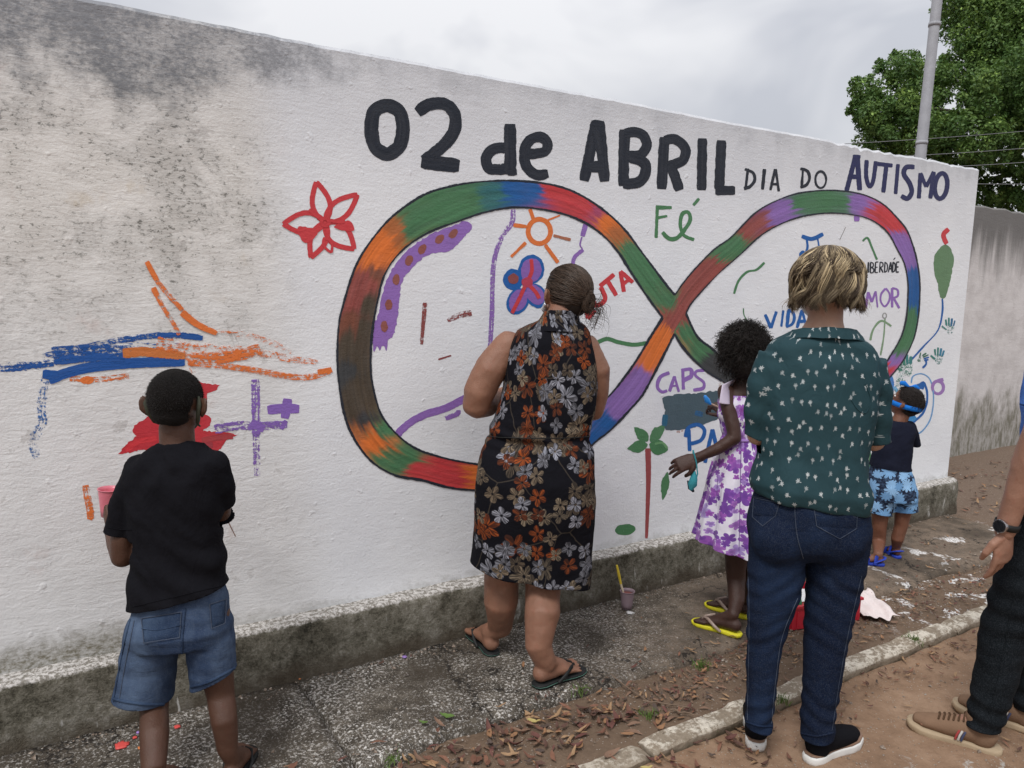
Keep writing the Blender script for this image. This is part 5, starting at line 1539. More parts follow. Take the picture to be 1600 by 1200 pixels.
# ---------------------------------------------------------------- boy in the black T-shirt
def build_boy():
    rn = random.Random(11)
    hd = 2.161
    hR, hL = on_ground(357, 1230, 0.018), on_ground(238, 1272, 0.018)
    base = Vector((0.385, -0.46, 0))
    P = tag(empty('person', base), 'child in black T-shirt and denim shorts at the left, holding a pink cup', 'person', 'people painting the wall')
    hc = ath(275, 630, hd - .005)
    M = frame(HF + Z * -.10, Z)
    b = MB()
    head(b, hc, .192, M, 1.08, .025)
    limb(b, hd, [(276, 668, 0.0, .047), (277, 690, -.002, .047), (277, 708, -.005, .055)])
    loft(b, [(254, 704, 300, 702, 0, .034), (222, 726, 326, 722, 0, .045), (212, 760, 334, 752, 0, .062), (214, 830, 338, 826, 0, .07), (212, 900, 342, 895, 0, .07), (208, 960, 350, 950, 0, .078), (214, 990, 345, 985, 0, .075)], hd)
    limb(b, hd, [(224, 742, 0, .038), (197, 800, -.005, .034), (191, 850, -.004, .0335), (192, 868, .0, .0335)])
    wr = ath(174, 826, hd + .155)
    b.tube([ath(192, 868, hd), ath(183, 848, hd + .07), wr], [.0335, .030, .0215], 14)
    limb(b, hd, [(330, 738, 0, .036), (344, 775, .03, .031), (344, 800, .07, .031)])
    wr2 = ath(318, 745, hd + .25)
    b.tube([ath(344, 800, hd + .07), wr2], [.031, .02], 14)
    hkR, hkL = hdep(hR), hdep(hL)
    fd = (HF * .95 - r0 * .05)
    limb(b, hd, [(244, 960, 0, .066), (240, 1050, .0, .052), (241, 1105, -.01, .041)])
    b.tube([ath(241, 1105, hd - .01), ath(241, 1150, (hd + hkL) / 2), ath(240, 1200, hkL + .03), Vector((hL.x, hL.y, 0)) + fd * .035 + Z * .085], [.040, .0405, .034, .023], 16)
    limb(b, hd, [(322, 960, 0, .066), (336, 1040, 0, .05), (345, 1085, .0, .040)])
    b.tube([ath(345, 1085, hd), ath(350, 1125, (hd + hkR) / 2), ath(356, 1170, hkR + .03), Vector((hR.x, hR.y, 0)) + fd * .035 + Z * .085], [.040, .0385, .030, .023], 16)
    foot(b, hL, fd, .20, .018); foot(b, hR, fd, .20, .018)
    h = MB()
    hand(h, wr, (ath(166, 798, hd + .19) - wr), r0 * .8 + HF * .5, .135, [.55, .6, .62, .65], thumb=1, spread=.06)
    hand(h, wr2, HF * .8 + Z * .5 - r0 * .2, -r0 * .3 - Z * .8, .135, [.8, .85, .9, .95], thumb=1)
    body = organic('body', [(b, .0055, 6), (h, .003, 3)], SK_BOY, P, disp=folds(1, .0014, 22))
    face_parts(P, hc, .192, M, M_LIPD)
    # close-cropped hair
    def dirs(n):
        for i in range(n):
            z = 1 - 2 * (i + .5) / n; a = i * 2.39996
            yield Vector((math.sqrt(1 - z * z) * math.cos(a), math.sqrt(1 - z * z) * math.sin(a), z))
    s = .192
    def hairline(v):      # v in head units
        back = -v.y
        lim = -.30 + (0.0 if back > .22 else (.22 - back) * .62)
        return v.z > lim + .03 * nz(v.x * 9, v.y * 9, 3) and not (abs(v.x) > .26 and v.y > -.20 and v.z < .08)
    cm = MB()
    cm.ell(hc + M @ Vector((0, -.03 * s, .10 * s)), .362 * s, .447 * s, .405 * s, M, 64, 48)
    cm.ell(hc + M @ Vector((0, -.10 * s, -.12 * s)), .285 * s, .315 * s, .25 * s, M, 40, 30)
    M_BUZZ = plain('cropped_hair', (.010, .0085, .008, 1), .85, .15, .4, 25, .9, bscale=220)
    Mi = M.inverted()
    hair = organic('hair', [(cm, .004, 4)], M_BUZZ, P, keep=lambda p: hairline(Mi @ (p - hc) / s), disp=folds(3, .0012, 60))
    paths, cols, rad = [], [], []
    for d in dirs(5200):
        v = Vector((d.x * .362, d.y * .447 - .03, d.z * .405 + .10))
        if not hairline(v): continue
        p = hc + M @ (v * s); nn = M @ Vector((d.x / .362, d.y / .447, d.z / .405)).normalized()
        tdir = (nn * .5 + Vector((rn.gauss(0, .4), rn.gauss(0, .4), -.55))).normalized()
        paths.append([p - nn * .002, p + tdir * rn.uniform(.004, .007)]); k = rn.uniform(.6, 1.5)
        cols.append((.012 * k, .010 * k, .009 * k, 1)); rad.append(.0008)
    strands('hair_stubble', paths, cols, rad, hair)
    bb = bvh_of(body)
    # T-shirt
    g = MB()
    loft(g, [(247, 690, 306, 687, 0, .050), (230, 704, 322, 699, -.002, .060), (204, 724, 345, 716, -.004, .074), (198, 750, 349, 742, -.004, .086), (201, 800, 347, 795, -.004, .088), (205, 850, 346, 845, 0, .088), (206, 890, 350, 885, .0, .09), (204, 930, 356, 906, .0, .097), (203, 975, 361, 938, 0, .102)], hd)
    limb(g, hd, [(222, 736, 0, .054), (202, 775, -.005, .046), (190, 812, -.006, .041), (184, 850, -.006, .041)])
    limb(g, hd, [(332, 730, 0, .050), (346, 760, .015, .039), (350, 784, .05, .036), (350, 800, .08, .036)])
    def dsp(p, n):
        v = hdep(p) - hd
        lx = (p - ath(277, 850, hd)).dot(r0)
        w = .006 * noise.fractal(Vector((lx * 9 + 3, p.z * 13 + lx * 12, v * 5)), 1, 2, 3)
        w += .006 * math.sin((p.z * 1.0 + lx * .45) * 70 + 3 * nz(lx * 8, p.z * 6)) * max(0, 1 - abs(p.z - .66) / .12)
        w += .005 * math.sin((lx * .9 - p.z * .6) * 75) * max(0, 1 - abs(p.z - .95) / .12) * (1 if lx < 0 else .4)
        return w
    cA, cN = plane_cut(ath(203, 958, hd - .07), ath(360, 922, hd - .07))
    slL = ath(186, 832, hd - .006); slR = ath(353, 781, hd + .05)
    nk = ath(277, 691, hd)
    tee = organic('t_shirt', [(g, .0052, 5)], [M_BLACKTEE, M_ORANGE], P, cuts=[(cA, cN, None), (slL, (ath(184, 850, hd - .006) - ath(190, 812, hd - .006)), .085), (slR, (ath(350, 800, hd + .08) - ath(346, 760, hd + .015)), .075), (nk, Z + HF * .25, .09)], disp=dsp, thick=.003)
    tee['label'] = 'black T-shirt with an orange front'
    tm = tee.data
    org = world_loc(tee)
    mi = []
    for pl in tm.polygons:
        c = pl.center + org
        lx = (c - ath(277, 850, hd)).dot(r0)
        mi.append(1 if (hdep(c) - hd > .028 and c.z < .97 and lx < .05) else 0)
    tm.polygons.foreach_set('material_index', mi)
    bt = bvh_of(tee)
    seam('hem_stitching', bt, [(208, 948), (250, 938), (300, 926), (356, 913)], .0009, M_BLACKTEE, tee)
    seam('sleeve_stitching', bt, [(170, 824), (186, 827), (206, 828)], .0009, M_BLACKTEE, tee)
    mb = MB(); q = ath(205, 922, hd + .075)
    mb.box(q, .004, .03, .018, YAW * -1); mb.build('side_tag', M_NAVY, tee, bevel=.001)
    # shorts
    g = MB()
    loft(g, [(220, 925, 344, 905, 0, .070), (209, 955, 355, 938, -.0, .086), (200, 985, 362, 975, -.004, .103), (204, 1005, 358, 995, 0, .094)], hd)
    limb(g, hd, [(240, 985, 0, .076), (233, 1030, 0, .080), (225, 1080, 0, .085), (220, 1130, 0, .087)], 22)
    limb(g, hd, [(323, 975, 0, .072), (329, 1020, 0, .067), (333, 1060, 0, .067), (335, 1105, 0, .069)], 22)
    cL = plane_cut(ath(172, 1104, hd - .07), ath(270, 1113, hd - .07)); cR = plane_cut(ath(295, 1086, hd - .055), ath(371, 1052, hd - .055))
    def dsp2(p, n):
        return .006 * noise.fractal(Vector((p.x * 7, p.y * 7, p.z * 11)), 1, 2, 3) + .003 * nz(p.x * 3, p.y * 3, p.z * 30)
    top = plane_cut(ath(211, 930, hd), ath(353, 908, hd), 1)
    shorts = organic('denim_shorts', [(g, .0055, 6)], M_SHORTS, P, cuts=[(cL[0], cL[1], lambda p: (p - ath(284, 1000, hd)).dot(r0) <= 0), (cR[0], cR[1], lambda p: (p - ath(284, 1000, hd)).dot(r0) > 0 and p.z < cR[0].z + .12), (top[0], -top[1] if top[1].z < 0 else top[1], .16)], disp=dsp2, thick=.004)
    bs = bvh_of(shorts)
    for q, flap in (([(222, 966), (284, 956), (281, 996), (226, 1004)], 1), ([(327, 944), (352, 936), (350, 974), (330, 982)], 0)):
        pk = patch_on('back_pocket', bs, q, M_SHORTS_D, shorts, .004)
        for (a, c) in ((q[0], q[1]), (q[1], q[2]), (q[2], q[3]), (q[3], q[0])):
            seam('pocket_stitching', bs, [a, c], .0011, M_STITCH, pk or shorts, .004)
        if flap: seam('pocket_stitching', bs, [(223, 982), (250, 984), (283, 976)], .0016, M_SHORTS_D, pk or shorts, .004)
    seam('hem', bs, [(178, 1092), (200, 1097), (235, 1101), (266, 1100)], .005, M_SHORTS_D, shorts, .0)
    seam('hem', bs, [(299, 1073), (320, 1068), (345, 1056), (366, 1044)], .005, M_SHORTS_D, shorts, .0)
    seam('side_seam', bs, [(204, 968), (196, 1000), (186, 1050), (178, 1096)], .0022, M_SHORTS_D, shorts)
    seam('side_seam', bs, [(210, 970), (203, 1005), (194, 1050), (186, 1098)], .0012, M_STITCH, shorts)
    seam('back_seam', bs, [(290, 952), (288, 970), (286, 990)], .0022, M_SHORTS_D, shorts)
    seam('inner_seam', bs, [(286, 985), (284, 1030), (276, 1080)], .0018, M_SHORTS_D, shorts)
    # face mask loops behind the ears
    for k in (-1, 1):
        q = lambda x, y, z: hc + M @ Vector((x * s * k, y * s, z * s))
        mb = MB(); mb.tube([q(.36, -.09, .10), q(.385, -.125, .0), q(.36, -.10, -.14), q(.31, .0, -.28), q(.26, .22, -.34)], [(.004, .004), (.007, .0035), (.006, .0035), (.005, .003), (.004, .003)], 8)
        mb.build('mask_loop', M_MASK, P)
    mb = MB(); mb.ell(hc + M @ Vector((0, .27 * s, -.24 * s)), .24 * s, .21 * s, .21 * s, M, 20, 14); mb.build('face_mask', M_MASK, P)
    for hh, lab in ((hR, 'dark sandal under the right foot of the child in denim shorts'), (hL, 'dark sandal under the left foot of the child in denim shorts')):
        flip_flop('sandal', hh, fd, .215, 0.0, M_RUB_BLK, M_RUB_BLK, (lab, 'sandal', 'sandals of the child in black'))
    # pink cup held up in front
    cb, ct = ath(171, 806, hd + .205), ath(172, 764, hd + .205)
    cup = tag(empty('plastic_cup', cb), 'pink plastic paint cup held in the left hand of the child in black', 'cup')
    ax = (ct - cb)
    paint_cup(cup, cb, ax, .024, .034, plain('pink_plastic', (.62, .17, .22, 1), .35, .5), plain('red_paint', (.72, .05, .06, 1), .3, .5), .78)
def paint_cup(parent, b, ax, rb, rt, m_out, m_in, fill):
    L = ax.length; a = ax.normalized(); s1 = a.cross(HF).normalized(); s2 = a.cross(s1)
    def ring(z, r): return [b + a * z + s1 * r * math.cos(2 * math.pi * j / 28) + s2 * r * math.sin(2 * math.pi * j / 28) for j in range(28)]
    mb = MB(); R_ = []
    for z, f in ((0, 0), (.3, .3), (.6, .6), (.62, .62), (.93, .93), (1, 1)):
        R_.append(ring(L * z, rb + (rt - rb) * f))
    R_.append(ring(L * 1.0, rt + .0025)); R_.append(ring(L * 1.015, rt + .002)); R_.append(ring(L * 1.015, rt - .001)); R_.append(ring(L * .9, rt - .004)); R_.append(ring(L * .05, rb - .002))
    mb.rings(R_, True); mb.build('cup_body', m_out, parent)
    mb = MB(); r = rb + (rt - rb) * fill - .003
    mb.rings([ring(L * fill, r), ring(L * fill + .001, r * .6), ring(L * fill + .0012, r * .1)]); mb.build('paint', m_in, parent)
build_boy()

# ---------------------------------------------------------------- woman in the floral dress
def build_dress_woman():
    rn = random.Random(21)
    hd = 2.90
    hL, hR = on_ground(772, 1020, 0.018), on_ground(836, 1068, 0.018)
    base = Vector((1.645, -0.42, 0))
    P = tag(empty('person', base), 'woman in sleeveless black dress with orange and grey flowers, dark hair pinned up', 'person', 'people painting the wall')
    hc = ath(885, 462, hd + .02)
    f = (HF * .85 - r0 * .42 + Z * .05)
    M = frame(f, Z + r0 * .10)
    s = .225
    b = MB()
    head(b, hc, s, M, .95)
    b.tube([ath(884, 480, hd), ath(876, 500, hd - .01), ath(870, 520, hd - .02)], [.058, .060, .075], 18)
    loft(b, [(846, 508, 900, 510, -.0, .04), (818, 526, 908, 528, .0, .055), (802, 552, 918, 552, 0.01, .075), (795, 600, 928, 600, 0, .11), (790, 650, 912, 650, 0, .10), (776, 690, 908, 690, 0, .10), (756, 770, 920, 770, 0, .14), (752, 830, 918, 830, 0, .135)], hd)
    limb(b, hd, [(794, 540, .015, .056), (766, 578, .0, .064), (748, 615, -.005, .058), (744, 632, .0, .052)])
    wl_ = ath(795, 612, hd + .26)
    b.tube([ath(745, 632, hd), ath(760, 632, hd + .08), wl_], [.052, .048, .028], 16)
    limb(b, hd, [(916, 542, .02, .048), (932, 580, .02, .053), (932, 615, .045, .047), (926, 640, .06, .045)])
    wr_ = ath(905, 600, hd + .30)
    b.tube([ath(926, 640, hd + .06), ath(922, 645, hd + .13), wr_], [.045, .043, .027], 16)
    fdL = (HF * .93 - r0 * .42); fdR = (r0 * .80 + HF * .62)
    kL, kR = hdep(hL), hdep(hR)
    limb(b, hd, [(800, 800, 0, .10), (790, 870, .02, .078)])
    b.tube([ath(790, 870, hd + .02), ath(784, 905, hd + .03), ath(783, 940, (hd + kL) / 2 - .01), ath(781, 980, kL + .02), Vector((hL.x, hL.y, 0)) + fdL.normalized() * .045 + Z * .085], [.078, .069, .067, .048, .036], 18)
    limb(b, hd, [(860, 800, -.01, .10), (850, 880, -.02, .074)])
    b.tube([ath(850, 880, hd - .02), ath(848, 920, hd - .03), ath(847, 960, (hd + kR) / 2 - .03), ath(841, 1010, kR + .02), Vector((hR.x, hR.y, 0)) + fdR.normalized() * .05 + Z * .085], [.074, .068, .066, .050, .040], 18)
    foot(b, hL, fdL, .225, .018, 1.08); foot(b, hR, fdR, .225, .018, 1.08)
    h = MB()
    hand(h, wl_, r0 * .5 + HF * .6 + Z * .2, Z * .6 + HF * .2, .17, .6, thumb=-1)
    hand(h, wr_, HF * .8 + Z * .4 - r0 * .4, -r0 * .5 - Z * .4, .17, .7, thumb=1)
    body = organic('body', [(b, .0065, 6), (h, .0035, 3)], SK_DRESS, P, disp=folds(2, .0030, 15))
    face_parts(P, hc, s, M, M_LIP)
    # dress
    g = MB()
    loft(g, [(842, 500, 906, 502, -.012, .052), (824, 507, 917, 510, -.012, .072), (808, 516, 923, 519, -.010, .088), (800, 535, 926, 536, -.008, .104), (795, 552, 929, 552, -.006, .114), (789, 578, 932, 575, -.004, .126), (785, 605, 934, 605, 0, .132), (776, 640, 929, 640, 0, .134), (766, 668, 923, 668, 0, .134), (760, 684, 922, 684, -.0, .137), (749, 712, 928, 712, -.012, .155), (743, 745, 930, 745, -.02, .168), (742, 790, 929, 792, -.016, .166), (741, 830, 927, 835, -.006, .16), (738, 870, 925, 885, 0, .152), (733, 915, 918, 948, 0, .15)], hd, 44, 2.7)
    def dsp(p, n):
        lx = (p - ath(845, 700, hd)).dot(r0); v = hdep(p) - hd
        w = .006 * noise.fractal(Vector((lx * 6 + 1, p.z * 6, v * 4)), 1, 2, 3)
        zb = p.z - ath(845, 682, hd).z
        w += .007 * math.sin(zb * 130 + 4 * nz(lx * 7, 2, 3) + lx * 14) * math.exp(-(zb / .055) ** 2) * (1 - min(1, abs(lx) / .2) * .5)
        w -= .010 * math.exp(-(zb / .012) ** 2)
        zl = max(0.0, min(1.0, (ath(845, 800, hd).z - p.z) / .25))
        w += zl * .010 * math.sin(math.atan2(lx, -v) * 7 + 2 * nz(p.z * 3, 1, 1))
        return w
    cA = plane_cut(ath(734, 893, hd - .12), ath(917, 926, hd - .12))
    dress = organic('dress', [(g, .006, 5)], M_FLORAL, P, cuts=[(cA[0], cA[1], None), (ath(874, 502, hd), Z + HF * .15, .12)], disp=dsp, thick=.003, pat=cyl_pat(ath(845, 700, hd), hd, .20))
    bd = bvh_of(dress)
    seam('waist_seam', bd, [(762, 682), (800, 684), (845, 685), (890, 684), (921, 682)], .0018, M_RUB_BLK, dress)
    mb = MB(); R_ = []
    for (px, py, rr, dz) in ((869, 519, .112, 0), (870, 512, .098, 0), (872, 505, .084, 0), (874, 500, .075, 0), (876, 493, .069, 0), (878, 488, .068, 0), (878, 488, .064, 0), (876, 495, .064, 0), (874, 503, .070, 0)):
        c = ath(px, py, hd - .010)
        R_.append([c + r0 * rr * math.cos(2 * math.pi * j / 36) + HF * rr * .85 * math.sin(2 * math.pi * j / 36) + Z * (-.010 * math.sin(2 * math.pi * j / 36) + .003 * nz(j * .5, dz, 2)) for j in range(36)])
    mb.rings(R_, False)
    col = mb.build('collar', M_FLORAL, dress)
    at_ = col.data.attributes.new('pat', 'FLOAT_VECTOR', 'POINT')
    pf = cyl_pat(ath(845, 700, hd), hd, .20)
    at_.data.foreach_set('vector', [x for v in col.data.vertices for x in pf(v.co + world_loc(col))])
    # pinned-up hair
    q = lambda x, y, z: hc + M @ Vector((x * s, y * s, z * s))
    cm = MB()
    cm.ell(q(0, -.04, .12), .355 * s, .435 * s, .395 * s, M, 32, 24)
    cm.ell(q(.03, -.16, -.12), .26 * s, .28 * s, .22 * s, M, 24, 16)
    cm.ell(q(.14, -.39, -.06), .11 * s, .09 * s, .15 * s, M, 20, 14)
    Mi = M.inverted()
    def hl(p):
        v = Mi @ (p - hc) / s
        return v.z > (.30 if v.y > .2 else -.30 + max(0, v.y + .15) * 1.3)
    hair = organic('hair', [(cm, .005, 4)], plain('brown_hair_mass', (.014, .010, .008, 1), .6), P, keep=hl)
    paths, cols, rad = [], [], []
    def surf(d, k=1.0):
        return q(d.x * .362 * k, d.y * .445 * k - .04, d.z * .405 * k + .10)
    bun = Vector((.42, -.88, -.22)).normalized()
    def colr(k, g=0):
        return lambda f: tuple(c * k for c in (.044 + .020 * g, .029 + .014 * g, .020 + .011 * g)) + (1.0,)
    for i in range(1500):
        a = rn.uniform(-math.pi, math.pi)
        # roots along the hairline ring and on the crown
        if i % 3:
            el = rn.uniform(.10, 1.5)
        else:
            el = rn.uniform(-.55, .3)
        d = Vector((math.sin(a) * math.cos(el), math.cos(a) * math.cos(el), math.sin(el)))
        if d.y > .35 and d.z < .5: continue
        ang = d.angle(bun)
        pts = []
        lay = rn.uniform(1.0, 1.045)
        amp = rn.gauss(0, .07); ph = rn.uniform(0, 6)
        axn = d.cross(bun)
        if axn.length < .02: continue
        axn.normalize()
        for k in range(10):
            t = k / 9
            v = Matrix.Rotation(ang * t, 3, axn) @ d
            v = (v + axn * amp * math.sin(t * 5 + ph)).normalized()
            pts.append(surf(v, lay + .03 * math.sin(math.pi * t) * rn.uniform(.3, 1)))
        paths.append(pts); cols.append(colr(rn.uniform(.5, 1.6), rn.choice([0, 0, 1]))); rad.append(rn.uniform(.0011, .0021))
    bc = q(.15, -.40, -.06)
    for i in range(330):
        a0 = rn.uniform(0, 6.28); R1 = rn.uniform(.04, .135) * s; tw = rn.uniform(1.5, 3.2); ph = rn.uniform(-.15, .15) * s
        pts = []
        for k in range(10):
            t = k / 9; a = a0 + tw * t
            rr = R1 * (1 - .3 * t)
            pts.append(bc + M @ Vector((rr * math.cos(a) * .95, -.10 * s * math.sqrt(max(0, 1 - (rr / (.18 * s)) ** 2)) - rn.uniform(0, .004), rr * math.sin(a) * 1.35 + ph * .2)))
        paths.append(pts); cols.append(colr(rn.uniform(.5, 1.8), rn.choice([0, 1]))); rad.append(rn.uniform(.0011, .002))
    for i in range(90):      # loose wisps at the right and nape
        p0 = q(.22 + rn.gauss(0, .07), -.42 + rn.gauss(0, .05), -.12 + rn.gauss(0, .12))
        e = Vector((rn.uniform(.05, .26), rn.uniform(-.12, .05), rn.uniform(-.38, -.05)))
        pts = [p0 + M @ (e * s * t + Vector((.10 * s * math.sin(t * 4 + i), 0, .06 * s * math.sin(t * 5 + i)))) for t in [k / 8 for k in range(9)]]
        paths.append(pts); cols.append(colr(rn.uniform(.5, 1.5))); rad.append(.0008)
    strands('strands', paths, cols, rad, hair)
    # white mask loop and earring
    mb = MB(); mb.tube([q(-.36, -.05, -.02), q(-.375, .0, -.14), q(-.30, .14, -.24), q(-.24, .25, -.27)], [.003, .004, .009, .012], 8); mb.build('mask_loop', M_MASKW, P)
    mb = MB(); mb.ell(q(0, .26, -.24), .25 * s, .21 * s, .21 * s, M, 20, 14); mb.build('face_mask', M_MASKW, P)
    mb = MB(); mb.ell(q(-.385, -.02, -.19), .006, .006, .009, M); mb.build('earring', plain('silver', (.6, .6, .62, 1), .25, .5, metal=1.0), P)
    for hh, d, lab in ((hR, fdR, 'black and green flip-flop under the right foot of the woman in the floral dress'), (hL, fdL, 'black and green flip-flop under the left foot of the woman in the floral dress')):
        o = flip_flop('flip_flop', hh, d, .245, 0.0, M_RUB_BLK, M_RUB_BLK, (lab, 'flip-flop', 'flip-flops of the woman in the dress'))
        sole('sole_stripe', (hh.x, hh.y), d, .2465, 0.007, 0.003, M_RUB_GRN, o, 1.012)
build_dress_woman()
# ---------------------------------------------------------------- girl in the white and purple dress
M_STRAP = mat_cloth('white_lilac_cotton', (.60, .54, .66), .2)
def build_girl():
    rn = random.Random(31)
    hd = 3.333
    heelA, toeA = on_ground(1157, 990, 0.016), on_ground(1094, 970, 0.016)
    heelB, toeB = on_ground(1172, 962, 0.016), on_ground(1120, 945, 0.016)
    base = Vector((2.66, -0.55, 0))
    P = tag(empty('person', base), 'girl with a round dark afro in a white and purple flowered dress, brush in hand', 'person', 'people painting the wall')
    hc = ath(1165, 556, hd + .0)
    M = frame(-r0 * .55 + HF * .8 - Z * .02, Z)
    s = .195
    b = MB()
    head(b, hc, s, M, .8)
    b.tube([ath(1166, 575, hd), ath(1163, 598, hd), ath(1161, 615, hd)], [.042, .043, .055], 16)
    loft(b, [(1140, 606, 1188, 606, 0, .04), (1128, 614, 1196, 614, 0, .05), (1126, 640, 1192, 640, 0, .062), (1130, 680, 1186, 680, 0, .058), (1122, 720, 1196, 720, 0, .08), (1120, 780, 1198, 780, 0, .08)], hd)
    limb(b, hd, [(1134, 612, -.01, .036), (1139, 640, -.04, .033), (1146, 670, -.07, .029), (1148, 684, -.08, .028)])
    wl_ = ath(1088, 716, hd - .06)
    b.tube([ath(1148, 684, hd - .08), ath(1120, 702, hd - .075), wl_], [.0285, .026, .0185], 14)
    limb(b, hd, [(1186, 612, .0, .036), (1180, 645, .06, .031), (1165, 668, .12, .027)])
    wr_ = ath(1136, 650, hd + .17)
    b.tube([ath(1165, 668, hd + .12), wr_], [.027, .018], 14)
    for (heel, toe, px, dd) in ((heelA, toeA, 1150, -.02), (heelB, toeB, 1172, .05)):
        d = (toe - heel); k = hdep(heel)
        an = Vector((heel.x, heel.y, 0)) + d.normalized() * .04 + Z * .085
        b.tube([ath(px, 800, hd + dd), ath(px, 860, hd + dd), ath(px, 905, hd + dd), ath(px + 1, 940, (hd + k) / 2 + dd / 2), an], [.068, .050, .041, .034, .024], 16)
        foot(b, heel, d, .20, .016)
    h = MB()
    hd_dir = ath(1058, 728, hd - .06) - wl_
    hand(h, wl_, hd_dir, HF * .8 - Z * .55, .155, [.38, .42, .46, .50], thumb=1, spread=.05, tcurl=.6)
    hand(h, wr_, ath(1118, 634, hd + .19) - wr_, HF * .3 - Z * .8, .145, [.95, 1.0, 1.0, 1.0], thumb=1)
    organic('body', [(b, .0055, 6), (h, .0028, 3)], SK_GIRL, P, disp=folds(3, .0014, 22))
    face_parts(P, hc, s, M, M_LIPD)
    # dress
    g = MB()
    loft(g, [(1132, 612, 1190, 612, .0, .056), (1123, 625, 1196, 625, 0, .068), (1122, 650, 1194, 650, 0, .074), (1128, 680, 1188, 680, 0, .068), (1120, 700, 1192, 700, 0, .085), (1111, 735, 1200, 735, 0, .115), (1101, 780, 1210, 782, 0, .15), (1091, 825, 1220, 832, 0, .18), (1084, 858, 1226, 874, 0, .195), (1079, 890, 1230, 905, 0, .2)], hd, 44, 2.1)
    wz = ath(1160, 684, hd).z; hz_ = ath(1150, 865, hd).z
    def dsp(p, n):
        lx = (p - ath(1158, 700, hd)).dot(r0); v = hdep(p) - hd
        t = max(0.0, min(1.0, (wz - p.z) / (wz - hz_)))
        a = math.atan2(lx, -v)
        w = t ** 1.2 * (.020 * math.sin(a * 9 + .7 + 1.2 * nz(p.z * 3, a, 1)) + .008 * math.sin(a * 17 + 2))
        w += .003 * noise.fractal(Vector((lx * 12, p.z * 12, v * 8)), 1, 2, 3)
        if p.z > wz: w += .002 * math.sin(p.z * 110 + lx * 20)
        return w
    cA = plane_cut(ath(1083, 854, hd - .15), ath(1222, 882, hd - .15))
    dress = organic('dress', [(g, .0058, 4)], M_PURPLE, P, cuts=[(cA[0], cA[1], None), (ath(1160, 618, hd), Z + HF * .1, .14)], disp=dsp, thick=.0025, pat=cyl_pat(ath(1158, 700, hd), hd, .12))
    pf = cyl_pat(ath(1158, 700, hd), hd, .12)
    def patted(o):
        a_ = o.data.attributes.new('pat', 'FLOAT_VECTOR', 'POINT')
        a_.data.foreach_set('vector', [x for v in o.data.vertices for x in pf(v.co + world_loc(o))])
    for pts in ([(1128, 630, -.066), (1130, 606, -.048), (1137, 598, -.01), (1140, 600, .04), (1142, 622, .066)], [(1182, 630, -.066), (1182, 606, -.048), (1180, 598, -.01), (1178, 600, .04), (1176, 622, .066)]):
        mb = MB(); mb.tube([ath(x + 4, y, hd + d) for x, y, d in pts], [(.024, .005)] * 5, 14, ref=Z * .6 + HF)
        mb.build('strap', M_STRAP, dress)
    bd = bvh_of(dress)
    seam('waistband', bd, [(1128, 686), (1140, 688), (1160, 689), (1182, 688)], .007, mat_cloth('lilac_trim', (.33, .20, .48), .2), dress, .0)
    seam('skirt_seam', bd, [(1158, 690), (1157, 740), (1156, 800), (1155, 860)], .0016, mat_cloth('purple_piping', (.16, .08, .26), .2), dress)
    seam('skirt_seam', bd, [(1125, 700), (1122, 740), (1119, 790)], .0012, mat_cloth('purple_piping_thin', (.16, .08, .26), .2), dress)
    # afro
    cm = MB()
    q = lambda x, y, z: hc + M @ Vector((x * s, y * s, z * s))
    cc = ath(1163, 543, hd - .01)
    cm.ell(cc, .098, .100, .103, M, 32, 24); cm.ell(cc + Vector((0, 0, -.06)) - HF * .03, .075, .07, .075, M, 24, 18)
    Mi = M.inverted()
    hair = organic('hair', [(cm, .006, 3)], M_HCORE, P, keep=lambda p: (Mi @ (p - hc)).y < .075 or (Mi @ (p - hc)).z > .05, disp=folds(2, .008, 28))
    paths, cols, rad = [], [], []
    N_ = 2600
    for i in range(N_):
        z = 1 - 2 * (i + .5) / N_; a = i * 2.39996
        d = Vector((math.sqrt(1 - z * z) * math.cos(a), math.sqrt(1 - z * z) * math.sin(a), z))
        if z < -.55 and rn.random() < .5: continue
        l = M @ d
        c0 = cc + Vector((0, 0, -.0)) 
        low = max(0, -d.z)
        p0 = c0 + M @ Vector((d.x * .093, d.y * .095, d.z * .100 - low * .030))
        if (Mi @ (p0 - hc)).y > .07 and (Mi @ (p0 - hc)).z < .03: continue
        out = (l + Vector((rn.gauss(0, .35), rn.gauss(0, .35), rn.gauss(-.15, .3)))).normalized()
        s1 = out.cross(Vector((.2, .7, .4))).normalized(); s2 = out.cross(s1)
        L = rn.uniform(.022, .046) * (1 + .3 * nz(d.x * 3, d.y * 3, d.z * 3)); R1 = rn.uniform(.003, .0062); tw = rn.uniform(7, 14); ph = rn.uniform(0, 6)
        pts = []
        for k in range(13):
            t = k / 12
            pts.append(p0 + out * L * t + (s1 * math.cos(ph + tw * t) + s2 * math.sin(ph + tw * t)) * R1 * (.4 + t) + Vector((0, 0, -.012 * t * t)))
        k_ = rn.uniform(.5, 1.6)
        paths.append(pts); cols.append((.016 * k_, .013 * k_, .011 * k_, 1)); rad.append(rn.uniform(.0009, .0016))
    strands('curls', paths, cols, rad, hair)
    # flip-flops
    for hh, tt, lab in ((heelA, toeA, 'yellow flip-flop on the near foot of the girl in the purple dress'), (heelB, toeB, 'yellow flip-flop on the far foot of the girl in the purple dress')):
        flip_flop('flip_flop', hh, tt - hh, .225, 0.0, M_RUB_YEL, M_CLEAR, (lab, 'flip-flop', 'yellow flip-flops'))
    # cloth mask hanging from the wrist
    mk = tag(empty('face_mask', ath(1082, 745, hd - .06)), 'teal patterned cloth face mask dangling from the wrist of the girl', 'face mask')
    mb = MB()
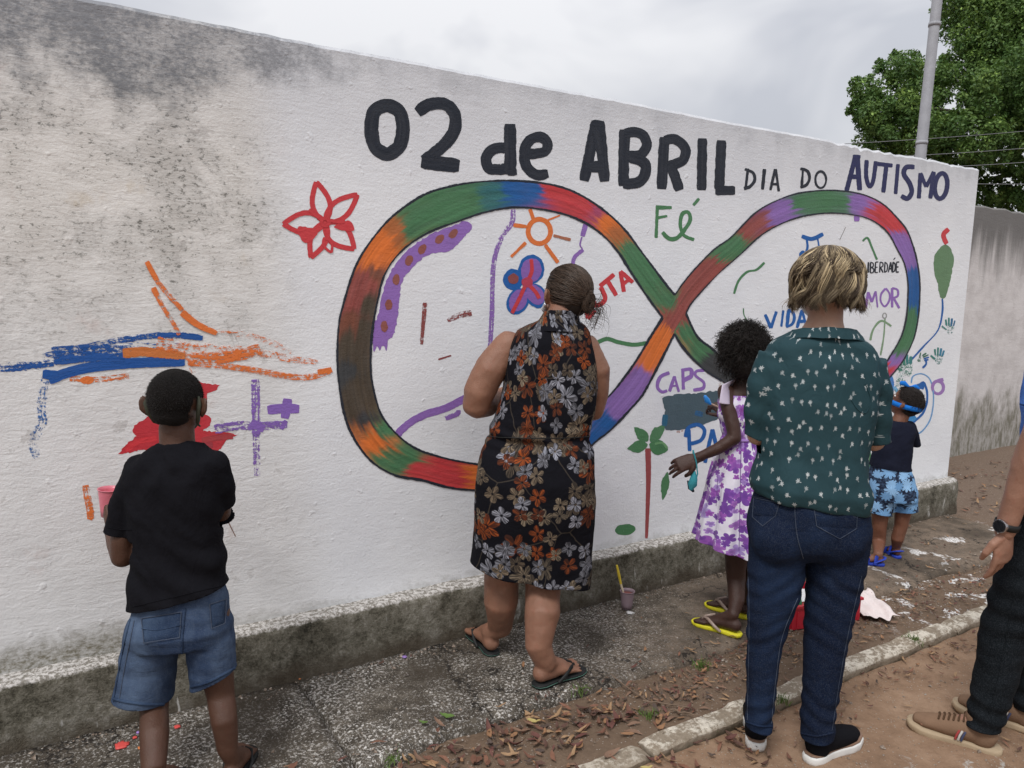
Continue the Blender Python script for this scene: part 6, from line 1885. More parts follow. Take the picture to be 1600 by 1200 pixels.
    mb.tube([ath(1083, 704, hd - .085), ath(1088, 722, hd - .09), ath(1090, 740, hd - .085), ath(1086, 757, hd - .08)], [.0035, .003, .003, .003], 8)
    mb.tube([ath(1083, 704, hd - .04), ath(1082, 722, hd - .04), ath(1080, 745, hd - .06)], [.003, .003, .003], 8); mb.build('ear_loop', M_TEAL, mk)
    mb = MB()
    mb.tube([ath(1085, 738, hd - .075), ath(1084, 748, hd - .075), ath(1082, 757, hd - .07), ath(1080, 763, hd - .07)], [(.006, .010), (.016, .018), (.020, .018), (.010, .01)], 14)
    mb.build('mask_cloth', M_TEAL, mk)
    mb = MB(); mb.tube([ath(1075, 752, hd - .05), ath(1079, 762, hd - .055), ath(1083, 767, hd - .06)], [(.004, .012), (.012, .014), (.006, .010)], 10); mb.build('mask_lining', plain('dark_lining', (.03, .05, .06, 1), .9), mk)
    # brush in the right hand
    br = tag(empty('paint_brush', ath(1112, 634, hd + .2)), 'small brush loaded with blue paint in the right hand of the girl', 'brush')
    mb = MB(); mb.tube([ath(1136, 642, hd + .15), ath(1109, 630, hd + .16)], [.004, .0035], 8); mb.build('handle', plain('pale_wood', (.45, .32, .24, 1), .6), br)
    mb = MB(); mb.tube([ath(1110, 631, hd + .16), ath(1105, 626, hd + .162), ath(1102, 620, hd + .165)], [.006, .014, .008], 10); mb.build('bristles', plain('wet_blue_paint', (.02, .22, .62, 1), .3, .5), br)
build_girl()

# ---------------------------------------------------------------- woman in the green shirt
def build_green_woman():
    rn = random.Random(41)
    zg = -0.05
    heelL, heelR = on_ground(1181, 1174, zg), on_ground(1262, 1194, zg)
    base = on_ground(1232, 1186, zg)
    hd = hdep(base) - .01
    P = tag(empty('person', base), 'woman seen from behind in green palm print shirt and dark blue jeans, wavy blond bob', 'person', 'people painting the wall')
    px = hd / FPX
    hc = ath(1291, 446, hd + .01)
    M = frame(HF * .95 + r0 * .12 - Z * .12, Z)
    s = .222
    b = MB()
    head(b, hc, s, M, .95)
    b.tube([ath(1291, 478, hd), ath(1289, 502, hd - .01), ath(1286, 522, hd - .01)], [.050, .052, .07], 18)
    loft(b, [(1250, 518, 1324, 520, -.0, .05), (1224, 548, 1346, 554, 0, .055), (1208, 580, 1354, 585, 0, .08), (1202, 640, 1350, 645, 0, .10), (1204, 700, 1340, 705, 0, .10), (1196, 760, 1338, 770, 0, .10), (1190, 815, 1340, 820, 0, .10), (1206, 842, 1322, 846, 0, .08)], hd)
    limb(b, hd, [(1222, 566, 0, .040), (1192, 620, .0, .038), (1186, 660, .01, .034), (1184, 680, .02, .034)])
    wl_ = ath(1232, 640, hd + .25)
    b.tube([ath(1186, 676, hd + .02), ath(1200, 682, hd + .09), wl_], [.038, .036, .024], 14)
    limb(b, hd, [(1346, 574, 0, .040), (1364, 630, .01, .040), (1366, 672, .02, .040), (1364, 686, .03, .040)])
    wr_ = ath(1318, 640, hd + .27)
    b.tube([ath(1364, 686, hd + .03), ath(1356, 690, hd + .10), wr_], [.040, .037, .024], 14)
    kL, kR = hdep(heelL), hdep(heelR)
    fdL = (HF + r0 * .27).normalized(); fdR = (r0 * .98 + HF * .62).normalized()
    limb(b, hd, [(1215, 850, 0, .075), (1208, 950, 0, .062), (1194, 1010, 0, .046), (1189, 1080, .0, .042)])
    b.tube([ath(1189, 1080, hd), Vector((heelL.x, heelL.y, zg)) + fdL * .05 + Z * .10], [.042, .032], 14)
    limb(b, hd, [(1305, 850, 0, .075), (1300, 950, 0, .062), (1290, 1010, 0, .046), (1283, 1080, .0, .042)])
    b.tube([ath(1283, 1080, hd), Vector((heelR.x, heelR.y, zg)) + fdR.normalized() * .05 + Z * .10], [.042, .032], 14)
    foot(b, heelL + fdL * .012, fdL, .205, zg + .034, .85); foot(b, heelR + fdR * .012, fdR, .205, zg + .034, .85)
    h = MB()
    hand(h, wl_, r0 * .6 + HF * .6, Z * .7 + HF * .2, .17, .6, thumb=-1)
    hand(h, wr_, HF * .8 - r0 * .5 + Z * .2, -Z * .6 - r0 * .2, .17, .6, thumb=1)
    organic('body', [(b, .0065, 6), (h, .0035, 3)], SK_GREEN, P)
    face_parts(P, hc, s, M, M_LIP)
    # shirt
    g = MB()
    loft(g, [(1258, 511, 1321, 514, -.004, .056), (1236, 519, 1338, 523, -.006, .074), (1214, 532, 1356, 540, -.006, .092), (1197, 552, 1370, 562, -.004, .108), (1189, 585, 1374, 592, 0, .122), (1188, 625, 1368, 630, 0, .128), (1189, 665, 1358, 670, 0, .128), (1184, 705, 1350, 710, 0, .130), (1177, 735, 1352, 748, 0, .142), (1171, 750, 1357, 770, 0, .150), (1174, 764, 1356, 790, 0, .142), (1182, 775, 1350, 802, 0, .13)], hd, 40, 2.3)
    limb(g, hd, [(1216, 560, 0, .062), (1196, 600, 0, .055), (1187, 640, .008, .047), (1183, 672, .018, .041), (1182, 696, .028, .040)], 20, 1.0, False)
    limb(g, hd, [(1352, 570, 0, .062), (1366, 615, .008, .056), (1369, 655, .018, .050), (1368, 684, .03, .046), (1368, 702, .038, .045)], 20, 1.0, False)
    def dsp(p, n):
        lx = (p - ath(1275, 640, hd)).dot(r0); v = hdep(p) - hd
        w = .007 * noise.fractal(Vector((lx * 6, p.z * 5 + lx * 3, v * 4)), 1, 2, 3)
        top = ath(1275, 545, hd).z
        w += .0045 * math.sin(lx * 55 + 2.5 * nz(p.z * 5, lx * 4) + p.z * 9) * max(0, 1 - abs(p.z - (top - .45)) / .28)
        w += .004 * math.sin((p.z + .25 * abs(lx)) * 80) * max(0, 1 - abs(p.z - (top + .0)) / .08)
        if abs(lx) > .15: w += .0018 * math.sin(p.z * 75 + lx * 30)
        return w
    lo = plane_cut(ath(1180, 768, hd), ath(1352, 796, hd))
    sL = plane_cut(ath(1167, 672, hd), ath(1205, 688, hd)); sR = plane_cut(ath(1346, 692, hd), ath(1390, 686, hd))
    shirt = organic('shirt', [(g, .0062, 5)], M_PALMS, P, cuts=[(lo[0], lo[1], None), (ath(1178, 684, hd + .025), sL[1], lambda p: (p - ath(1186, 684, hd)).dot(r0) < 0 and p.z > ath(1186, 706, hd).z), (ath(1368, 690, hd + .035), sR[1], lambda p: (p - ath(1356, 690, hd)).dot(r0) > 0 and p.z > ath(1356, 722, hd).z), (ath(1289, 512, hd), Z + HF * .25, .11)], disp=dsp, thick=.003, pat=cyl_pat(ath(1275, 640, hd), hd, .20))
    pf = cyl_pat(ath(1275, 640, hd), hd, .20)
    mb = MB(); R_ = []
    for (cy, rr, ty) in ((533, .120, 0), (527, .113, 0), (521, .104, 0), (517, .096, 0), (517, .090, 0), (523, .090, 0)):
        c = ath(1287, cy, hd - .008)
        R_.append([c + r0 * rr * math.cos(2 * math.pi * j / 40) + HF * rr * .78 * math.sin(2 * math.pi * j / 40) + Z * (-.016 * math.sin(2 * math.pi * j / 40) + .005 * nz(j * .35, cy * .1, 4)) for j in range(40)])
    mb.rings(R_, False)
    col = mb.build('collar', M_PALMS, shirt)
    a_ = col.data.attributes.new('pat', 'FLOAT_VECTOR', 'POINT')
    a_.data.foreach_set('vector', [x for v in col.data.vertices for x in pf(v.co + world_loc(col))])
    bs = bvh_of(shirt)
    seam('shoulder_seam', bs, [(1352, 600), (1360, 625), (1352, 645), (1340, 640), (1330, 625)], .0012, M_PALMS, shirt)
    # jeans
    g = MB()
    loft(g, [(1186, 752, 1348, 770, 0, .118), (1176, 785, 1354, 795, -.004, .130), (1168, 820, 1358, 826, -.004, .132), (1172, 845, 1354, 850, .0, .118), (1190, 866, 1336, 868, .01, .085)], hd, 40)
    for bx_ in (1217, 1309):
        g.ell(ath(bx_, 836, hd - .048), .086, .086, .098, frame(HF), 24, 16)
    def legpx(edges, dd):
        return [((l + r) / 2, y, dd, (r - l) / 2 * px * 1.02) for (y, l, r) in edges]
    limb(g, hd, legpx([(822, 1172, 1258), (850, 1170, 1260), (890, 1169, 1256), (930, 1168, 1249), (970, 1167, 1234), (1000, 1167, 1224), (1040, 1166, 1217), (1080, 1165, 1212), (1120, 1164, 1208), (1150, 1164, 1207)], 0), 24, 1.05)
    limb(g, hd, legpx([(822, 1262, 1356), (850, 1260, 1356), (890, 1260, 1351), (930, 1259, 1341), (970, 1257, 1331), (1000, 1256, 1325), (1040, 1255, 1318), (1080, 1253, 1311), (1120, 1251, 1305), (1175, 1250, 1302)], 0), 24, 1.05)
    def dsj(p, n):
        lx = (p - ath(1262, 880, hd)).dot(r0)
        z0 = ath(1262, 870, hd).z
        w = .003 * noise.fractal(Vector((lx * 9, p.z * 16 + abs(lx) * 10, 2)), 1, 2, 3)
        for zc, am, wd_ in ((ath(1262, 905, hd).z, .0025, .05), (ath(1262, 985, hd).z, .0022, .07), (ath(1262, 1110, hd).z, .0030, .09)):
            w += am * math.sin((p.z + (abs(lx) - .09) * .6) * 105 + 3 * nz(lx * 9, p.z * 5, zc)) * math.exp(-((p.z - zc) / wd_) ** 2)
        return w
    cL = plane_cut(ath(1164, 1134, hd), ath(1208, 1140, hd)); cR = plane_cut(ath(1250, 1152, hd), ath(1303, 1150, hd))
    jeans = organic('jeans', [(g, .0058, 14)], M_JEANS, P, cuts=[(cL[0], cL[1], .095), (cR[0], cR[1], .095)], disp=dsj, thick=.003)
    bj = bvh_of(jeans)
    for q in ([(1176, 782), (1212, 790), (1208, 812), (1180, 812)], [(1276, 792), (1336, 796), (1336, 824), (1282, 828)]):
        pass
    for pts, mid in (([(1178, 778), (1218, 786), (1212, 806), (1192, 822), (1176, 808), (1178, 778)], [(1179, 792), (1195, 800), (1214, 794)]), ([(1270, 782), (1340, 786), (1338, 826), (1312, 842), (1276, 822), (1270, 782)], [(1274, 804), (1300, 808), (1318, 800), (1339, 810)])):
        for i in range(len(pts) - 1):
            seam('pocket_stitching', bj, [pts[i], pts[i + 1]], .0013, M_JEANS_D, jeans, .001)
        seam('pocket_stitching', bj, mid, .0009, M_JEANS_D, jeans, .001)
    patch_on('back_pocket', bj, [(1179, 779), (1217, 787), (1210, 806), (1178, 806)], M_JEANS, jeans, .0025)
    patch_on('back_pocket', bj, [(1271, 783), (1339, 787), (1336, 826), (1278, 822)], M_JEANS, jeans, .0025)
    seam('back_seam', bj, [(1244, 768), (1242, 800), (1246, 840), (1255, 872)], .0016, M_JEANS_D, jeans)
    seam('yoke_seam', bj, [(1172, 776), (1210, 780), (1243, 786)], .0012, M_JEANS_D, jeans)
    seam('yoke_seam', bj, [(1243, 786), (1290, 782), (1352, 786)], .0012, M_JEANS_D, jeans)
    for pts in ([(1169, 890), (1171, 960), (1170, 1040), (1168, 1125)], [(1346, 900), (1326, 985), (1312, 1060), (1300, 1140)], [(1246, 935), (1222, 995), (1212, 1060), (1205, 1130)]):
        seam('leg_seam', bj, pts, .0012, M_JEANS_D, jeans)
    for k, pts in enumerate(([(1166, 1128), (1185, 1134), (1206, 1135)], [(1252, 1146), (1276, 1150), (1301, 1145)])):
        seam('cuff', bj, pts, .0035, M_JEANS, jeans, .0)
    # sneakers
    for hh, d, lab in ((heelL, fdL, 'black knit sneaker with white sole under the left foot of the woman in jeans'), (heelR, fdR, 'black knit sneaker with white sole under the right foot of the woman in jeans')):
        sneaker(hh, d, .262, zg, M_KNIT, M_SOLE, M_BRONZE, lab)
    # wavy bob
    q = lambda x, y, z: hc + M @ Vector((x * s, y * s, z * s))
    cm = MB()
    cm.ell(q(0, -.02, .10), .41 * s, .465 * s, .385 * s, M, 32, 24)
    cm.ell(q(0, -.04, -.06), .42 * s, .43 * s, .23 * s, M, 28, 18)
    Mi = M.inverted()
    hair = organic('hair', [(cm, .006, 3)], plain('dark_hair_mass', (.030, .021, .014, 1), .6), P, keep=lambda p: (lambda v: v.z > (-.26 if v.y < .22 else .28))(Mi @ (p - hc) / s), disp=folds(8, .006, 22))
    paths, cols, rad = [], [], []
    for i in range(5200):
        a = rn.uniform(-math.pi, math.pi)
        if abs(a) < .75 and rn.random() < .9: continue
        lock = math.floor(a * 9 + rn.gauss(0, .10)) + (100 if i % 2 else 0)
        lr = random.Random(int(lock) * 13 + 5)
        hi, tip = lr.random(), lr.uniform(-.07, .10)
        ph = 2.6 * math.sin(a * 1.7 + .6) + 1.6 * math.sin(a * 4.1) + lr.gauss(0, .35) + (2.0 if i % 2 else 0) + rn.gauss(0, .08)
        amp = .035 + .02 * math.sin(a * 5); frq = 10.5 + 1.5 * math.sin(a * 2.3)
        th0 = rn.uniform(.03, .55) if rn.random() < .6 else rn.uniform(.4, 1.35)
        thick_ = rn.uniform(.98, 1.05) + (.03 if i % 2 else 0); tipf = .55 * math.sin(a * 3.3 + ph)
        endz = -.33 + tip + rn.gauss(0, .02) + (.05 if abs(a) < 2.2 else 0)
        pts = []
        n = 18
        lean = rn.gauss(0, .012); sj = rn.gauss(0, .5)
        for k in range(n):
            t = k / (n - 1)
            th = th0 + (1.72 - th0) * min(1, t * 1.25)
            aa = a + (.15 * math.sin(frq * t + ph) + .02 * sj) * (.25 + t) + lean * t
            x = math.sin(aa) * math.sin(th) * .445 * thick_; y = math.cos(aa) * math.sin(th) * .50 * thick_ - .02
            z = .10 + math.cos(th) * .41 * thick_
            if t > .6: z = z + (endz - z) * ((t - .6) / .4) ** 1.1
            rr = 1 + amp * 1.8 * math.sin(frq * t * 1.0 + ph + 1.2) * min(1, t * 1.4)
            if t > .8: rr += (t - .8) * tipf
            pts.append(q(x * rr, y * rr, z + .018 * math.sin(frq * t + ph) * t))
        base_c = (.065, .045, .030); hi_c = (.62, .49, .30)
        m = (max(0, hi - .10) / .70) * rn.uniform(.55, 1.1) if rn.random() < .8 else rn.random() * .9
        if th0 > .9: m *= .25
        br_ = rn.uniform(.65, 1.25)
        def cf(f, m=m, br_=br_, hi_c=hi_c, base_c=base_c):
            g_ = m * min(1, .25 + f * 2.2) * (1 - max(0, f - .72) * 2.2)
            g_ = max(0, min(1, g_))
            return tuple((a0 * (1 - g_) + b0 * g_) * br_ for a0, b0 in zip(base_c, hi_c)) + (1.0,)
        paths.append(pts); cols.append(cf); rad.append(rn.uniform(.0008, .0016))
    for i in range(60):
        a = rn.choice([-1, 1]) * rn.uniform(1.4, 2.7)
        p0 = q(math.sin(a) * .46, math.cos(a) * .46, -.12); e = Vector((math.sin(a) * rn.uniform(0, .16), math.cos(a) * .05, rn.uniform(-.34, -.14)))
        paths.append([p0 + M @ (e * s * (k / 7) + Vector((.025 * s * math.sin(k + i), 0, 0))) for k in range(8)]); cols.append((.20, .145, .085, 1)); rad.append(.0007)
    strands('strands', paths, cols, rad, hair)
    mb = MB(); mb.ell(q(0, .27, -.24), .25 * s, .20 * s, .21 * s, M, 20, 14); mb.build('face_mask', M_MASKW, P)
def sneaker(hh, d, L, zg, m_up, m_sole, m_trim, lab):
    d = Vector((d[0], d[1], 0)).normalized(); sd = d.cross(Z); k = L / .26
    H = Vector((hh[0], hh[1], zg))
    o = tag(empty('sneaker', H), lab, 'shoe', 'black sneakers')
    sole('sole', H, d, L, zg, .030, m_sole, o, .98, .012)
    sole('midsole_trim', H + d * .004, d, L * .97, zg + .0305, .006, m_trim, o, .96, .012)
    g = MB()
    g.tube([H + d * .036 * k + Z * .060, H + d * .09 * k + Z * .062, H + d * .15 * k + Z * .054, H + d * .20 * k + Z * .048, H + d * .228 * k + Z * .046], [(.037, .036), (.039, .042), (.043, .034), (.042, .026), (.030, .020)], 20, ref=Z)
    g.tube([H + d * .045 * k + Z * .05, H + d * .048 * k + Z * .10, H + d * .052 * k + Z * .125], [(.039, .040), (.039, .042), (.040, .044)], 18, ref=d)
    up = organic('upper', [(g, .004, 5)], m_up, o, cuts=[(H + Z * .112, Z, None)], thick=.003)
    mb = MB(); mb.tube([H + d * .004 + Z * .06, H + d * .001 + Z * .09, H - d * .002 + Z * .118], [(.009, .003)] * 3, 10); mb.build('heel_tab', m_up, o)
    return o
build_green_woman()
# ---------------------------------------------------------------- toddler with the blue headband
def build_toddler():
    rn = random.Random(51)
    hd = 4.253
    heelA, toeA = on_ground(1380, 881, .012), on_ground(1346, 877, .012)
    heelB, toeB = on_ground(1404, 870, .012), on_ground(1380, 856, .012)
    base = Vector((4.08, -0.39, 0))
    P = tag(empty('person', base), 'toddler in navy top and blue leaf print shorts looking up at the wall', 'person', 'people painting the wall')
    hc = ath(1416, 629, hd)
    s = .178
    f = (-r0 * .55 + HF * .55 + Z * .48).normalized()
    M = frame(f, Z)
    b = MB()
    head(b, hc, s, M, .9)
    b.tube([ath(1412, 645, hd), ath(1404, 660, hd)], [.036, .042], 14)
    loft(b, [(1388, 660, 1420, 660, 0, .03), (1378, 668, 1426, 668, 0, .045), (1372, 690, 1422, 690, 0, .055), (1368, 720, 1418, 722, 0, .062), (1364, 750, 1424, 752, 0, .07), (1366, 768, 1424, 770, 0, .068)], hd)
    limb(b, hd, [(1420, 668, 0, .030), (1424, 684, .04, .026), (1418, 694, .08, .024), (1408, 684, .16, .017)])
    limb(b, hd, [(1382, 668, 0, .030), (1372, 684, .04, .026), (1374, 694, .08, .024), (1386, 684, .16, .017)])
    for heel, toe, a, k in ((heelA, toeA, [(1378, 770, 0, .060), (1376, 800, 0, .046), (1374, 825, 0, .038), (1373, 848, 0, .036)], 0), (heelB, toeB, [(1412, 770, 0, .060), (1411, 800, 0, .044), (1408, 822, .0, .036), (1402, 842, .0, .034)], 1)):
        d = toe - heel
        pts = [ath(x, y, hd + dd) for x, y, dd, r in a] + [Vector((heel.x, heel.y, 0)) + d.normalized() * .03 + Z * .06]
        b.tube(pts, [r for *_, r in a] + [.024], 16)
        foot(b, heel, d, .13, .014, 1.15)
    h = MB()
    hand(h, ath(1408, 684, hd + .16), HF + Z * .3, -Z, .10, .5, thumb=1)
    hand(h, ath(1386, 684, hd + .16), HF + Z * .3, -Z, .10, .5, thumb=-1)
    organic('body', [(b, .005, 5), (h, .0025, 3)], SK_TOD, P, disp=folds(5, .0012, 24))
    face_parts(P, hc, s, M, M_LIPD)
    g = MB()
    loft(g, [(1390, 657, 1418, 657, 0, .042), (1380, 664, 1427, 663, 0, .056), (1374, 676, 1430, 676, 0, .068), (1368, 700, 1424, 701, 0, .078), (1362, 722, 1421, 728, 0, .088), (1357, 745, 1424, 752, 0, .092)], hd)
    limb(g, hd, [(1420, 668, 0, .038), (1426, 682, .03, .036), (1428, 700, .06, .036)])
    limb(g, hd, [(1384, 668, 0, .038), (1374, 682, .03, .036), (1372, 702, .06, .036)])
    cA = plane_cut(ath(1358, 727, hd), ath(1424, 734, hd))
    top = organic('top', [(g, .0055, 5)], M_NAVY, P, cuts=[(cA[0], cA[1], None), (ath(1428, 693, hd + .05), -Z + HF * .5, .05), (ath(1372, 694, hd + .05), -Z + HF * .5, .05)], disp=folds(5, .005, 14), thick=.003)
    g = MB()
    loft(g, [(1364, 722, 1418, 727, 0, .082), (1359, 742, 1426, 745, 0, .094), (1357, 765, 1431, 767, 0, .10), (1360, 780, 1430, 781, 0, .096)], hd)
    limb(g, hd, [(1377, 770, 0, .074), (1375, 790, 0, .074), (1375, 815, 0, .074)], 20)
    limb(g, hd, [(1412, 770, 0, .072), (1413, 790, 0, .070), (1413, 815, 0, .070)], 20)
    cL = plane_cut(ath(1355, 798, hd), ath(1395, 804, hd)); cR = plane_cut(ath(1393, 798, hd), ath(1434, 796, hd))
    organic('shorts', [(g, .0055, 5)], M_MONST, P, cuts=[(cL[0], cL[1], .10), (cR[0], cR[1], .10)], disp=folds(9, .006, 10), thick=.003, pat=cyl_pat(ath(1394, 760, hd), hd, .10))
    # short dark hair
    q = lambda x, y, z: hc + M @ Vector((x * s, y * s, z * s))
    Mi = M.inverted()
    def hl(v):
        return v.z > (-.30 if v.y < -.2 else -.30 + (v.y + .2) * 1.05) and not (abs(v.x) > .27 and v.y > -.16 and v.z < .08)
    cm = MB(); cm.ell(q(0, -.03, .10), .368 * s, .455 * s, .415 * s, M, 40, 30); cm.ell(q(0, -.12, -.1), .29 * s, .32 * s, .26 * s, M, 30, 20)
    hair = organic('hair', [(cm, .0045, 4)], plain('short_black_hair', (.016, .012, .010, 1), .6, .3, .4, 30, .8, bscale=150), P, keep=lambda p: hl(Mi @ (p - hc) / s), disp=folds(4, .003, 40))
    paths, cols, rad = [], [], []
    for i in range(2400):
        z = 1 - 2 * (i + .5) / 2400; a = i * 2.39996
        d = Vector((math.sqrt(1 - z * z) * math.cos(a), math.sqrt(1 - z * z) * math.sin(a), z))
        v = Vector((d.x * .37, d.y * .457 - .03, d.z * .417 + .10))
        if not hl(v): continue
        p = q(*v); nn = M @ Vector((d.x / .37, d.y / .457, d.z / .417)).normalized()
        crown = q(0, -.35, .40)
        td = (p - crown); td -= nn * td.dot(nn)
        if td.length < 1e-4: continue
        td = (td.normalized() + nn * .12 + Vector((rn.gauss(0, .2), rn.gauss(0, .2), rn.gauss(0, .2)))).normalized()
        L = rn.uniform(.012, .024); k = rn.uniform(.6, 1.6)
        paths.append([p, p + td * L * .5 + nn * .001, p + td * L - nn * .002]); cols.append((.018 * k, .013 * k, .011 * k, 1)); rad.append(.0009)
    strands('strands', paths, cols, rad, hair)
    # ribbon headband with a bow
    mb = MB(); R_ = []
    n = 48
    for k in range(n + 1):
        a = 2 * math.pi * k / n
        tilt = Matrix.Rotation(-0.35, 3, 'X')
        ring = []
        for (w_, o) in ((-.075, .0), (-.07, .02), (.07, .02), (.075, .0)):
            v = tilt @ Vector((math.cos(a) * (.385 + o), math.sin(a) * (.475 + o), w_ ))
            ring.append(q(v.x, v.y - .03, v.z - .06))
        R_.append(ring)
    mb.rings(R_, False); band_ = mb.build('headband', M_BAND, P)
    top_ = ath(1421, 605, hd - .01)
    for k in (-1, 1):
        mb = MB(); mb.tube([top_, top_ + r0 * .03 * k + Z * (.012 - .008 * k), top_ + r0 * .05 * k + Z * (.006 - .016 * k)], [(.005, .006), (.014, .007), (.011, .005)], 12, ref=HF); mb.build('bow_loop', M_BAND, band_)
    for heel, toe, lab in ((heelA, toeA, 'blue rubber sandal on the near foot of the toddler'), (heelB, toeB, 'blue rubber sandal on the far foot of the toddler')):
        d = (toe - heel); d.z = 0; d.normalize(); sd = d.cross(Z)
        H = Vector((heel.x, heel.y, 0.0))
        o = tag(empty('sandal', H), lab, 'sandal', 'blue sandals of the toddler')
        sole('sole', H - d * .004, d, .148, 0.0, .016, M_RUB_BLU, o, 1.15)
        for x, hh in ((.085, .052), (.045, .075)):
            mb = MB(); mb.tube([H + d * x + sd * .032 + Z * .012, H + d * (x - .006) + sd * .026 + Z * hh * .75, H + d * (x - .012) + Z * hh, H + d * (x - .006) - sd * .026 + Z * hh * .75, H + d * x - sd * .032 + Z * .012], [(.009, .004)] * 5, 10, ref=d.cross(Z)); mb.build('strap', M_RUB_BLU, o)
        mb = MB(); mb.tube([H + d * .05 + sd * .03 + Z * .02, H - d * .002 + sd * .02 + Z * .045, H - d * .008 + Z * .048, H - d * .002 - sd * .02 + Z * .045, H + d * .05 - sd * .03 + Z * .02], [(.008, .004)] * 5, 10, ref=Z); mb.build('heel_strap', M_RUB_BLU, o)
build_toddler()

# ---------------------------------------------------------------- man at the right edge
M_SUEDE_D = mat_cloth('dark_lace', (.085, .05, .03), .3, .95)
def build_man():
    rn = random.Random(61)
    zg = -0.05
    heel = on_ground(1560, 1180, zg); toe = on_ground(1440, 1140, zg)
    d = (toe - heel); d.z = 0; d.normalize()
    heel2 = heel + r0 * .235 + HF * .13
    base = on_ground(1640, 1170, zg)
    hd = hdep(base) + .03
    P = tag(empty('person', base), 'man in blue shirt and black jeans with a wristwatch, cut off by the right edge', 'person', 'people painting the wall')
    F2 = -r0 * .92 + HF * .38
    side = HF * .92 + r0 * .38
    px = hd / FPX
    hc = ath(1672, 395, hd + .02); s = .23
    M = frame(F2 - Z * .1, Z)
    b = MB()
    head(b, hc, s, M)
    b.tube([ath(1680, 430, hd), ath(1688, 475, hd)], [.058, .07], 16)
    def torso(mb, grow):
        R_ = []
        for (x, y, fw, sw) in ((1688, 478, .07, .09), (1690, 500, .10, .19), (1688, 550, .12, .215), (1682, 640, .13, .20), (1676, 740, .13, .18), (1672, 800, .13, .18), (1668, 850, .125, .175)):
            c = ath(x, y, hd)
            R_.append([c + F2 * (fw + grow) * math.cos(2 * math.pi * j / 32) + side * (sw + grow) * math.sin(2 * math.pi * j / 32) for j in range(32)])
        mb.rings(R_)
    torso(b, 0)
    sh = ath(1668, 512, hd - .20)
    elb = ath(1625, 672, hd - .22); wri = ath(1570, 830, hd - .17)
    b.tube([sh, sh.lerp(elb, .5) , elb], [.056, .052, .045], 18)
    b.tube([elb, elb.lerp(wri, .35), elb.lerp(wri, .75), wri], [.045, .045, .034, .030], 18)
    sh2 = ath(1700, 512, hd + .20)
    b.tube([sh2, sh2 + Vector((0.05, 0, -.28)), sh2 + Vector((0.0, 0.05, -.52)) - F2 * .12], [.056, .048, .032], 16)
    ank = Vector((heel.x, heel.y, zg)) + d * .05 + Z * .10
    hipL = ath(1652, 800, hd - .09)
    kneeL = ath(1572, 985, hdep(ank) + .01)
    b.tube([hipL, hipL.lerp(kneeL, .5), kneeL, kneeL.lerp(ank, .4), ank], [.095, .078, .058, .055, .040], 16)
    ank2 = Vector((heel2.x, heel2.y, zg)) + d * .05 + Z * .10
    hipR = ath(1668, 800, hd + .09); kneeR = hipR.lerp(ank2, .5) + F2 * .03
    b.tube([hipR, kneeR, ank2], [.095, .06, .04], 16)
    foot(b, heel + d * .015, d, .22, zg + .03, .85); foot(b, heel2 + d * .015, d, .22, zg + .03, .85)
    h = MB()
    dn = (ath(1563, 905, hd - .16) - wri)
    hand(h, wri, dn, F2 * .45 + HF * .75, .188, [.22, .30, .36, .42], thumb=-1, spread=.05, tcurl=.35)
    hand(h, sh2 + Vector((0.0, 0.05, -.52)) - F2 * .12, -Z + F2 * .2, -side, .188, .3, thumb=1)
    organic('body', [(b, .0065, 6), (h, .003, 3)], SK_MAN, P, disp=folds(4, .0018, 20))
    face_parts(P, hc, s, M, M_LIP)
    cm = MB(); q = lambda x, y, z: hc + M @ Vector((x * s, y * s, z * s))
    cm.ell(q(0, -.05, .13), .365 * s, .44 * s, .39 * s, M, 32, 24)
    Mi = M.inverted()
    organic('hair', [(cm, .005, 4)], plain('greying_hair', (.05, .045, .04, 1), .7, .2, .4, 40, .9, bscale=150), P, keep=lambda p: (lambda v: v.z > (-.15 if v.y < -.05 else .0 + v.y * .9))(Mi @ (p - hc) / s))
    g = MB(); torso(g, .022)
    g.tube([sh, sh.lerp(elb, .45), sh.lerp(elb, .92)], [.078, .074, .072], 18, round_end=False)
    e2 = sh2 + Vector((0.05, 0, -.28)); g.tube([sh2, sh2.lerp(e2, .9)], [.078, .072], 18)
    shirt = organic('shirt', [(g, .007, 5)], M_POLO, P, cuts=[(sh.lerp(elb, .80), elb - sh, .10), (sh2.lerp(e2, .75), e2 - sh2, .10), (ath(1670, 838, hd), -Z, None), (ath(1688, 482, hd), Z, .14)], disp=folds(6, .008, 9), thick=.003)
    g = MB(); R_ = []
    for (x, y, fw, sw) in ((1672, 800, .135, .185), (1668, 850, .14, .19), (1664, 890, .135, .185)):
        c = ath(x, y, hd)
        R_.append([c + F2 * fw * math.cos(2 * math.pi * j / 32) + side * sw * math.sin(2 * math.pi * j / 32) for j in range(32)])
    g.rings(R_)
    cuff = ank + Z * -.02
    g.tube([hipL + Z * .02, hipL.lerp(kneeL, .5), kneeL, kneeL.lerp(ank, .45), ank + Z * .0, cuff - Z * .06], [.118, .098, .078, .068, .056, .056], 22)
    cuff2 = ank2 + Z * -.02
    g.tube([hipR + Z * .02, kneeR, ank2, cuff2 - Z * .06], [.118, .08, .056, .056], 22)
    def dsj(p, n):
        w = .004 * noise.fractal(Vector((p.x * 8, p.y * 8, p.z * 14)), 1, 2, 3)
        w += .004 * math.sin(p.z * 95 + 3 * nz(p.x * 6, p.y * 6, p.z * 4)) * (math.exp(-((p.z - .45) / .12) ** 2) + 1.2 * math.exp(-((p.z - .08) / .09) ** 2))
        return w
    jeans = organic('jeans', [(g, .0062, 5)], M_BLKJ, P, cuts=[(cuff + Z * .005, -Z, .12), (cuff2 + Z * .005, -Z, .12)], disp=dsj, thick=.004)
    bj = bvh_of(jeans)
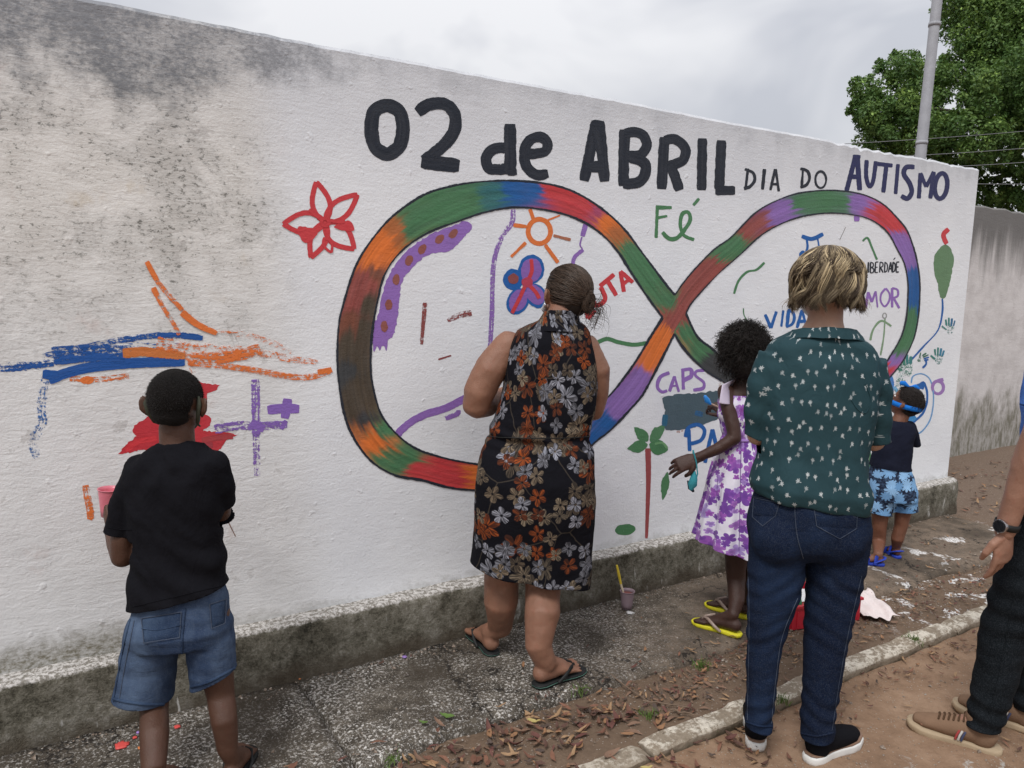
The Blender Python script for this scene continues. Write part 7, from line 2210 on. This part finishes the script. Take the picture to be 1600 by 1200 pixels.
    seam('side_seam', bj, [(1590, 880), (1578, 960), (1562, 1050), (1545, 1115)], .0014, M_BLKJ, jeans)
    # watch
    w_ = tag(empty('wristwatch', wri), 'round wristwatch with black strap on the wrist of the man at the right edge', 'watch')
    ax = (wri - elb).normalized(); wc = wri - ax * .022
    s1 = ax.cross(fwd).normalized(); s2 = s1.cross(ax).normalized()
    mb = MB(); R_ = []
    for z, r in ((-.011, .0345), (-.011, .0375), (.011, .0365), (.011, .0335)):
        R_.append([wc + ax * z + s1 * r * math.cos(2 * math.pi * j / 36) + s2 * r * .92 * math.sin(2 * math.pi * j / 36) for j in range(36)])
    R_.append(R_[0])
    mb.rings(R_, False); mb.build('strap', M_RUB_BLK, w_)
    lf = (-rgt + ax * .0); lf = (lf - ax * lf.dot(ax)).normalized(); lf = (lf * .85 - fwd * .5).normalized(); lf = (lf - ax * lf.dot(ax)).normalized()
    fc = wc + lf * .037
    t1 = ax; t2 = lf.cross(ax)
    def disc(z0, z1, r): return [[fc + lf * z + (t1 * math.cos(2 * math.pi * j / 32) + t2 * math.sin(2 * math.pi * j / 32)) * r for j in range(32)] for z in (z0, z1)]
    mb = MB(); mb.rings(disc(-.006, .006, .0215)); mb.build('case', plain('steel_case', (.55, .55, .57, 1), .25, .5, metal=1.0), w_, smooth=False, bevel=.0015)
    mb = MB(); mb.rings(disc(.0061, .0072, .018)); mb.build('dial', plain('dark_dial', (.012, .013, .016, 1), .15, .6), w_, smooth=False)
    mb = MB(); mb.tube([fc + t1 * .021, fc + t1 * .025], [.002, .002], 8); mb.build('crown', M_SOLE, w_)
    # brown sneakers
    for hh, lab, near in ((heel, 'brown suede sneaker with tan sole and small red, white and blue tab', 1), (heel2, 'brown suede sneaker half out of the frame behind the first brown sneaker', 0)):
        H = Vector((hh.x, hh.y, zg)); sd = d.cross(Z); k = 1.08
        o = tag(empty('suede_sneaker', H), lab, 'shoe', 'brown sneakers')
        sole('sole', H - d * .004, d, .288, zg, .024, M_SOLE2, o, 1.02, .010)
        g = MB()
        g.tube([H + d * .04 + Z * .058, H + d * .10 + Z * .060, H + d * .165 + Z * .050, H + d * .225 + Z * .042, H + d * .25 + Z * .04], [(.037, .036), (.039, .044), (.043, .034), (.042, .022), (.030, .018)], 22, ref=Z)
        g.tube([H + d * .05 + Z * .05, H + d * .054 + Z * .085, H + d * .06 + Z * .11], [(.040, .042), (.041, .046), (.042, .05)], 20, ref=d)
        up = organic('upper', [(g, .004, 5)], M_SUEDE, o, cuts=[(H + Z * .098, Z - d * .25, None)], thick=.003)
        bu = bvh_of(up)
        for i in range(6):      # laces
            pts = []
            for w2_ in (-.026, -.014, 0, .014, .026):
                hit_ = bu.ray_cast(H + d * (.108 + .015 * i + .004 * (w2_ > 0)) + sd * w2_ + Z * .3, -Z)
                if hit_[0] is not None: pts.append(hit_[0] + Z * .002)
            if len(pts) > 2:
                mb = MB(); mb.tube(pts, [.0034] * len(pts), 8); mb.build('lace', M_SUEDE_D, o)
        nsd = -sd if (-sd).dot(CAM - H) > 0 else sd
        for i, mcol in enumerate(((.34, .05, .05, 1), (.5, .48, .45, 1), (.05, .06, .12, 1))):
            mb = MB(); c = H + d * (.122 - .009 * i) + nsd * .0425 + Z * .046
            mb.tube([c - Z * .018 + d * .004, c + nsd * .001, c + Z * .016 - d * .006 - nsd * .004], [(.0036, .0016)] * 3, 8, ref=nsd)
            mb.build('side_stripe', plain('stripe_%d' % i, mcol, .7), o)
build_man()
# ================================================================== SMALL THINGS
# paint cup with brush on the pavement
c0 = on_ground(979, 951, 0.0); c0.z = 0.003
cup = tag(empty('plastic_cup', c0), 'greyish pink plastic cup holding a yellow brush, standing on the pavement', 'cup')
paint_cup(cup, c0, Vector((0, 0, .083)), .024, .033, plain('cloudy_plastic', (.30, .22, .25, 1), .35, .5, .25, 20), plain('brown_red_paint', (.22, .06, .05, 1), .3, .5), .86)
br = tag(empty('paint_brush', c0 + Vector((0, 0, .02))), 'paint smeared brush with a yellow handle leaning in the cup on the pavement', 'brush')
hb = hdep(c0)
mb = MB(); mb.tube([ath(978, 940, hb), ath(970, 912, hb + .02)], [.0045, .005], 10); mb.build('ferrule', plain('pale_wood_handle', (.62, .52, .38, 1), .5), br)
mb = MB(); mb.tube([ath(970, 912, hb + .02), ath(967, 898, hb + .025), ath(964, 884, hb + .03)], [.0055, .007, .005], 10); mb.build('handle', plain('yellow_handle', (.70, .52, .05, 1), .4), br)

# red crate with painting things
cr0 = on_ground(1290, 985, -0.01)
cx = on_ground(1236, 984, -0.01); cy = on_ground(1342, 968, -0.01)
ux = (cy - cx); ux.z = 0; W_ = ux.length; ux.normalize(); uy = Vector((-ux.y, ux.x, 0))
crate = tag(empty('plastic_crate', cx), 'low red plastic crate on the ground beyond the woman in jeans', 'crate')
M_RED = plain('red_plastic', (.42, .015, .03, 1), .4, .5)
Rm = Matrix((ux, uy, Z)).transposed()
DD, HH = .22, .105
z0 = -.012
for (nm, a, sx, sy, sz) in (('side_panel', (W_ / 2, 0, HH / 2), W_, .007, HH), ('side_panel', (W_ / 2, DD, HH / 2), W_, .007, HH), ('end_panel', (0, DD / 2, HH / 2), .007, DD - .008, HH - .002), ('end_panel', (W_, DD / 2, HH / 2), .007, DD - .008, HH - .002), ('base', (W_ / 2, DD / 2, .005), W_ - .008, DD - .008, .006),
                            ('rim', (W_ / 2, -.003, HH), W_ + .018, .016, .012), ('rim', (W_ / 2, DD + .003, HH), W_ + .018, .016, .012), ('rim', (-.003, DD / 2, HH - .001), .014, DD - .012, .011), ('rim', (W_ + .003, DD / 2, HH - .001), .014, DD - .012, .011)):
    mb = MB(); mb.box(Vector((cx.x, cx.y, z0)) + Rm @ Vector(a), sx, sy, sz, M=Rm); mb.build(nm, M_RED, crate, smooth=False, bevel=.002)
for i in range(7):
    mb = MB(); mb.box(Vector((cx.x, cx.y, z0)) + Rm @ Vector((W_ * (i + .5) / 7, -.005, .045)), .006, .005, .075, M=Rm); mb.build('rib', M_RED, crate, smooth=False)
def crumpled(name, c, ax, ay, w, h, amp, seed, mat, parent=None, lift=0.02, n=22):
    mb = MB(); g = {}
    for j in range(n + 1):
        for i in range(n + 1):
            u, v = i / n - .5, j / n - .5
            e = .5 + .9 * nz(u * 3, v * 3, seed)
            p = c + ax * (u * w * (1 + .25 * nz(v * 4, seed, 1))) + ay * (v * h * (1 + .25 * nz(u * 4, seed, 5)))
            p = p + Z * (lift + amp * (fbm(u * 3.2, v * 3.2, seed, 1, 4) + .6) + amp * .6 * math.sin(u * 14 + v * 6 + seed) * .5)
            p.z = max(p.z, c.z + .002)
            g[i, j] = p
    idx = {k: q for q, k in enumerate(g)}
    mb.add([g[k] for k in g], [(idx[i, j], idx[i + 1, j], idx[i + 1, j + 1], idx[i, j + 1]) for i in range(n) for j in range(n)])
    o = mb.build(name, mat, parent)
    m = o.modifiers.new('thickness', 'SOLIDIFY'); m.thickness = .002
    return o
rag_c = on_ground(1352, 946, -0.012)
tag(crumpled('rag', Vector((rag_c.x, rag_c.y, -.008)), r0, HF, .17, .34, .014, 4, mat_cloth('pale_pink_cloth', (.70, .62, .60), .15), None, .004), 'pale pink crumpled rag on the ground beside the red crate', 'rag')
pp = Vector((cx.x, cx.y, z0)) + Rm @ Vector((W_ * .28, DD * .5, .10))
tag(crumpled('paper', pp, ux, uy, .12, .12, .02, 9, plain('white_paper', (.70, .70, .71, 1), .8), None, .0), 'crumpled white paper lying in the red crate', 'paper')
def bottle(c, h, r, mat, capm, lab):
    o = tag(empty('paint_bottle', c), lab, 'bottle', 'paint bottles in the crate')
    mb = MB(); R_ = []
    for z, k in ((0, .92), (.01, 1), (.62, 1), (.76, .75), (.82, .42), (.86, .42)):
        R_.append([c + Z * (h * z) + Vector((math.cos(2 * math.pi * j / 20), math.sin(2 * math.pi * j / 20), 0)) * r * k for j in range(20)])
    mb.rings(R_); mb.build('body', mat, o)
    mb = MB(); mb.rings([[c + Z * (h * z) + Vector((math.cos(2 * math.pi * j / 16), math.sin(2 * math.pi * j / 16), 0)) * r * .5 for j in range(16)] for z in (.86, 1.0)]); mb.build('cap', capm, o, smooth=False)
cz = Vector((cx.x, cx.y, z0 + .008))
M_WCAP = plain('white_cap', (.7, .7, .7, 1), .4)
bottle(cz + Rm @ Vector((W_ * .18, DD * .25, 0)), .15, .022, plain('green_paint_bottle', (.06, .22, .10, 1), .4), M_WCAP, 'green paint bottle standing in the red crate')
bottle(cz + Rm @ Vector((W_ * .55, DD * .4, 0)), .14, .024, plain('blue_paint_bottle', (.03, .10, .38, 1), .4), M_WCAP, 'blue paint bottle standing in the red crate')
bottle(cz + Rm @ Vector((W_ * .34, DD * .75, 0)), .17, .02, plain('red_paint_bottle', (.45, .03, .03, 1), .4), M_WCAP, 'red paint bottle standing in the red crate')

# paint drips on the pavement: small splats
M_SPLAT = {k: plain('splat_' + k, c, .4, .4) for k, c in (('red', (.62, .08, .07, 1)), ('orange', (.62, .20, .06, 1)), ('violet', (.32, .20, .50, 1)), ('white', (.66, .65, .64, 1)))}
def splat(px, py, r, col, lab, seed, z=0.004):
    c = on_ground(px, py, z)
    mb = MB()
    ring = lambda k, dz: [c + Vector((math.cos(a), math.sin(a), 0)) * r * k * (1 + .55 * nz(math.cos(a) * 2.2, math.sin(a) * 2.2, seed)) + Z * dz for a in [2 * math.pi * j / 26 for j in range(26)]]
    mb.rings([ring(1, -.002), ring(.96, .0012), ring(.5, .0022), ring(.05, .0024)])
    tag(mb.build('paint_splat', M_SPLAT[col]), lab, 'paint splat', 'paint drips on the pavement')
splat(190, 1164, .021, 'red', 'large red paint splat on the pavement between the child\'s legs and the wall', 3)
splat(211, 1152, .007, 'red', 'small red drip beside the large red paint splat', 5)
splat(220, 1168, .008, 'orange', 'small orange drip beside the large red paint splat', 7)
splat(277, 1135, .010, 'red', 'small red drip on the pavement between the child\'s legs', 9)
splat(216, 1144, .006, 'violet', 'tiny violet drip near the child in black', 11)
splat(632, 1026, .009, 'violet', 'violet drip on the pavement left of the woman in the dress', 13)
splat(468, 1060, .006, 'orange', 'tiny orange drip at the pavement joint', 15)
splat(984, 957, .016, 'white', 'white drip on the pavement beside the cup', 17)

# fallen leaves
def leaf_mesh(name, L, W, curl, mat, seed):
    r = random.Random(seed)
    V, F_ = [], []
    n = 6
    for i in range(n + 1):
        f = i / n
        w = W * math.sin(math.pi * min(1, f ** .8 * .97 + .02)) ** .8 * .5 + .0004
        z = curl * (f - .5) ** 2 * 4 * L * .35 + r.gauss(0, .0012)
        y = .06 * L * math.sin(f * 3 + seed)
        for s_, up in ((-1, curl * .55 * w), (0, -.1 * w), (1, curl * .55 * w + r.gauss(0, .001))):
            V.append(((f - .5) * L, y + s_ * w, z + up + .003))
    for i in range(n):
        for k in range(2):
            a = i * 3 + k
            F_.append((a, a + 1, a + 4, a + 3))
    me = bpy.data.meshes.new(name); me.from_pydata(V, [], F_)
    me.materials.append(mat)
    me.polygons.foreach_set('use_smooth', [True] * len(me.polygons))
    return me
leaf_cols = [(.15, .07, .045), (.20, .095, .06), (.10, .052, .038), (.27, .145, .075), (.20, .12, .08), (.12, .05, .04), (.32, .20, .11), (.085, .06, .048)]
LM = []
for i in range(16):
    c = leaf_cols[i % 8]
    LM.append(leaf_mesh('leaf_blade', random.uniform(.036, .070), random.uniform(.012, .022), random.uniform(.1, .9) * random.choice([1, 1, -.6]), plain('dry_leaf_%d' % i, c + (1,), .7, .3, .35, 40, .4), i * 3 + 1))
LG = leaf_mesh('leaf_blade', .06, .024, .4, plain('green_leaf', (.10, .17, .04, 1), .6), 77)
LY = leaf_mesh('leaf_blade', .055, .022, .4, plain('yellow_leaf', (.42, .34, .13, 1), .6), 78)
LEAF_LAB = ['small %s dry leaf fallen along the pavement and kerb' % w_ for w_ in ('reddish brown', 'russet', 'dark brown', 'light orange brown', 'dull tan brown', 'dark maroon', 'pale ochre', 'grey brown')]
rl = random.Random(99)
spots = []
def scatter(n, poly_fn, zf):
    k = 0
    while k < n:
        p = poly_fn()
        if p is None: continue
        spots.append((p[0], p[1], zf(p[0], p[1]))); k += 1
def near_line(x0, x1, yc, sd, dens=None):
    def f():
        x = rl.uniform(x0, x1)
        if rl.random() > .25 + .75 * max(0, .5 + 1.1 * nz(x, yc, 0, 2.2)): return None
        return (x, yc + rl.gauss(0, sd))
    return f
def gz(x, y):
    return max(ground_z(x, y), 0.0 if (-.68 < y < -.09 and x < 5.3) else -1) + .002
scatter(150, near_line(.6, 2.6, -.80, .07), gz)
scatter(190, near_line(1.3, 3.3, -.84, .08), gz)
scatter(130, near_line(2.6, 4.6, -.88, .08), gz)
scatter(70, near_line(.3, 2.2, -.94, .07), gz)
scatter(120, near_line(2.2, 5.2, -1.15, .05), gz)
scatter(60, near_line(1.5, 2.6, -1.18, .06), gz)
scatter(50, near_line(.2, 1.2, -.86, .06), gz)
scatter(520, lambda: (lambda x, y: (x, y) if nz(x, y, 3, 1.1) > -.12 else None)(rl.uniform(5.6, 10.0), rl.uniform(-.5, .88)), gz)
scatter(40, lambda: (rl.uniform(0.2, 5.2), rl.uniform(-.66, -.12)), gz)
scatter(60, lambda: (rl.uniform(1.0, 4.5), rl.uniform(-2.2, -1.2)), gz)
scatter(50, lambda: (rl.uniform(3.6, 5.6), rl.uniform(-1.0, -.1)), gz)
scatter(620, near_line(.4, 4.8, -.83, .11), gz)
scatter(160, near_line(1.2, 5.2, -1.16, .10), gz)
def shows(p):
    v = Vector(p) - CAM; z = v.dot(fwd)
    if z < .5: return 0
    x = 800 + FPX * v.dot(rgt) / z; y = 600 - FPX * v.dot(upv) / z
    return 1 / z if (-10 < x < 1610 and 0 < y < 1210) else 0
spots.sort(key=lambda p: -shows(p))
first = True
rest = MB(); rest_m = []
stuffV, stuffF, stuffM = [], [], []
for i, (x, y, z) in enumerate(spots):
    w_ = shows((x, y, z))
    me = LM[rl.randrange(16)]
    t_ = rl.random()
    if t_ < .015: me = LG
    elif t_ < .03: me = LY
    R3 = Matrix.Rotation(rl.uniform(0, 6.28), 4, 'Z') @ Matrix.Rotation(rl.gauss(0, .22), 4, 'X') @ Matrix.Rotation(rl.gauss(0, .15), 4, 'Y')
    sc_ = rl.uniform(.45, 1.15)
    if i >= 300 and x < 5.5: sc_ *= .62
    if i < 300 and w_ > 0:
        o = bpy.data.objects.new('fallen_leaf', me)
        COL.objects.link(o)
        o.matrix_world = Matrix.Translation((x, y, z + .004 + rl.random() * .006)) @ R3 @ Matrix.Scale(sc_, 4)
        tag(o, 'small green leaf fallen among the dry brown litter' if me == LG else ('small yellow leaf fallen among the dry brown litter' if me == LY else LEAF_LAB[LM.index(me) % 8]), 'leaf', 'fallen leaves')
    else:
        Mx = Matrix.Translation((x, y, z + .004 + rl.random() * .006)) @ R3 @ Matrix.Scale(sc_, 4)
        b_ = len(stuffV)
        stuffV += [Mx @ v.co for v in me.vertices]
        stuffF += [tuple(q + b_ for q in p.vertices) for p in me.polygons]
        stuffM += [LM.index(me) if me in LM else 3] * len(me.polygons)
me = bpy.data.meshes.new('leaf_litter'); me.from_pydata(stuffV, [], stuffF)
for m in LM: me.materials.append(m.materials[0])
me.polygons.foreach_set('material_index', stuffM)
lit = bpy.data.objects.new('leaf_litter', me); COL.objects.link(lit)
tag(lit, 'scattered dry leaves covering the ground farther off', 'leaves', kind='stuff')
# loose grit and stone chips
rg = random.Random(5)
V, F_ = [], []
for i in range(5200):
    t_ = rg.random()
    if t_ < .45: x, y = rg.uniform(.2, 5.4), rg.gauss(-.80, .12)
    elif t_ < .75: x, y = rg.uniform(.3, 6), rg.uniform(-2.3, -1.15)
    elif t_ < .9: x, y = rg.uniform(.0, 5.4), -.10 - abs(rg.gauss(0, .04))
    else: x, y = rg.uniform(5.4, 8.5), rg.uniform(-.9, .8)
    z = gz(x, y); r = abs(rg.gauss(0, .0035)) + .0012
    b_ = len(V)
    for k in range(6):
        d = [Vector((1, 0, 0)), Vector((-1, 0, 0)), Vector((0, 1, 0)), Vector((0, -1, 0)), Vector((0, 0, .6)), Vector((0, 0, -.6))][k]
        V.append(Vector((x, y, z)) + Matrix.Rotation(rg.uniform(0, 3) if k == 0 else 0, 3, 'Z') @ d * r * rg.uniform(.6, 1.4))
    for a, c, e in ((0, 2, 4), (2, 1, 4), (1, 3, 4), (3, 0, 4), (2, 0, 5), (1, 2, 5), (3, 1, 5), (0, 3, 5)): F_.append((b_ + a, b_ + c, b_ + e))
me = bpy.data.meshes.new('grit'); me.from_pydata(V, [], F_)
t = NT('grit_stone'); nn = t.noise(t.geo(), 90, 3, .7)
tag(link('grit', me, t.done(t.bsdf(t.ramp(nn, [(.3, (.10, .07, .05)), (.55, (.24, .19, .15)), (.7, (.48, .45, .41))]), .9)), None, False), 'loose grit and stone chips over the soil', 'grit', kind='stuff')
# twigs in the leaves
M_TWIG = plain('dry_twig', (.17, .12, .085, 1), .9)
for i, (a, c, lab) in enumerate((((946, 1052), (1010, 1098), 'long thin twig lying in the leaves right of the flip-flops'), ((1005, 1098), (1076, 1108), 'straight twig pointing along the verge near the kerb'), ((700, 1162), (740, 1176), 'short twig in the leaves at the bottom of the picture'), ((1048, 1112), (1098, 1122), 'twig lying just above the kerb beside the jeans'))):
    A, B = on_ground(*a, -.012), on_ground(*c, -.012)
    mb = MB(); n = 7
    mb.tube([A.lerp(B, k / n) + Vector((0, 0, .008 + .004 * nz(k, i, 2))) + Vector((nz(k * .7, i, 5), nz(k * .7, i, 9), 0)) * .012 for k in range(n + 1)], [.0035 - .0002 * k for k in range(n + 1)], 6)
    tag(mb.build('twig', M_TWIG), lab, 'twig', 'twigs in the leaf litter')
# grass tufts
def tuft(px, py, n, h, lab):
    c = on_ground(px, py, -.02); V, F_ = [], []
    for i in range(n):
        a = rl.uniform(0, 6.28); r_ = abs(rl.gauss(0, .025)); p = c + Vector((math.cos(a) * r_, math.sin(a) * r_, 0)); L = h * rl.uniform(.5, 1.2)
        d = Vector((rl.gauss(0, .4), rl.gauss(0, .4), 1)).normalized(); s_ = d.cross(Vector((rl.gauss(0, 1), rl.gauss(0, 1), 0))).normalized() * .0016
        m_ = p + d * L * .55; e = p + d * L + Vector((d.x, d.y, -.3)) * L * .35
        b_ = len(V); V += [p - s_, p + s_, m_ + s_ * .8, m_ - s_ * .8, e]; F_ += [(b_, b_ + 1, b_ + 2, b_ + 3), (b_ + 3, b_ + 2, b_ + 4)]
    me = bpy.data.meshes.new('grass_tuft'); me.from_pydata(V, [], F_)
    tag(link('grass_tuft', me, M_GRASS, None, False), lab, 'grass', 'grass tufts on the verge', 'stuff')
M_GRASS = plain('grass_blade', (.10, .16, .035, 1), .6)
tuft(905, 1082, 60, .035, 'small grass tuft among leaves beside the black flip-flop')
tuft(1096, 1042, 70, .035, 'grass tuft in the leaf pile left of the jeans')
tuft(1015, 1120, 60, .03, 'grass tuft on the verge above the kerb end')
tuft(612, 1190, 60, .035, 'grass tuft at the bottom edge of the pavement')
tuft(1428, 1004, 70, .04, 'grass tuft at the far stretch of the kerb')
tuft(1222, 1098, 50, .04, 'grass tuft at the kerb between the legs of the jeans')
